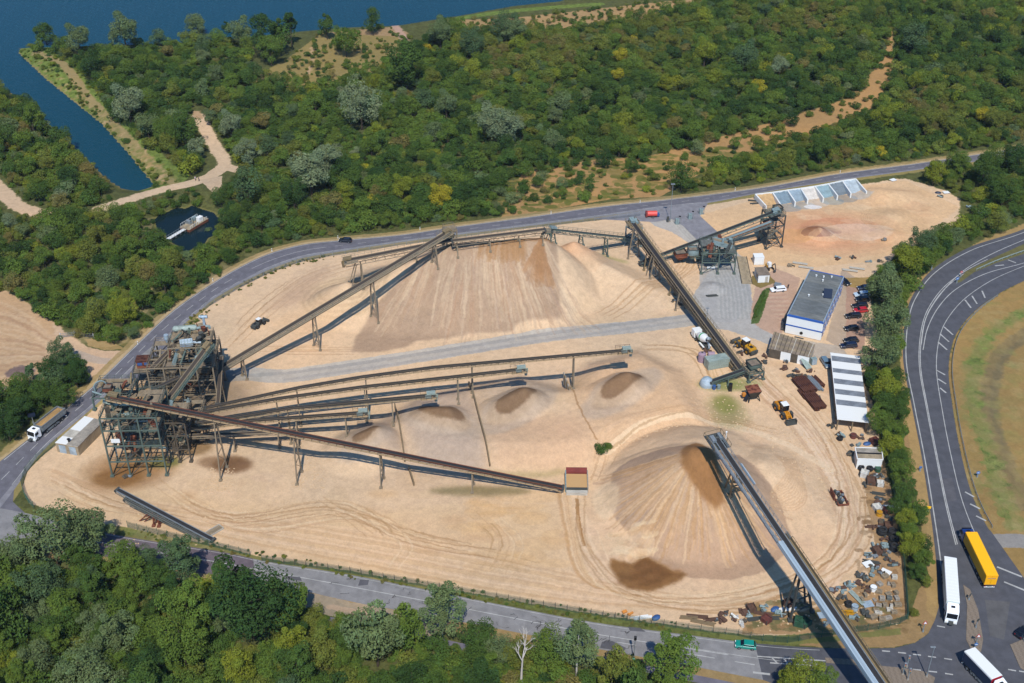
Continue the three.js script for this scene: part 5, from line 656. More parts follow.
function screenBox(label, p, turn, L, W, H, mat, tilt = 0.18) { // vibrating screen: open trough on springs with a drive
  const o = thing('vibrating_screen', label, 'screen machine', p, turn);
  const m = new THREE.Matrix4().makeRotationX(tilt).setPosition(0, H * 0.75, 0);
  for (const q of [-1, 1]) mesh('side_plate', new THREE.BoxGeometry(0.12, H, L).applyMatrix4(new THREE.Matrix4().makeTranslation((q * W) / 2, 0, 0)).applyMatrix4(m), mat, o);
  for (const h of [-0.25, 0.2]) mesh('screen_deck', new THREE.BoxGeometry(W - 0.14, 0.1, L * 0.96).applyMatrix4(new THREE.Matrix4().makeTranslation(0, h * H, 0)).applyMatrix4(m), M.dusty, o);
  part('drive', M.bluegrey, o, (b) => { b.cyl(V(-W / 2 - 0.3, H * 1.2, 0), V(W / 2 + 0.3, H * 1.2, 0), 0.4, 0.4, 10); b.box(W / 2 + 0.6, H * 1.1, 0.4, 0.6, 0.6, 0.9); });
  for (const x of [-1, 1]) for (const z of [-1, 1]) part('spring_leg', M.steelDark, o, (b) => b.cyl(V((x * W) / 2, 0, (z * L) / 2.6), V((x * W) / 2, H * 0.7, (z * L) / 2.6), 0.16));
  part('feed_chute', mat, o, (b) => b.add(new THREE.CylinderGeometry(0.9, 0.6, 1.1, 4, 1, true).rotateY(Math.PI / 4), new THREE.Matrix4().makeTranslation(0, H * 1.55, L / 2.6)));
  return o;
}
function tank(label, p, turn, L, r, mat) { const o = thing('steel_tank', label, 'tank', p, turn); part('vessel', mat, o, (b) => { b.cyl(V(-L / 2, r + 0.3, 0), V(L / 2, r + 0.3, 0), r, r, 16); b.ball(-L / 2, r + 0.3, 0, r * 0.98, 12); b.ball(L / 2, r + 0.3, 0, r * 0.98, 12); }); for (const q of [-1, 1]) part('saddle', M.steelDark, o, (b) => b.box((q * L) / 3, 0.3, 0, 0.3, 0.6, r * 1.8)); part('pipe', M.steel, o, (b) => { b.cyl(V(0, r * 2, 0), V(0, r * 2 + 0.9, 0), 0.12); b.cyl(V(0, r * 2 + 0.9, 0), V(0.9, r * 2 + 0.9, 0), 0.12); }); return o; }
function bin(label, p, turn, W, H, mat, name = 'steel_bin') { const o = thing(name, label, 'hopper', p, turn); part('bin_wall', mat, o, (b) => { b.add(new THREE.CylinderGeometry(W * 0.7, W * 0.7, H * 0.55, 4, 1, true).rotateY(Math.PI / 4), new THREE.Matrix4().makeTranslation(0, H * 0.72, 0)); b.add(new THREE.CylinderGeometry(W * 0.7, W * 0.22, H * 0.45, 4, 1, true).rotateY(Math.PI / 4), new THREE.Matrix4().makeTranslation(0, H * 0.225, 0)); }); part('rim', M.steelDark, o, (b) => { const s = W * 0.5; b.box(0, H, -s, W, 0.16, 0.16); b.box(0, H, s, W, 0.16, 0.16); b.box(-s, H, 0, 0.16, 0.16, W); b.box(s, H, 0, 0.16, 0.16, W); }); part('filling', M.corr, o, (b) => b.box(0, H * 0.8, 0, W * 0.93, 0.1, W * 0.93)); return o; }
const level = (x, h, D) => V(x, h, -D);
// southern tower
steelTower('southern plant tower of dusty steel frames with stepped platforms', level(-89.5, 0, 229.6), 0.03, 13, 11, [4.6, 9.3, 13.8, 17.4], { seed: 3, nx: 4, nz: 3, beam: M.greenSteel, decks: [0.1, 0.15, 0.55, 0.35], clutter: 34 });
{ const t = steelTower('upper platform frame on the southern plant tower under the conveyor head', level(-93.6, 17.5, 231), 0.03, 8.4, 7.6, [3.4], { name: 'platform_frame', seed: 8, nx: 3, nz: 2, beam: M.greenSteel, decks: [0.4], category: 'platform', clutter: 8 }); stairs(t, V(0, -3.6, 5.6), V(5, 0, 5.6), 1, M.greenSteel); }
steelTower('dark side frame with chutes right of the southern plant tower', level(-81, 0, 233.4), 0.03, 5.4, 8, [4, 8.2, 12], { seed: 12, nx: 3, nz: 2, beam: M.dustyDark, decks: [0.15, 0.35, 0.35], clutter: 18 });
{ const d = 14; screenBox('dusty screen machine on the middle deck of the southern tower', level(-91.5, d, 227.4), 0.2, 5, 2.2, 1.5, M.dusty); screenBox('greenish screen machine on the left of the southern tower deck', level(-94, 17.6, 229.4), 1.5, 4, 2, 1.3, M.mint); tank('mint green cylindrical tank on the southern tower platform', level(-90.5, 17.6, 228.2), 0.1, 4.6, 0.7, M.mint); bin('dusty square bin on the right of the southern tower', level(-85.4, 13.9, 231.5), 0.05, 3.4, 3.6, M.dustyDark); bin('dark bin in the side frame right of the southern tower', level(-81, 8.3, 233), 0.05, 3.2, 3.2, M.dustyDark); bin('small rust brown bin at the conveyor head on the southern tower', level(-94.4, 21, 229), 0.05, 2, 2, M.rust); screenBox('dark screen machine low in the side frame of the plant', level(-80.8, 4.1, 232.5), 0.3, 4.4, 2, 1.3, M.greenSteel);
  const o = thing('notice_board', 'white notice board on the front of the southern tower', 'sign', level(-93.2, 10.2, 223.8)); part('board', M.whitePaint, o, (b) => b.box(0, 0.6, 0, 2.1, 1.1, 0.08)); part('bracket', M.steel, o, (b) => { b.box(-0.7, 0.4, -0.2, 0.08, 0.9, 0.3); b.box(0.7, 0.4, -0.2, 0.08, 0.9, 0.3); });
  const h = thing('conveyor_hoop', 'tall grey steel hoop at the top of the southern tower', 'steel frame', level(-96.2, 21, 229.4), 0.5); part('hoop', M.bluegrey, h, (b) => b.add(new THREE.TorusGeometry(1.4, 0.16, 8, 20, Math.PI), new THREE.Matrix4().makeTranslation(0, 1.6, 0))); part('post', M.bluegrey, h, (b) => { b.box(-1.4, 0.8, 0, 0.28, 1.7, 0.28); b.box(1.4, 0.8, 0, 0.28, 1.7, 0.28); }); }
// northern tower
steelTower('northern plant tower, dark steel frames crowded with screens and chutes', level(-84.6, 0, 257.6), 0.06, 16.5, 12.5, [4.5, 9, 13], { seed: 21, nx: 5, nz: 4, beam: M.dusty, deck: M.dusty, decks: [0.05, 0.2, 0.3], clutter: 46 });
steelTower('upper platform frame on the northern plant tower', level(-82.5, 13.1, 259), 0.06, 10.5, 7.6, [3.4], { name: 'platform_frame', seed: 27, nx: 4, nz: 2, beam: M.dusty, decks: [0.3], category: 'platform', clutter: 12 });
steelTower('small left tower with control cabin beside the northern plant tower', level(-95, 0, 257), 0.1, 5, 6, [5, 9.6], { seed: 33, nx: 2, nz: 2, beam: M.steelDark, decks: [0.5, 0.9] });
{ const o = thing('control_cabin', 'small rusty control cabin with blue windows on the left tower', 'cabin', level(-95, 9.75, 257), 0.1); part('wall', M.rust, o, (b) => b.box(0, 1.05, 0, 3.4, 2.1, 2.6)); part('roof', M.rustDark, o, (b) => b.box(0, 2.2, 0, 3.8, 0.15, 3)); for (const x of [-0.85, 0.85]) part('window', M.blue, o, (b) => b.box(x, 1.3, 1.32, 1.2, 0.8, 0.06));
  screenBox('large dusty screen machine on top of the northern tower', level(-84.5, 13.2, 256.4), 0.3, 5.4, 2.4, 1.6, M.dusty); screenBox('grey screen machine at the right of the northern tower', level(-78.6, 13.2, 256.6), -0.5, 4.6, 2.2, 1.5, M.steel); screenBox('rusty screen machine at the back of the northern tower', level(-80, 16.6, 262), 0.4, 4.6, 2.2, 1.4, M.rust);
  tank('mint green lying tank at the back of the northern tower', level(-84.6, 16.6, 262.4), 0.12, 5, 0.8, M.mint); tank('short grey tank in the northern tower beside the steep conveyor', level(-79, 13.2, 254.5), 0.5, 2.6, 0.7, M.bluegrey);
  const c = thing('dust_hood', 'pale blue dust hood with ridged roof on the northern tower', 'hood', level(-83.2, 16.2, 257), 0.25); part('hood', M.paleBlue, c, (b) => b.prism([[-1.2, 0], [1.2, 0], [1.2, 1], [0, 1.7], [-1.2, 1]], 3.2, 0.04)); for (let i = 0; i < 4; i++) part('rib', M.bluegrey, c, (b) => b.prism([[-1.26, 0.9], [-1.26, 1.02], [0, 1.8], [1.26, 1.02], [1.26, 0.9], [0, 1.68]], 0.16, 0, new THREE.Matrix4().makeTranslation(-1.2 + i * 0.8, 0, 0))); part('duct', M.paleBlue, c, (b) => b.cyl(V(1.5, 0.5, 0), V(3.6, 0.2, 0.3), 0.35));
  const v = thing('vent_pipe', 'tall pale blue vent pipe with T-shaped top on the northern tower', 'pipe', level(-79.8, 16.6, 263.5)); part('pipe', M.paleBlue, v, (b) => b.cyl(V(0, 0, 0), V(0, 3.8, 0), 0.35, 0.35, 12)); part('pipe_cap', M.paleBlue, v, (b) => b.cyl(V(-1.1, 3.9, 0), V(1.1, 3.9, 0), 0.42, 0.42, 12));
  bin('dark square bin at the left of the northern tower', level(-90.6, 9.1, 255.4), 0.05, 3.4, 3.4, M.dustyDark); bin('dusty bin in the middle of the northern tower', level(-87, 9.1, 253.5), 0.05, 3.2, 3.6, M.dusty); bin('pale yellow-edged bin at the front of the northern tower', level(-82.5, 9.1, 252.6), 0.05, 3, 3, M.brownSteel); bin('dusty bin under the steep conveyor at the right of the northern tower', level(-78.6, 9.1, 253.6), 0.05, 3.4, 3.6, M.dustyDark);
  const k = thing('white_panel', 'tilted white sheet panel standing behind the northern tower', 'panel', land(182.5, 339), 0.3); part('panel', M.whitePaint, k, (b) => b.box(0, 1.3, 0, 2.3, 1.5, 0.08, 0, -0.35)); for (const x of [-0.8, 0.8]) part('prop', M.steel, k, (b) => b.bar(V(x, 0, -0.5), V(x, 1.2, -0.05), 0.1));
  const w = thing('cyclone', 'white cyclone separators in a row at the back of the northern tower', 'cyclone', level(-90, 13.2, 262.5), 0); for (let i = 0; i < 3; i++) { part('cyclone_body', i % 2 ? M.mint : M.paleBlue, w, (b) => { b.cyl(V(i * 1.5, 1.2, 0), V(i * 1.5, 2.4, 0), 0.6, 0.6, 12); b.cyl(V(i * 1.5, 0, 0), V(i * 1.5, 1.2, 0), 0.2, 0.6, 12); }); }
  conveyor('short chute conveyor at the left of the northern plant tower', level(-91.5, 12.5, 251), level(-86, 15.5, 260), { w: 1.2, walk: 0, truss: 0.7, mats: dust, legs: [] });
  conveyor('short dusty conveyor linking northern and southern plant towers', level(-84, 11, 250), level(-86, 17.2, 236), { w: 1.2, walk: 1, truss: 0.8, mats: dust, legs: [] });
  conveyor('short dusty conveyor at the right foot of the northern tower', level(-75, 4, 248), level(-76, 10, 261), { w: 1, walk: 0, truss: 0.7, mats: dust, legs: [{ t: 0.4, splay: 0.4 }] });
  const s = steelTower('low frame carrying the tails of the fan conveyors', level(-79, 0, 240), 0.05, 5, 6.5, [4.2, 8.6], { seed: 44, nx: 2, nz: 3, beam: M.dusty, decks: [0.1, 0.25], clutter: 10 }); stairs(s, V(2.9, 0, 3.2), V(2.9, 4.2, -1.4), 0.9, M.dusty);
}
// transfer tower where the grey conveyors meet
{ const p = land(633, 246); steelTower('small transfer tower of grey steel at the conveyor junction', V(p.x, p.y, p.z), 0.6, 3.6, 3.6, [3.4, 7], { seed: 52, nx: 2, nz: 2, beam: M.bluegrey, mat: M.greenSteel, decks: [0, 1] }); bin('pale blue chute box on the transfer tower', V(p.x, 7.1, p.z), 0.6, 2, 2.2, M.bluegrey); tank('grey round housing on top of the transfer tower', P(634, 224, 10.5), 1, 1.2, 0.8, M.bluegrey); const q = P(547, 231, 18); const n = steelTower('slim grey node tower between the two crest conveyors', V(q.x, 0, q.z), 0, 2.4, 3, [6, 12, 18.2], { seed: 53, nx: 2, nz: 2, beam: M.greenSteel, mat: M.greenSteel, decks: [0, 0, 1] }); }
{ const p = drop(P(450, 238, 16)); steelTower('slim brown tower holding the conveyor heads on the stockpile crest', V(p.x, p.y - 0.3, p.z), 0.4, 3.2, 3.2, [3, 5.6], { seed: 54, nx: 2, nz: 2, beam: M.dusty, mat: M.dusty, decks: [0, 1] }); }
// screening plant in the east
{
  const a = P(702, 274), b = P(733, 274), c = a.clone().add(b).multiplyScalar(0.5), t = steelTower('grey screening plant on steel columns straddling the loading lane', V(c.x, 0, c.z - 4.2), 0, 10.2, 8.4, [4.2, 7.4], { seed: 61, nx: 3, nz: 2, beam: M.greenSteel, mat: M.greenSteel, deck: M.steel, decks: [0.35, 0.45], clutter: 16 });
  screenBox('bluish screen machine on the eastern screening plant', V(c.x + 1.4, 7.5, c.z - 4), 1.35, 6, 2.4, 1.5, M.bluegrey); screenBox('grey screen machine at the left of the eastern screening plant', V(c.x - 3, 4.3, c.z - 4), 1.4, 4, 2.2, 1.4, M.greenSteel); bin('pale blue hopper at the left end of the screening plant', V(c.x - 7.4, 3, c.z - 5), 0.1, 3, 3.4, M.bluegrey); bin('rusty feed hopper left of the screening plant', V(c.x - 11, 1.6, c.z - 6.5), 0.2, 3.6, 3, M.rust); bin('small grey hopper under the screening plant deck', V(c.x + 3.2, 4.2, c.z - 3), 0, 2.4, 2.6, M.steel);
  conveyor('short conveyor from the pale blue hopper into the screening plant', V(c.x - 8, 3.4, c.z - 5), V(c.x + 0.5, 5.6, c.z - 2.5), { w: 1, walk: 0, truss: 0.6, mats: greyC, legs: [] });
  const s = thing('sign_board', 'white board on the ground under the screening plant', 'sign', land(711, 269)); part('board', M.whitePaint, s, (m) => m.box(0, 0.5, 0, 2.6, 0.8, 0.1)); part('post', M.steel, s, (m) => { m.box(-1, 0.3, -0.1, 0.1, 0.7, 0.1); m.box(1, 0.3, -0.1, 0.1, 0.7, 0.1); });
  const e = land(771, 247); const et = steelTower('eastern steel tower under the head of the rising grey conveyor', V(e.x, 0, e.z - 2), 0.25, 5.4, 5.6, [4, 8, 11.4], { seed: 62, nx: 2, nz: 2, beam: M.steelDark, mat: M.steel, decks: [0.6, 0.2, 0.9] }); bin('dark chute bin at the top of the eastern tower', V(e.x + 1, 11.5, e.z - 2), 0.25, 2.6, 2, M.steelDark);
}
// hopper and boom at the foot of the long grey conveyor
{
  const p = land(752, 377), t = steelTower('grey feed frame at the foot of the long grey conveyor', V(p.x, p.y, p.z), 0.35, 4.4, 4, [2.6], { seed: 71, nx: 2, nz: 2, beam: M.greenSteel, mat: M.steel, decks: [0.8] }); bin('dusty grey feed hopper above the frame at the conveyor foot', V(p.x, 2.7, p.z), 0.35, 3.2, 2.2, M.greenSteel);
  const q = land(752, 399), o = thing('feed_hopper', 'rusty open feed hopper with black legs beside the conveyor foot', 'hopper', q, 0.25); part('bin_wall', M.steelDark, o, (b) => b.add(new THREE.CylinderGeometry(2.4, 1.3, 2.2, 4, 1, true).rotateY(Math.PI / 4), new THREE.Matrix4().makeTranslation(0, 2.1, 0))); part('cover', M.rust, o, (b) => b.box(0, 3.25, 0, 3.6, 0.1, 3, 0, 0.16)); for (const x of [-1, 1]) for (const z of [-1, 1]) part('leg', M.black, o, (b) => b.bar(V(x * 1.6, 0, z * 1.4), V(x * 1.1, 1.8, z * 1), 0.22)); part('motor', M.orange, o, (b) => b.box(-2.3, 1.6, -0.4, 0.9, 0.9, 0.9)); part('chute', M.black, o, (b) => b.bar(V(-2.4, 0.6, 1), V(-1, 2.4, 0), 0.9, 0.5));
}
// red steel feed hopper where the long conveyor starts
{
  const p = land(576.5, 486), o = thing('feed_bunker', 'open bunker full of sand with a rusty red back wall', 'hopper', p, -0.02);
  part('back_wall', M.red, o, (b) => { b.box(0, 2.1, -2.9, 5, 2, 0.24, 0, -0.28); b.box(0, 1, -2.7, 5, 2, 0.2); }); for (const q of [-1, 1]) part('side_wall', q > 0 ? M.concrete : M.bluegrey, o, (b) => b.prism([[-2.8, 0], [2.4, 0], [2.4, 1.5], [-2.8, 2.6]], 0.25, 0.02, new THREE.Matrix4().makeTranslation(q * 2.6, 0, 0))); part('sand_filling', std('#a98557', 0.95), o, (b) => b.box(0, 1.3, -0.2, 4.9, 0.2, 4.6, 0, 0.12)); part('front_beam', M.steelDark, o, (b) => b.box(0, 1.15, 2.3, 5, 0.4, 0.4)); part('ramp', M.concretePale, o, (b) => b.box(0, 0.45, 3, 5, 0.9, 0.9));
}
// wooden bay dividers
for (const [a, label] of [[[395, 408, 403, 452, 405, 464], 'weathered timber wall between the first and second gravel bay'], [[409, 470, 414, 486], 'short end of a timber wall below the long conveyor'], [[469, 388, 478, 425, 490, 470], 'thin timber wall between the second and third gravel bay']]) {
  const pts = poly(a), o = thing('timber_wall', label, 'wall', drop(pts[0])); for (let k = 1; k < pts.length; k++) { const n = Math.max(2, Math.round(pts[k - 1].distanceTo(pts[k]) / 2.2)); for (let i = 0; i < n; i++) { const p = pts[k - 1].clone().lerp(pts[k], i / n), q = pts[k - 1].clone().lerp(pts[k], (i + 0.98) / n), ph = drop(p), qh = drop(q); partW('plank_panel', M.wood, o, (b) => b.bar(ph.add(V(0, 0.5, 0)), qh.add(V(0, 0.5, 0)), 0.28, 1.8)); } }
}
{ const p = land(567, 389), o = thing('bay_wall', 'leaning slatted wedge wall beside the conveyor pylon in the middle bays', 'wall', p, 0.35); for (let i = 0; i < 7; i++) part('slat', i % 2 ? M.wood : M.concrete, o, (b) => b.prism([[-2.6 + i * 0.75, 0], [-1.9 + i * 0.75, 0], [-1.9 + i * 0.75, 3.4 - i * 0.42], [-2.6 + i * 0.75, 3.7 - i * 0.42]], 0.3, 0.02)); part('rail', M.dustyDark, o, (b) => b.bar(V(0.2, 2.9, -2.4), V(0.2, 0.6, 2.6), 0.2)); }
// ------------------------------------------------------------------ buildings
const quad = (name, mat, parent, pts, thick, up = V(0, 1, 0)) => { // slab between four corners
  const o = parent.position, c = pts.map((p) => p.clone().sub(o)), lo = c.map((p) => p.clone().addScaledVector(up, -thick)), pos = [], uv = []; const f = (a, b, d, e) => { for (const p of [a, b, d, a, d, e]) { pos.push(p.x, p.y, p.z); uv.push(p.x / 5, (p.y + p.z) / 5); } };
  f(...c); f(lo[3], lo[2], lo[1], lo[0]); for (let i = 0; i < 4; i++) { const j = (i + 1) % 4; f(c[i], lo[i], lo[j], c[j]); }
  const g = new THREE.BufferGeometry(); g.setAttribute('position', new THREE.Float32BufferAttribute(pos, 3)); g.setAttribute('uv', new THREE.Float32BufferAttribute(uv, 2)); g.computeVertexNormals(); return mesh(name, g, mat, parent);
};
const heading = (a, b) => Math.atan2(b.x - a.x, b.z - a.z);     // turn that points local +z from a to b
const bitumen = std('#6f7577', 0.95, { map: wearTex }), bitumen2 = std('#7b7f7e', 0.95, { map: wearTex }), roofBlue = std('#24549b', 0.6);
{
  const fl = P(787.3, 315, 6), fr = P(823.5, 323, 6), bl = P(807.4, 269.8, 6), W = fl.distanceTo(fr), D = fl.distanceTo(bl), x = fr.clone().sub(fl).normalize(), turn = Math.atan2(-x.z, x.x);
  const zdir = V(Math.sin(turn), 0, Math.cos(turn)), c = fl.clone().add(fr).multiplyScalar(0.5).addScaledVector(zdir, -D / 2).setY(0);
  const o = thing('office_building', 'two-storey white office of stacked modules with blue bands and flat grey roof', 'building', c, turn);
  const N = 8, mw = D / N;
  for (let k = 0; k < 2; k++) for (let i = 0; i < N; i++) part('module_wall', M.whitePaint, o, (b) => b.box(0, 1.45 + k * 2.95, D / 2 - mw * (i + 0.5), W - (k ? 0 : 0.02), 2.6, mw - 0.06));
  for (let k = 0; k < 2; k++) part('blue_band', roofBlue, o, (b) => b.box(0, 2.9 + k * 2.95, 0, W + 0.1, 0.34, D + 0.1));
  for (let i = 0; i < N; i++) part('roof_sheet', i % 3 ? bitumen : bitumen2, o, (b) => b.box(0, 6.06 + (i % 2) * 0.015, D / 2 - mw * (i + 0.5), W - 0.5, 0.1, mw - 0.08));
  for (const s of [-1, 1]) part('roof_edge', s > 0 ? M.paleBlue : M.paleBlue, o, (b) => b.box(s * (W / 2 - 0.1), 6.16, 0, 0.24, 0.26, D)); for (const s of [-1, 1]) part('roof_edge', roofBlue, o, (b) => b.box(0, 6.16, s * (D / 2 - 0.1), W - 0.3, 0.24, 0.24));
  for (let k = 0; k < 2; k++) for (let i = 0; i < N; i++) for (const s of [-1, 1]) { const w = part('window', M.glass, o, (b) => b.box(s * (W / 2 + 0.02), 1.7 + k * 2.95, D / 2 - mw * (i + 0.5), 0.08, 1.1, mw * 0.5)); const fr2 = mb(); fr2.box(s * (W / 2 + 0.03), 1.7 + k * 2.95 + 0.6, D / 2 - mw * (i + 0.5), 0.1, 0.1, mw * 0.56).box(s * (W / 2 + 0.03), 1.7 + k * 2.95 - 0.6, D / 2 - mw * (i + 0.5), 0.14, 0.1, mw * 0.56); fr2.build('sill', roofBlue, w); }
  part('round_vent', M.black, o, (b) => b.cyl(V(-0.5, 1.2, D / 2 - 0.1), V(-0.5, 1.2, D / 2 + 0.12), 0.45, 0.45, 14));
  const r = rng(3); for (let i = 0; i < 7; i++) part('roof_vent', M.whitePaint, o, (b) => { const a = rr(-W / 2 + 1, W / 2 - 1, r), z = rr(-D / 2 + 1, D / 2 - 1, r); b.cyl(V(a, 6.1, z), V(a, 6.6, z), 0.18); b.cyl(V(a, 6.6, z), V(a, 6.7, z), 0.3); });
  part('solar_frame', M.galvan, o, (b) => { b.bar(V(2, 6.1, -1.5), V(2, 7.2, -2), 0.08); b.bar(V(4, 6.1, -1.5), V(4, 7.2, -2), 0.08); }); part('solar_panel', M.navy, o, (b) => b.box(3, 6.95, -1, 2.4, 0.08, 3.4, 0.2, 0.42));
  part('outside_stair', M.steelDark, o, (b) => { for (let i = 0; i < 10; i++) b.box(-W / 2 - 0.8, 0.3 + i * 0.28, D / 2 - 1 - i * 0.3, 1.2, 0.06, 0.3); b.bar(V(-W / 2 - 1.35, 0.2, D / 2 - 0.8), V(-W / 2 - 1.35, 3, D / 2 - 4), 0.1, 0.25); b.box(-W / 2 - 0.8, 3, D / 2 - 4.8, 1.3, 0.08, 1.6); });
  const frontTurn = turn; part('wall_marks', M.steelDark, o, (b) => b.box(-0.8, 0.05, D / 2 + 0.9, 2.6, 0.08, 0.6));
}
function shed(name, label, cat, c4, h, o = {}) {   // c4: roof corners back-left, back-right, front-right, front-left (in place)
  const base = c4.reduce((s, p) => s.add(p), V(0, 0, 0)).multiplyScalar(0.25).setY(0), root = thing(name, label, cat, base), inset = (p, k) => p.clone().lerp(base.clone().setY(p.y), k);
  const [a, b, c, d] = c4, n = o.bands.length;
  let t0 = 0; o.bands.forEach(([len, mat], i) => { const t1 = t0 + len, L = (q, w, t) => q.clone().lerp(w, t); const up = (i % 2) * 0.03; quad(o.sheet ?? 'roof_sheet', mat, root, [L(a, d, t0), L(b, c, t0), L(b, c, t1 - 0.003), L(a, d, t1 - 0.003)].map((p) => p.clone().setY(p.y + up)), 0.1); t0 = t1; });
  const wall = (p, q, mat, f0 = 0, f1 = 1, nm = 'wall') => { const P0 = inset(p, 0.03).lerp(inset(q, 0.03), f0), Q0 = inset(p, 0.03).lerp(inset(q, 0.03), f1); quad(nm, mat, root, [P0.clone().setY(p.y - 0.1), Q0.clone().setY(q.y - 0.1), Q0.clone().setY(0), P0.clone().setY(0)], 0.12, P0.clone().sub(Q0).cross(Y).normalize()); };
  return Object.assign(root, { wall, c4, inset });
}
{
  const h = 3.6, s = shed('long_shed', 'long storage shed with white and grey striped sheet roof, open at the front', 'shed', [P(831, 352.5, h), P(859.5, 356, h), P(868.8, 423, h), P(838, 419.5, h)], h, { bands: [[0.05, M.sheetWhite], [0.08, M.sheetGrey], [0.115, M.sheetWhite], [0.065, M.sheetGrey], [0.095, M.sheetWhite], [0.075, M.sheetGrey], [0.08, M.sheetWhite], [0.075, M.sheetGrey], [0.08, M.sheetWhite], [0.075, M.sheetGrey], [0.21, M.sheetWhite]] });
  const [a, b, c, d] = s.c4; s.wall(a, b, M.concrete); s.wall(b, c, M.concrete); s.wall(d, a, M.dusty, 0.3, 1); for (const p of [d, c, d.clone().lerp(c, 0.5), d.clone().lerp(a, 0.15), d.clone().lerp(a, 0.28)]) partW('post', M.wood, s, (m) => { const q = s.inset(p, 0.035); m.box(q.x, h / 2 - 0.1, q.z, 0.3, h - 0.2, 0.3); }); partW('header_beam', M.wood, s, (m) => m.bar(s.inset(d, 0.035).setY(h - 0.35), s.inset(c, 0.035).setY(h - 0.35), 0.2, 0.4)); partW('gutter', M.whitePaint, s, (m) => m.bar(a.clone().setY(h - 0.02).add(V(-0.1, 0, 0)), d.clone().setY(h - 0.02).add(V(-0.1, 0, 0)), 0.16));
}
{
  const h = 3, s = shed('workshop_shed', 'low workshop shed with weathered brown sheet roof and white front doors', 'shed', [P(774, 331.5, h + 0.9), P(815.5, 344.5, h + 0.9), P(810, 357.5, h - 0.2), P(768.5, 348.5, h - 0.2)], h, { bands: Array.from({ length: 6 }, (_, i) => [1 / 6, i % 2 ? M.corr : M.dusty]) });
  const [a, b, c, d] = s.c4; s.wall(a, b, M.concrete); s.wall(d, a, M.concrete); s.wall(b, c, M.concretePale); s.wall(d, c, M.dustyDark, 0, 0.3); s.wall(d, c, M.whitePaint, 0.3, 0.55, 'door'); s.wall(d, c, M.dustyDark, 0.55, 0.72); s.wall(d, c, M.whitePaint, 0.72, 1, 'door');
  for (let i = 0; i <= 9; i++) { const t = (i + 0.5) / 10, p = a.clone().lerp(b, t), q = d.clone().lerp(c, t); partW('roof_batten', i % 4 === 1 ? M.concretePale : M.dustyDark, s, (m) => m.bar(p.setY(p.y + 0.1), q.setY(q.y + 0.1), 0.16, 0.12)); }
}
{
  const h = 2.9, s = shed('roadside_hut', 'flat-roofed hut with two pale doors beside the western road', 'hut', [P(84.6, 416, h), P(103.4, 420.8, h), P(77.6, 446.6, h), P(54.8, 442.7, h)], h, { bands: [[0.5, M.sheetWhite], [0.25, M.concretePale], [0.25, M.sheetWhite]] });
  const [a, b, c, d] = s.c4; s.wall(a, b, M.plank); s.wall(b, c, M.plank); s.wall(a, d, M.plank); s.wall(d, c, M.plank); s.wall(d.clone().add(V(0, -0.4, 0.05)), c.clone().add(V(0, -0.4, 0.05)), M.paleBlue, 0.12, 0.42, 'door'); s.wall(d.clone().add(V(0, -0.4, 0.05)), c.clone().add(V(0, -0.4, 0.05)), M.paleBlue, 0.58, 0.88, 'door'); quad('roof_patch', M.concrete, s, [a.clone().lerp(b, 0.5), b, c, d.clone().lerp(c, 0.5)].map((p) => p.clone().setY(p.y + 0.06)), 0.05); partW('chimney', M.black, s, (m) => { const p = d.clone().lerp(c, 0.55).lerp(a, 0.1); m.cyl(p, p.clone().add(V(0, 0.8, 0)), 0.25); m.cyl(p.clone().add(V(0, 0.8, 0)), p.clone().add(V(0, 0.95, 0)), 0.4); });
}
{
  const h = 3, s = shed('open_container', 'large white container with sand-dusted roof and dark roof strip', 'container', [P(855, 447.5, h), P(881.5, 448.3, h), P(883, 459.8, h), P(857.3, 458.8, h)], h, { bands: [[0.42, M.concrete], [0.12, M.black], [0.46, M.plank]] }); const [a, b, c, d] = s.c4; s.wall(d, c, M.whitePaint); s.wall(a, b, M.white); s.wall(d, a, M.white); s.wall(b, c, M.white); partW('rim', M.whitePaint, s, (m) => { m.bar(d, c, 0.2, 0.25); m.bar(a, b, 0.2, 0.25); m.bar(a, d, 0.2, 0.25); m.bar(b, c, 0.2, 0.25); });
}
function container(label, p, turn, L, W, H, mat, roof) {
  const o = thing('steel_container', label, 'container', p, turn); part('shell', mat, o, (b) => { b.box(0, H / 2 + 0.1, 0, L, H, W); for (let i = 0; i < L / 0.5; i++) for (const s of [-1, 1]) b.box(-L / 2 + 0.25 + i * 0.5, H / 2 + 0.1, s * (W / 2 + 0.02), 0.22, H * 0.9, 0.06); }); part('roof', roof ?? mat, o, (b) => b.box(0, H + 0.14, 0, L + 0.1, 0.1, W + 0.1)); part('door', mat, o, (b) => { b.box(L / 2 + 0.04, H / 2 + 0.1, -W / 4, 0.06, H * 0.88, W * 0.44); b.box(L / 2 + 0.04, H / 2 + 0.1, W / 4, 0.06, H * 0.88, W * 0.44); }); return o;
}
container('pale green-blue shipping container beside the long grey conveyor', land(716.5, 366), 0.3, 6.4, 2.8, 2.7, M.mint);
container('white site container near the screening plant', land(757.7, 263), 0.05, 3, 2.6, 2.6, M.whitePaint);
{ const p = land(763, 282), o = thing('weigh_house', 'small white weigh house with grey flat roof beside the hedge strip', 'hut', p, 0.08); part('wall', M.whitePaint, o, (b) => b.box(0, 1.3, -2, 3.4, 2.6, 4.6)); part('roof', M.corr, o, (b) => b.box(0, 2.66, -2, 3.7, 0.14, 4.9)); part('window', M.glass, o, (b) => b.box(-1.72, 1.6, -1.2, 0.06, 0.9, 1.6)); part('door', M.concretePale, o, (b) => b.box(0.9, 1.05, 0.32, 0.9, 2, 0.06)); }
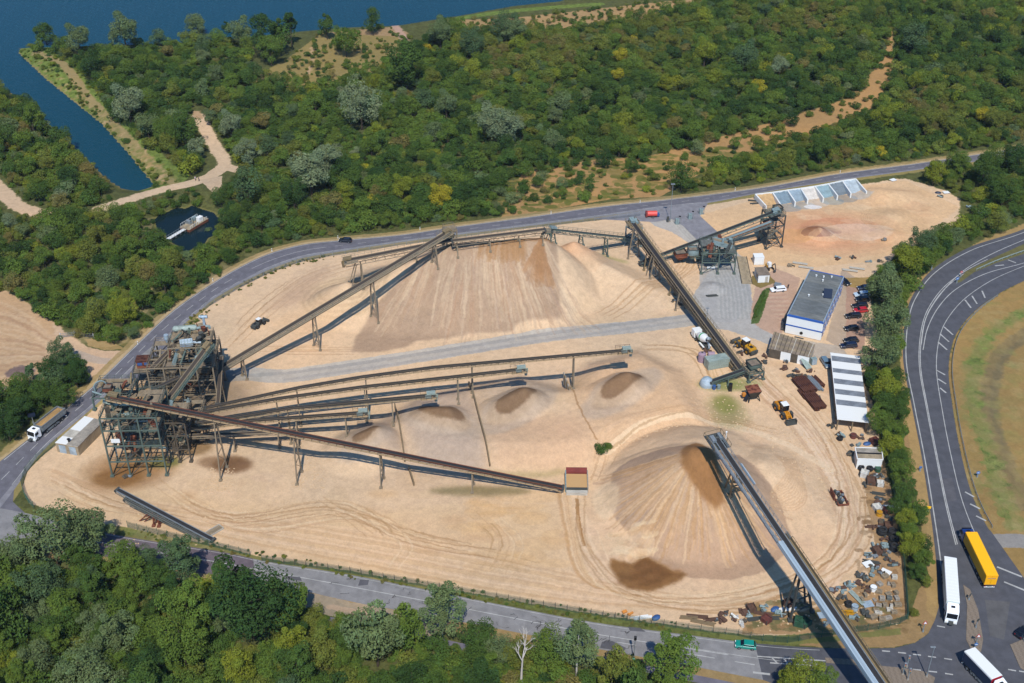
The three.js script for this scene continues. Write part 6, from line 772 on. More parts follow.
{ const a = P(741.5, 257), b = P(747, 284), c = a.clone().add(b).multiplyScalar(0.5), L = a.distanceTo(b), o = thing('weighbridge', 'long sandy weighbridge platform with low rails beside the weigh house', 'weighbridge', c, heading(a, b)); for (let i = 0; i < 3; i++) part('deck_plate', M.plank, o, (m) => m.box(0, 0.12, -L / 3 + (i * L) / 3, 2.9, 0.24, L / 3 - 0.06)); for (const s of [-1, 1]) part('side_rail', M.steelDark, o, (m) => m.box(s * 1.55, 0.24, 0, 0.14, 0.3, L)); }
// material bays
{
  const back = [[755.4, 194], [772.5, 192], [787.4, 189.8], [800.8, 188], [814.9, 185.9], [828.2, 183.5], [842.3, 180.4], [855.6, 178.5]], front = [[766.4, 206.5], [780.6, 204.8], [795.3, 202.3], [807.8, 200], [823.5, 198.4], [837.6, 196], [851, 193.7], [866.6, 192]], h = 2;
  const o = thing('bunker_walls', 'row of white concrete bunker walls holding coloured gravels along the road', 'bunker', P(810, 192)); back.forEach((b, i) => partW('partition_wall', M.sheetWhite, o, (m) => { const p = P(...b, h).setY(h / 2), q = P(...front[i], h * 0.8).setY(h / 2 - 0.2); m.bar(p, q, 0.45, h); }));
  for (let i = 0; i < 7; i++) partW('back_wall', M.sheetWhite, o, (m) => m.bar(P(...back[i], h).setY(h / 2), P(...back[i + 1], h).setY(h / 2), 0.4, h));
  const cols = ['#cda775', '#7f929c', '#93a4ae', '#dbd2c5', '#90a8ad', '#7c868b', '#b3bec2'], names = ['ochre sand', 'dark bluish chippings', 'mid blue-grey gravel', 'cream coloured sand', 'greenish grey gravel', 'dark grey gravel', 'pale grey gravel'];
  for (let i = 0; i < 7; i++) { // sloping fill in each bay
    const A = P(...back[i], h), B = P(...back[i + 1], h), C = P(...front[i + 1]), D = P(...front[i]), n = 8, pos = [], idx = [], uv = [], r = rng(80 + i); A.setY(0); B.setY(0);
    const at0 = A.clone().add(C).multiplyScalar(0.5).setY(0);
    for (let j = 0; j <= n; j++) for (let k = 0; k <= n; k++) { const p = A.clone().lerp(B, 0.06 + (k / n) * 0.88).lerp(D.clone().lerp(C, 0.06 + (k / n) * 0.88), j / n * 0.98 + 0.02); const y = Math.max(0.04, 1.7 * (1 - j / n) ** 1.2 * (0.9 + 0.2 * r())) ; pos.push(p.x - at0.x, j === n ? -0.05 : y, p.z - at0.z); uv.push(p.x / 6, p.z / 6); }
    for (let j = 0; j < n; j++) for (let k = 0; k < n; k++) { const q = j * (n + 1) + k; idx.push(q, q + n + 1, q + 1, q + 1, q + n + 1, q + n + 2); }
    const g = new THREE.BufferGeometry(); g.setAttribute('position', new THREE.Float32BufferAttribute(pos, 3)); g.setAttribute('uv', new THREE.Float32BufferAttribute(uv, 2)); g.setIndex(idx); g.computeVertexNormals();
    const m = mesh('gravel_heap', g, std(cols[i], 0.97, { map: grainTex })); m.position.copy(at0); tag(m, `heap of ${names[i]} in the ${ORD[i]} bunker from the left`, 'gravel heap', 'gravel heaps in the bunkers');
  }
}
// ------------------------------------------------------------------ vehicles
function wheel(o, x, y, z, r, w, mat = M.tyre) { const t = part('tyre', mat, o, (b) => b.cyl(V(x - w / 2, y, z), V(x + w / 2, y, z), r, r, 16)); const s = Math.sign(x) || 1; const g = mb(); g.cyl(V(x + s * w * 0.3, y, z), V(x + s * (w / 2 + 0.01), y, z), r * 0.55, r * 0.5, 12); g.build('rim', M.rim, t); }
const carPaint = (hex) => new THREE.MeshPhysicalMaterial({ color: hex, roughness: 0.35, clearcoat: 0.6, clearcoatRoughness: 0.15 });
function car(label, p, turn, hex, kind = 'hatch', group) {
  const o = thing('parked_car', label, 'car', p, turn, group), m = carPaint(hex), est = kind === 'estate', L = est ? 2.35 : 2.1;
  part('body', m, o, (b) => b.prism([[-L, 0.35], [L, 0.35], [L, 0.72], [L - 0.25, 0.88], [L - 1.05, 0.98], [-L + 0.15, 0.98], [-L, 0.8]], 1.76, 0.06));
  part('cabin', m, o, (b) => b.prism([[L - 1.05, 0.95], [L - 1.75, 1.42], [-L + (est ? 0.35 : 0.6), 1.46], [-L + (est ? 0.05 : 0.15), 0.95]], 1.5, 0.05));
  part('windscreen', M.glass, o, (b) => b.bar(V(0, 1.0, L - 1.03), V(0, 1.4, L - 1.66), 1.34, 0.06, V(1, 0, 0))); part('rear_window', M.glass, o, (b) => b.bar(V(0, 1.02, -L + (est ? 0.07 : 0.2)), V(0, 1.4, -L + (est ? 0.28 : 0.54)), 1.3, 0.06, V(1, 0, 0)));
  for (const s of [-1, 1]) { part('side_window', M.glass, o, (b) => b.prism([[L - 1.3, 1.02], [L - 1.78, 1.36], [-L + 0.6, 1.38], [-L + 0.4, 1.02]], 0.06, 0, new THREE.Matrix4().makeTranslation(s * 0.75, 0, 0))); part('headlight', M.lampWhite, o, (b) => b.box(s * 0.62, 0.72, L - 0.02, 0.4, 0.16, 0.12)); part('tail_light', M.lampRed, o, (b) => b.box(s * 0.68, 0.78, -L + 0.02, 0.3, 0.18, 0.1)); part('mirror', m, o, (b) => b.box(s * 0.97, 1.0, L - 1.35, 0.18, 0.12, 0.12)); for (const z of [1.3, -1.3]) wheel(o, s * 0.8, 0.33, z, 0.33, 0.22); }
  return o;
}
const parkedGroup = 'cars parked in the row below the hedge';
const kt = -Math.PI / 2 + 0.12;
for (const [u, v, hex, lab, kind] of [[864, 289.5, '#16243a', 'dark blue car topmost in the row below the hedge', 'hatch'], [861.5, 296, '#a9bccb', 'pale silver-blue car second in the parked row', 'estate'], [862, 301, '#101216', 'black car just below the silver-blue one', 'hatch'], [859.5, 307.5, '#0d0e11', 'black estate car just above the red car', 'estate'], [860.7, 312, '#a5121c', 'bright red car in the parked row', 'hatch'], [852.8, 317.5, '#111318', 'black car with nose out, just below the red car', 'estate'], [851.3, 330, '#10131a', 'single black car in the gap of the parked row', 'hatch'], [850.8, 342, '#121316', 'black car touching the navy car at the lower end of the row', 'hatch'], [848.3, 347.2, '#131c33', 'navy car at the lower end of the parked row', 'estate']]) car(lab, land(u, v), kt, hex, kind, parkedGroup);
car('black car tucked behind the back corner of the office', land(843.5, 283), 0.5, '#15171b', 'estate'); car('white estate car on the red brick parking left of the office', land(778, 291), kt + 0.05, '#dfe1e2', 'estate'); car('grey-blue car parked nose up beside the long striped shed', land(825.5, 364.5), 0.15, '#5c7382', 'estate'); car('dark car driving along the northern road', land(345.5, 241.8), -1.72, '#1b232e', 'hatch').name = numbered('moving_car'); car('bright teal green car driving on the southern road', land(745.5, 647), -1.72, '#0f7f70', 'hatch').name = numbered('moving_car'); car('black car cut off by the right edge of the photograph', land(1023, 634), 2.2, '#101114', 'hatch').name = numbered('moving_car');
const canvasTex = (w, h, f) => { const c = document.createElement('canvas'); c.width = w; c.height = h; f(c.getContext('2d'), w, h); const t = new THREE.CanvasTexture(c); t.colorSpace = THREE.SRGBColorSpace; return t; };
function semi(label, rear, front, o) {   // rear/front: centres of the trailer's ends at ground level, front towards the cab
  const p = rear.clone().add(front).multiplyScalar(0.5).setY(0.04), root = thing('articulated_lorry', label, 'lorry', p, heading(rear, front)), L = o.L ?? rear.distanceTo(front), z0 = -L / 2, z1 = L / 2, W = 2.55;
  if (o.tipper) {
    const prof = (y) => y; part('tipper_body', o.side, root, (b) => { b.box(-W / 2 + 0.05, 2.2, 0, 0.1, 1.5, L); b.box(W / 2 - 0.05, 2.2, 0, 0.1, 1.5, L); b.box(0, 2.1, z0 + 0.05, W - 0.2, 1.3, 0.1); b.box(0, 2.25, z1 - 0.05, W - 0.2, 1.6, 0.1); b.box(0, 1.4, 0, W - 0.2, 0.12, L - 0.2); for (let i = 0; i < 9; i++) for (const s of [-1, 1]) b.box((s * W) / 2, 2.2, z0 + 0.5 + (i * (L - 1)) / 8, 0.12, 1.4, 0.14); });
    part('rim', M.galvan, root, (b) => { for (const s of [-1, 1]) b.box((s * (W - 0.05)) / 2, 3, 0, 0.2, 0.14, L + 0.1); b.box(0, 3, z1, W, 0.14, 0.16); b.box(0, 2.85, z0, W, 0.14, 0.16); }); part('sand_load', std('#b08a55', 0.97, { map: grainTex }), root, (b) => { b.box(0, 2.25, 0, W - 0.22, 0.5, L - 0.2); b.add(new THREE.SphereGeometry(1, 12, 8), new THREE.Matrix4().makeScale(1.05, 0.45, L * 0.42).setPosition(0, 2.45, 0)); });
  } else {
    part('cargo_side', o.side, root, (b) => { b.box(-W / 2 + 0.03, 2.55, 0, 0.06, 2.6, L); b.box(W / 2 - 0.03, 2.55, 0, 0.06, 2.6, L); }); part('cargo_roof', o.roof, root, (b) => { b.rbox(0, 3.92, 0, W, 0.14, L, 0.05); if (o.ribs) for (let i = 1; i < 14; i++) b.box(0, 4, z0 + (i * L) / 14, W - 0.2, 0.04, 0.08); });
    part('top_rail', o.rail ?? o.roof, root, (b) => { for (const s of [-1, 1]) b.box((s * W) / 2, 3.75, 0, 0.08, 0.3, L); }); part('cargo_front', o.frontMat ?? o.side, root, (b) => b.box(0, 2.55, z1 - 0.03, W - 0.1, 2.6, 0.08));
    const rd = part('rear_doors', o.rearMat ?? o.side, root, (b) => { b.box(-W / 4, 2.55, z0 + 0.01, W / 2 - 0.05, 2.5, 0.1); b.box(W / 4, 2.55, z0 + 0.01, W / 2 - 0.05, 2.5, 0.1); });
    if (o.text) { const t = canvasTex(512, 128, (x, w, h) => { x.fillStyle = o.textBack; x.fillRect(0, 0, w, h); x.fillStyle = o.textColor; x.font = 'bold 92px sans-serif'; x.textAlign = 'center'; x.textBaseline = 'middle'; x.fillText(o.text, w / 2, h / 2 + 4, w - 24); }); const g = new THREE.PlaneGeometry(2.2, 0.55); g.rotateY(Math.PI); g.translate(0, 3.1, z0 - 0.055); mesh('lettering', g, std('#ffffff', 0.6, { map: t }), root); }
    part('cargo_floor', M.steelDark, root, (b) => b.box(0, 1.2, 0, W - 0.1, 0.16, L));
  }
  part('chassis', M.steelDark, root, (b) => { b.box(0, 0.95, -0.3, 1, 0.3, L - 0.4); b.box(0, 0.85, z1 + 1.2, 0.9, 0.25, 5); }); part('rear_bumper', M.whitePaint, root, (b) => b.box(0, 0.6, z0 + 0.05, 2.3, 0.24, 0.12)); for (const s of [-1, 1]) part('tail_light', M.lampRed, root, (b) => b.box(s * 0.95, 0.82, z0 + 0.02, 0.36, 0.16, 0.12)); for (const s of [-1, 1]) part('side_guard', M.galvan, root, (b) => b.box(s * 1.2, 0.7, 0.6, 0.06, 0.5, 4));
  for (const z of [z0 + 1.6, z0 + 2.9, z0 + 4.2]) for (const s of [-1, 1]) wheel(root, s * 1.05, 0.5, z, 0.5, 0.36);
  const c0 = z1 + 0.45, cm = o.cab; // cab in front
  part('cab', cm, root, (b) => b.prism([[c0, 0.55], [c0 + 2.2, 0.55], [c0 + 2.28, 1.4], [c0 + 2.1, 2.6], [c0 + 1.7, o.low ? 2.9 : 3.4], [c0 + 0.1, o.low ? 3.0 : 3.75], [c0, 2.8]], 2.45, 0.07));
  part('windscreen', M.glass, root, (b) => b.bar(V(0, 1.65, c0 + 2.26), V(0, 2.6, c0 + 2.1), 2.1, 0.08, V(1, 0, 0))); part('roof_hatch', M.black, root, (b) => b.box(0, o.low ? 3.02 : 3.68, c0 + 0.85, 0.8, 0.1, 0.6)); for (const s of [-1, 1]) { part('side_window', M.glass, root, (b) => b.box(s * 1.21, 2.1, c0 + 1.4, 0.08, 0.8, 1)); part('headlight', M.lampWhite, root, (b) => b.box(s * 0.9, 0.85, c0 + 2.27, 0.45, 0.25, 0.08)); part('mirror', M.black, root, (b) => b.box(s * 1.4, 2.1, c0 + 2, 0.16, 0.7, 0.2)); for (const z of [c0 + 1.3, c0 - 1.9]) wheel(root, s * 1.05, 0.5, z, 0.5, 0.36); } part('bumper', M.whitePaint, root, (b) => b.box(0, 0.55, c0 + 2.28, 2.4, 0.4, 0.16)); part('sun_visor', M.black, root, (b) => b.box(0, 2.72, c0 + 2.16, 2.1, 0.16, 0.22)); if (!o.low) part('wind_deflector', cm, root, (b) => b.prism([[c0 + 0.05, 3.7], [c0 + 1.2, 3.5], [c0 + 0.05, 3.95]], 2.1, 0.03));
  return root;
}
const flat = (u, v, h) => P(u, v, h).setY(0);
semi('yellow box lorry with a dark blue cab driving away on the eastern road', flat(992.4, 575, 4), flat(971.6, 532.2, 4), { L: 13.6, side: std('#e5a000', 0.5), roof: std('#f0ac06', 0.5), rearMat: std('#e5a000', 0.5), cab: carPaint('#17306a'), low: true, text: 'DACHSER', textBack: '#eaa60a', textColor: '#1d3b7a' });
semi('all white box lorry waiting at the junction with its cab towards us', flat(950.5, 557.5, 4), flat(953.3, 600.7, 4), { L: 13.6, side: std('#c9d3d0', 0.5), roof: M.whitePaint, ribs: true, cab: carPaint('#e6e8e8') });
semi('lorry with white roof, navy side curtains and red front wall, turning at the corner', flat(969.8, 648.9, 4), flat(997.2, 677.1, 4), { side: std('#12233c', 0.6), roof: M.whitePaint, rail: M.whitePaint, frontMat: std('#9c1428', 0.5), rearMat: M.white, cab: carPaint('#e3e5e6') });
semi('tipper lorry with white cab and steel body full of sand on the western road', flat(60.3, 407.8, 3), flat(38.4, 425, 3), { tipper: true, L: 8.6, side: M.galvan, cab: carPaint('#e6e8e8'), low: true });
function loader(label, p, turn, hue = M.yellow) {
  const o = thing('wheel_loader', label, 'wheel loader', p, turn);
  part('engine_hood', hue, o, (b) => b.prism([[-3.4, 1.1], [-0.6, 1.1], [-0.6, 2.3], [-3.2, 2.1]], 2.2, 0.1)); part('rear_weight', M.steelDark, o, (b) => b.rbox(0, 1.2, -3.5, 2.4, 1, 0.5, 0.08)); part('engine_grille', M.black, o, (b) => b.box(0, 2.24, -2.1, 1, 0.08, 1));
  part('cab', M.whitePaint, o, (b) => b.rbox(0, 3.42, 0.2, 1.7, 0.18, 1.9, 0.06)); part('cab_glass', M.glass, o, (b) => b.box(0, 2.65, 0.2, 1.5, 1.4, 1.6)); part('cab_frame', M.black, o, (b) => { for (const x of [-1, 1]) for (const z of [-1, 1]) b.box(x * 0.78, 2.65, 0.2 + z * 0.82, 0.12, 1.45, 0.12); b.box(0, 1.85, 0.2, 1.7, 0.3, 1.8); });
  part('front_frame', hue, o, (b) => b.rbox(0, 1.2, 1.8, 1.3, 0.9, 2.4, 0.1)); for (const s of [-1, 1]) part('lift_arm', hue, o, (b) => b.bar(V(s * 0.5, 1.8, 1.6), V(s * 0.6, 0.7, 4), 0.25, 0.45)); part('bucket', M.steelDark, o, (b) => { b.prism([[4, 0.15], [5.1, 0.1], [5.1, 0.22], [4.15, 0.3], [4.1, 1.1], [4.5, 1.5], [4.35, 1.55], [3.95, 1.1]], 2.9, 0); for (const s of [-1, 1]) b.box(s * 1.42, 0.7, 4.45, 0.1, 1.1, 0.9); });
  for (const s of [-1, 1]) for (const z of [2, -1.9]) { const t = part('tyre', M.tyre, o, (b) => b.cyl(V(s * 0.85, 0.85, z), V(s * 1.45, 0.85, z), 0.85, 0.85, 18)); const g = mb(); g.cyl(V(s * 1.3, 0.85, z), V(s * 1.47, 0.85, z), 0.42, 0.38, 12); g.build('rim', hue, t); part('mudguard', M.steelDark, o, (b) => b.box(s * 1.15, 1.8, z, 0.7, 0.08, 1.3)); } part('exhaust', M.black, o, (b) => b.cyl(V(0.5, 2.2, -1.4), V(0.5, 3, -1.4), 0.09)); return o;
}
loader('yellow wheel loader working beside the long grey conveyor', land(745.5, 350), heading(P(754, 354), P(736, 341))); loader('orange-yellow wheel loader with its bucket down on the haul way', land(783, 414), heading(P(776, 404), P(790, 422)), std('#d99018', 0.5, { map: wearTex }));
{ const o = loader('dark dusty bulldozer standing alone on the western sand', land(259, 326), 2.6, M.steelDark); o.name = numbered('dozer'); o.userData.category = 'bulldozer'; o.scale.setScalar(0.7); }
{ const p = land(769.5, 269), o = thing('mini_excavator', 'small yellow and white excavator beside the weigh house', 'excavator', p, 0.4); for (const s of [-1, 1]) part('track', M.tyre, o, (b) => b.rbox(s * 0.8, 0.35, 0, 0.45, 0.65, 2.4, 0.2)); part('house', M.yellow, o, (b) => b.rbox(0, 1.1, -0.5, 1.8, 0.8, 1.6, 0.1)); part('cab', M.whitePaint, o, (b) => b.rbox(-0.35, 1.75, 0.1, 1, 1.5, 1.2, 0.08)); part('boom', M.steelDark, o, (b) => { b.bar(V(0.4, 1.2, 0.3), V(0.4, 2.8, 1.9), 0.24); b.bar(V(0.4, 2.8, 1.9), V(0.4, 1, 2.7), 0.2); }); part('bucket', M.steelDark, o, (b) => b.prism([[2.4, 0.4], [3, 0.4], [2.9, 1], [2.5, 1.05]], 0.7, 0.03)); }
{ // concrete mixer
  const a = P(694.5, 335), b2 = P(708.5, 352), o = thing('mixer_lorry', 'white concrete mixer lorry with a green stripe on its drum', 'mixer lorry', a.clone().add(b2).multiplyScalar(0.5), heading(b2, a)); part('chassis', M.steelDark, o, (b) => b.box(0, 0.95, 0, 1, 0.35, 9)); part('cab', M.whitePaint, o, (b) => b.prism([[2.4, 0.6], [4.5, 0.6], [4.5, 1.6], [4.3, 2.8], [2.4, 2.9]], 2.4, 0.08)); part('windscreen', M.glass, o, (b) => b.bar(V(0, 1.7, 4.5), V(0, 2.6, 4.36), 2, 0.08, V(1, 0, 0)));
  const drum = mesh('drum', new THREE.LatheGeometry([[0.3, -3], [0.9, -2.6], [1.25, -1], [1.25, 0.4], [0.8, 1.9], [0.55, 2.3], [0.45, 2.3]].map(([r, y]) => new THREE.Vector2(r, y)), 20).rotateX(-Math.PI / 2 + 0.26).translate(0, 2.5, -0.9), M.whitePaint, o); mesh('green_stripe', new THREE.CylinderGeometry(1.27, 1.27, 0.6, 20, 1, true).rotateX(-Math.PI / 2 + 0.26).translate(0, 2.42, -0.6), std('#1f9b54', 0.5), drum); part('water_tank', M.white, o, (b) => b.cyl(V(-1, 2, 2), V(1, 2, 2), 0.4)); part('hopper', M.galvan, o, (b) => b.add(new THREE.CylinderGeometry(0.8, 0.3, 0.9, 8, 1, true), new THREE.Matrix4().makeTranslation(0, 3.6, -3.9))); part('chute', M.galvan, o, (b) => b.bar(V(0, 2.4, -4.1), V(0, 1.3, -4.9), 0.5, 0.15)); for (const s of [-1, 1]) { part('headlight', M.lampWhite, o, (b) => b.box(s * 0.9, 0.9, 4.5, 0.4, 0.24, 0.1)); for (const z of [3.5, 1.8, -1.6, -2.9]) wheel(o, s * 1, 0.5, z, 0.5, 0.36); part('mudguard', M.whitePaint, o, (b) => b.box(s * 1.05, 1.1, -2.2, 0.5, 0.08, 2.8)); }
}
{ const p = land(652.5, 217), o = thing('tank_trailer', 'small red tank trailer beside the entrance', 'trailer', p, 1.6); part('vessel', std('#c8453c', 0.5), o, (b) => { b.cyl(V(0, 1.3, -1.8), V(0, 1.3, 1.4), 0.95, 0.95, 16); }); part('front_cap', M.red, o, (b) => b.rbox(0, 1.2, -2.1, 1.8, 1.7, 0.7, 0.15)); part('valve_box', M.blue, o, (b) => b.rbox(0, 0.9, 1.9, 1.1, 1, 0.8, 0.08)); for (const s of [-1, 1]) wheel(o, s * 0.9, 0.4, 0, 0.4, 0.25); part('frame', M.steelDark, o, (b) => b.box(0, 0.45, 0, 1, 0.15, 4.4)); }
{ const p = land(777.5, 286.5), o = thing('box_trailer', 'tiny grey trailer between the white car and the grass strip', 'trailer', p, 1.2); part('box', M.galvan, o, (b) => b.rbox(0, 0.75, 0, 1.3, 0.7, 2, 0.05)); part('drawbar', M.steelDark, o, (b) => b.bar(V(0, 0.45, 1), V(0, 0.45, 2), 0.1)); for (const s of [-1, 1]) wheel(o, s * 0.72, 0.3, 0, 0.3, 0.16); }
// tanks beside the container
{ const o = thing('steel_tank', 'pinkish grey upright tank left of the pale container', 'tank', land(701.5, 361)); part('vessel', M.purple, o, (b) => { b.cyl(V(0, 0, 0), V(0, 2.4, 0), 1.1, 1.1, 16); b.ball(0, 2.4, 0, 1.08, 14, 0.4); }); part('hatch', M.steelDark, o, (b) => b.cyl(V(0, 2.7, 0), V(0, 2.95, 0), 0.3)); const q = thing('steel_tank', 'small pinkish tank behind the pale container', 'tank', land(711, 357)); part('vessel', M.purple, q, (b) => { b.cyl(V(-0.9, 0.9, 0), V(0.9, 0.9, 0), 0.8, 0.8, 14); }); part('saddle', M.steelDark, q, (b) => b.box(0, 0.2, 0, 1.4, 0.4, 1)); const w = thing('silo_hood', 'pale blue-white rounded hood at the lower end of the dark feed conveyor', 'hood', land(706.6, 385)); part('shell', M.paleBlue, w, (b) => { b.add(new THREE.SphereGeometry(1.9, 14, 8, 0, 6.3, 0, 1.57), new THREE.Matrix4().makeScale(1, 1.15, 1).setPosition(0, 0.4, 0)); b.cyl(V(0, 0, 0), V(0, 0.5, 0), 1.9, 1.9, 14); }); part('seam', M.bluegrey, w, (b) => b.add(new THREE.TorusGeometry(1.92, 0.07, 6, 18, 3.1416), new THREE.Matrix4().makeScale(1, 1.15, 1).setPosition(0, 0.4, 0))); part('outlet', M.galvan, w, (b) => b.box(1.4, 1, 0.3, 1.2, 0.9, 0.9)); }
for (const [u, v, lab, m, n] of [[714, 389, 'blue drum standing below the dark feed conveyor', M.blue, 'oil_drum'], [718.5, 388.5, 'blue-grey drum right of the blue drum below the feed conveyor', M.bluegrey, 'oil_drum'], [730, 391, 'tall black gas cylinder rack left of the rusty feed hopper', M.black, 'gas_rack']]) { const o = thing(n, lab, n === 'oil_drum' ? 'drum' : 'rack', land(u, v)); part('drum_body', m, o, (b) => b.cyl(V(0, 0, 0), V(0, n === 'oil_drum' ? 1.1 : 2.4, 0), 0.5, 0.5, 14)); part('drum_rim', M.steelDark, o, (b) => { b.cyl(V(0, 0.4, 0), V(0, 0.46, 0), 0.53, 0.53, 14); b.cyl(V(0, 0.8, 0), V(0, 0.86, 0), 0.53, 0.53, 14); }); }
// steel beams stacked beside the haul way
function beams(label, u0, v0, u1, v1, n, mat, w = 0.45, layers = 1, group) { const a = land(u0, v0), b = land(u1, v1), o = thing('beam_stack', label, 'steel beams', a.clone().add(b).multiplyScalar(0.5), heading(a, b), group), L = a.distanceTo(b), r = rng(u0 | 0); for (let k = 0; k < layers; k++) for (let i = 0; i < n; i++) part('beam', mat, o, (m) => { const x = (i - (n - 1) / 2) * w * 1.15, y = k * 0.5, z = rr(-0.4, 0.4, r); m.box(x, y + 0.05, z, w, 0.08, L); m.box(x, y + 0.25, z, 0.1, 0.34, L); m.box(x, y + 0.45, z, w, 0.08, L); }); for (const z of [-0.3, 0.3]) part('sleeper', M.wood, o, (m) => m.box(0, -0.04, z * L, n * w * 1.2, 0.12, 0.25)); }
beams('upper stack of rusty steel beams beside the haul way', 797.5, 379, 810, 393, 8, M.rustDark, 0.45, 2); beams('lower stack of rusty steel beams beside the haul way', 808, 395, 820.5, 410, 7, M.rustDark, 0.45, 2); beams('thin rusty beams lying left of the lower stack', 799, 390, 806, 399, 3, M.rustDark, 0.4); beams('blue-grey steel girders beside the rusty beam stacks', 807, 377, 819, 391.5, 4, M.galvan, 0.6); beams('narrow dark red girders right of the blue-grey girders', 813.5, 377, 823.5, 387, 3, M.rustDark, 0.4); beams('single dark beams at the right of the lower stack', 818, 396, 822, 408, 2, M.steelDark, 0.4);
{ const o = thing('sheet_steel', 'pale mint sheet leaning in front of the workshop shed', 'sheet', land(805.5, 367), 0.5); part('sheet', M.mint, o, (b) => b.box(0, 1.2, 0, 1.8, 0.08, 3.4, 0, 0.5)); part('prop', M.steelDark, o, (b) => b.bar(V(0, 0, -1), V(0, 1.9, -1.3), 0.16)); const q = thing('steel_cabinet', 'blue-grey steel cabinet at the right end of the workshop shed', 'cabinet', land(813, 364), 0.3); part('body', M.bluegrey, q, (b) => b.rbox(0, 1, 0, 1.6, 2, 1.2, 0.05)); part('door', M.paleBlue, q, (b) => b.box(0, 1, 0.62, 1.3, 1.7, 0.05)); }
// ------------------------------------------------------------------ pond barge
{
  const a = P(168, 241, -2), b = P(203, 220, -2), dir = b.clone().sub(a), L = dir.length(), c = a.clone().lerp(b, 0.75).setY(-2), o = thing('dredging_barge', 'floating work barge with white machinery moored on the pond', 'barge', c, heading(a, b));
  for (const s of [-1, 1]) part('pontoon', M.rust, o, (m) => m.rbox(s * 1.5, 0.3, 0, 1.2, 1, L * 0.56, 0.2)); part('deck', M.plank, o, (m) => m.box(0, 0.86, 0, 4.2, 0.14, L * 0.56)); part('cabin', M.whitePaint, o, (m) => m.rbox(-0.8, 1.7, 2, 1.4, 1.6, 2, 0.08)); part('winch', M.galvan, o, (m) => { m.cyl(V(0.4, 1.6, -1), V(2, 1.6, -1), 0.6); m.box(1.2, 1.1, -1, 2, 0.4, 1.4); }); part('engine', M.bluegrey, o, (m) => m.rbox(1.2, 1.5, 1.8, 1.4, 1.1, 2, 0.08)); part('railing', M.whitePaint, o, (m) => { for (const s of [-1, 1]) { for (let i = 0; i <= 8; i++) m.box(s * 2.05, 1.4, -L * 0.24 + (i * L * 0.48) / 8, 0.07, 1, 0.07); m.box(s * 2.05, 1.9, 0, 0.07, 0.07, L * 0.48); } }); part('mast', M.steelDark, o, (m) => { m.bar(V(-1.8, 0.9, -2), V(-1.8, 4, -2), 0.16); m.bar(V(-1.8, 4, -2), V(0.6, 2, 2.5), 0.06); });
  const g = thing('floating_gangway', 'narrow white gangway floating between pond bank and barge', 'gangway', a.clone().lerp(b, 0.25).setY(-2), heading(a, b)); part('walk_plate', M.whitePaint, g, (m) => m.box(0, 0.7, 0, 1.3, 0.12, L * 0.5)); for (const s of [-1, 1]) part('railing', M.galvan, g, (m) => { for (let i = 0; i <= 7; i++) m.box(s * 0.65, 1.1, -L * 0.24 + (i * L * 0.48) / 7, 0.06, 0.8, 0.06); m.box(s * 0.65, 1.5, 0, 0.06, 0.06, L * 0.5); }); for (let i = 0; i < 4; i++) part('float', M.steelDark, g, (m) => m.cyl(V(-0.9, 0.2, -L * 0.2 + (i * L * 0.4) / 3), V(0.9, 0.2, -L * 0.2 + (i * L * 0.4) / 3), 0.4));
}
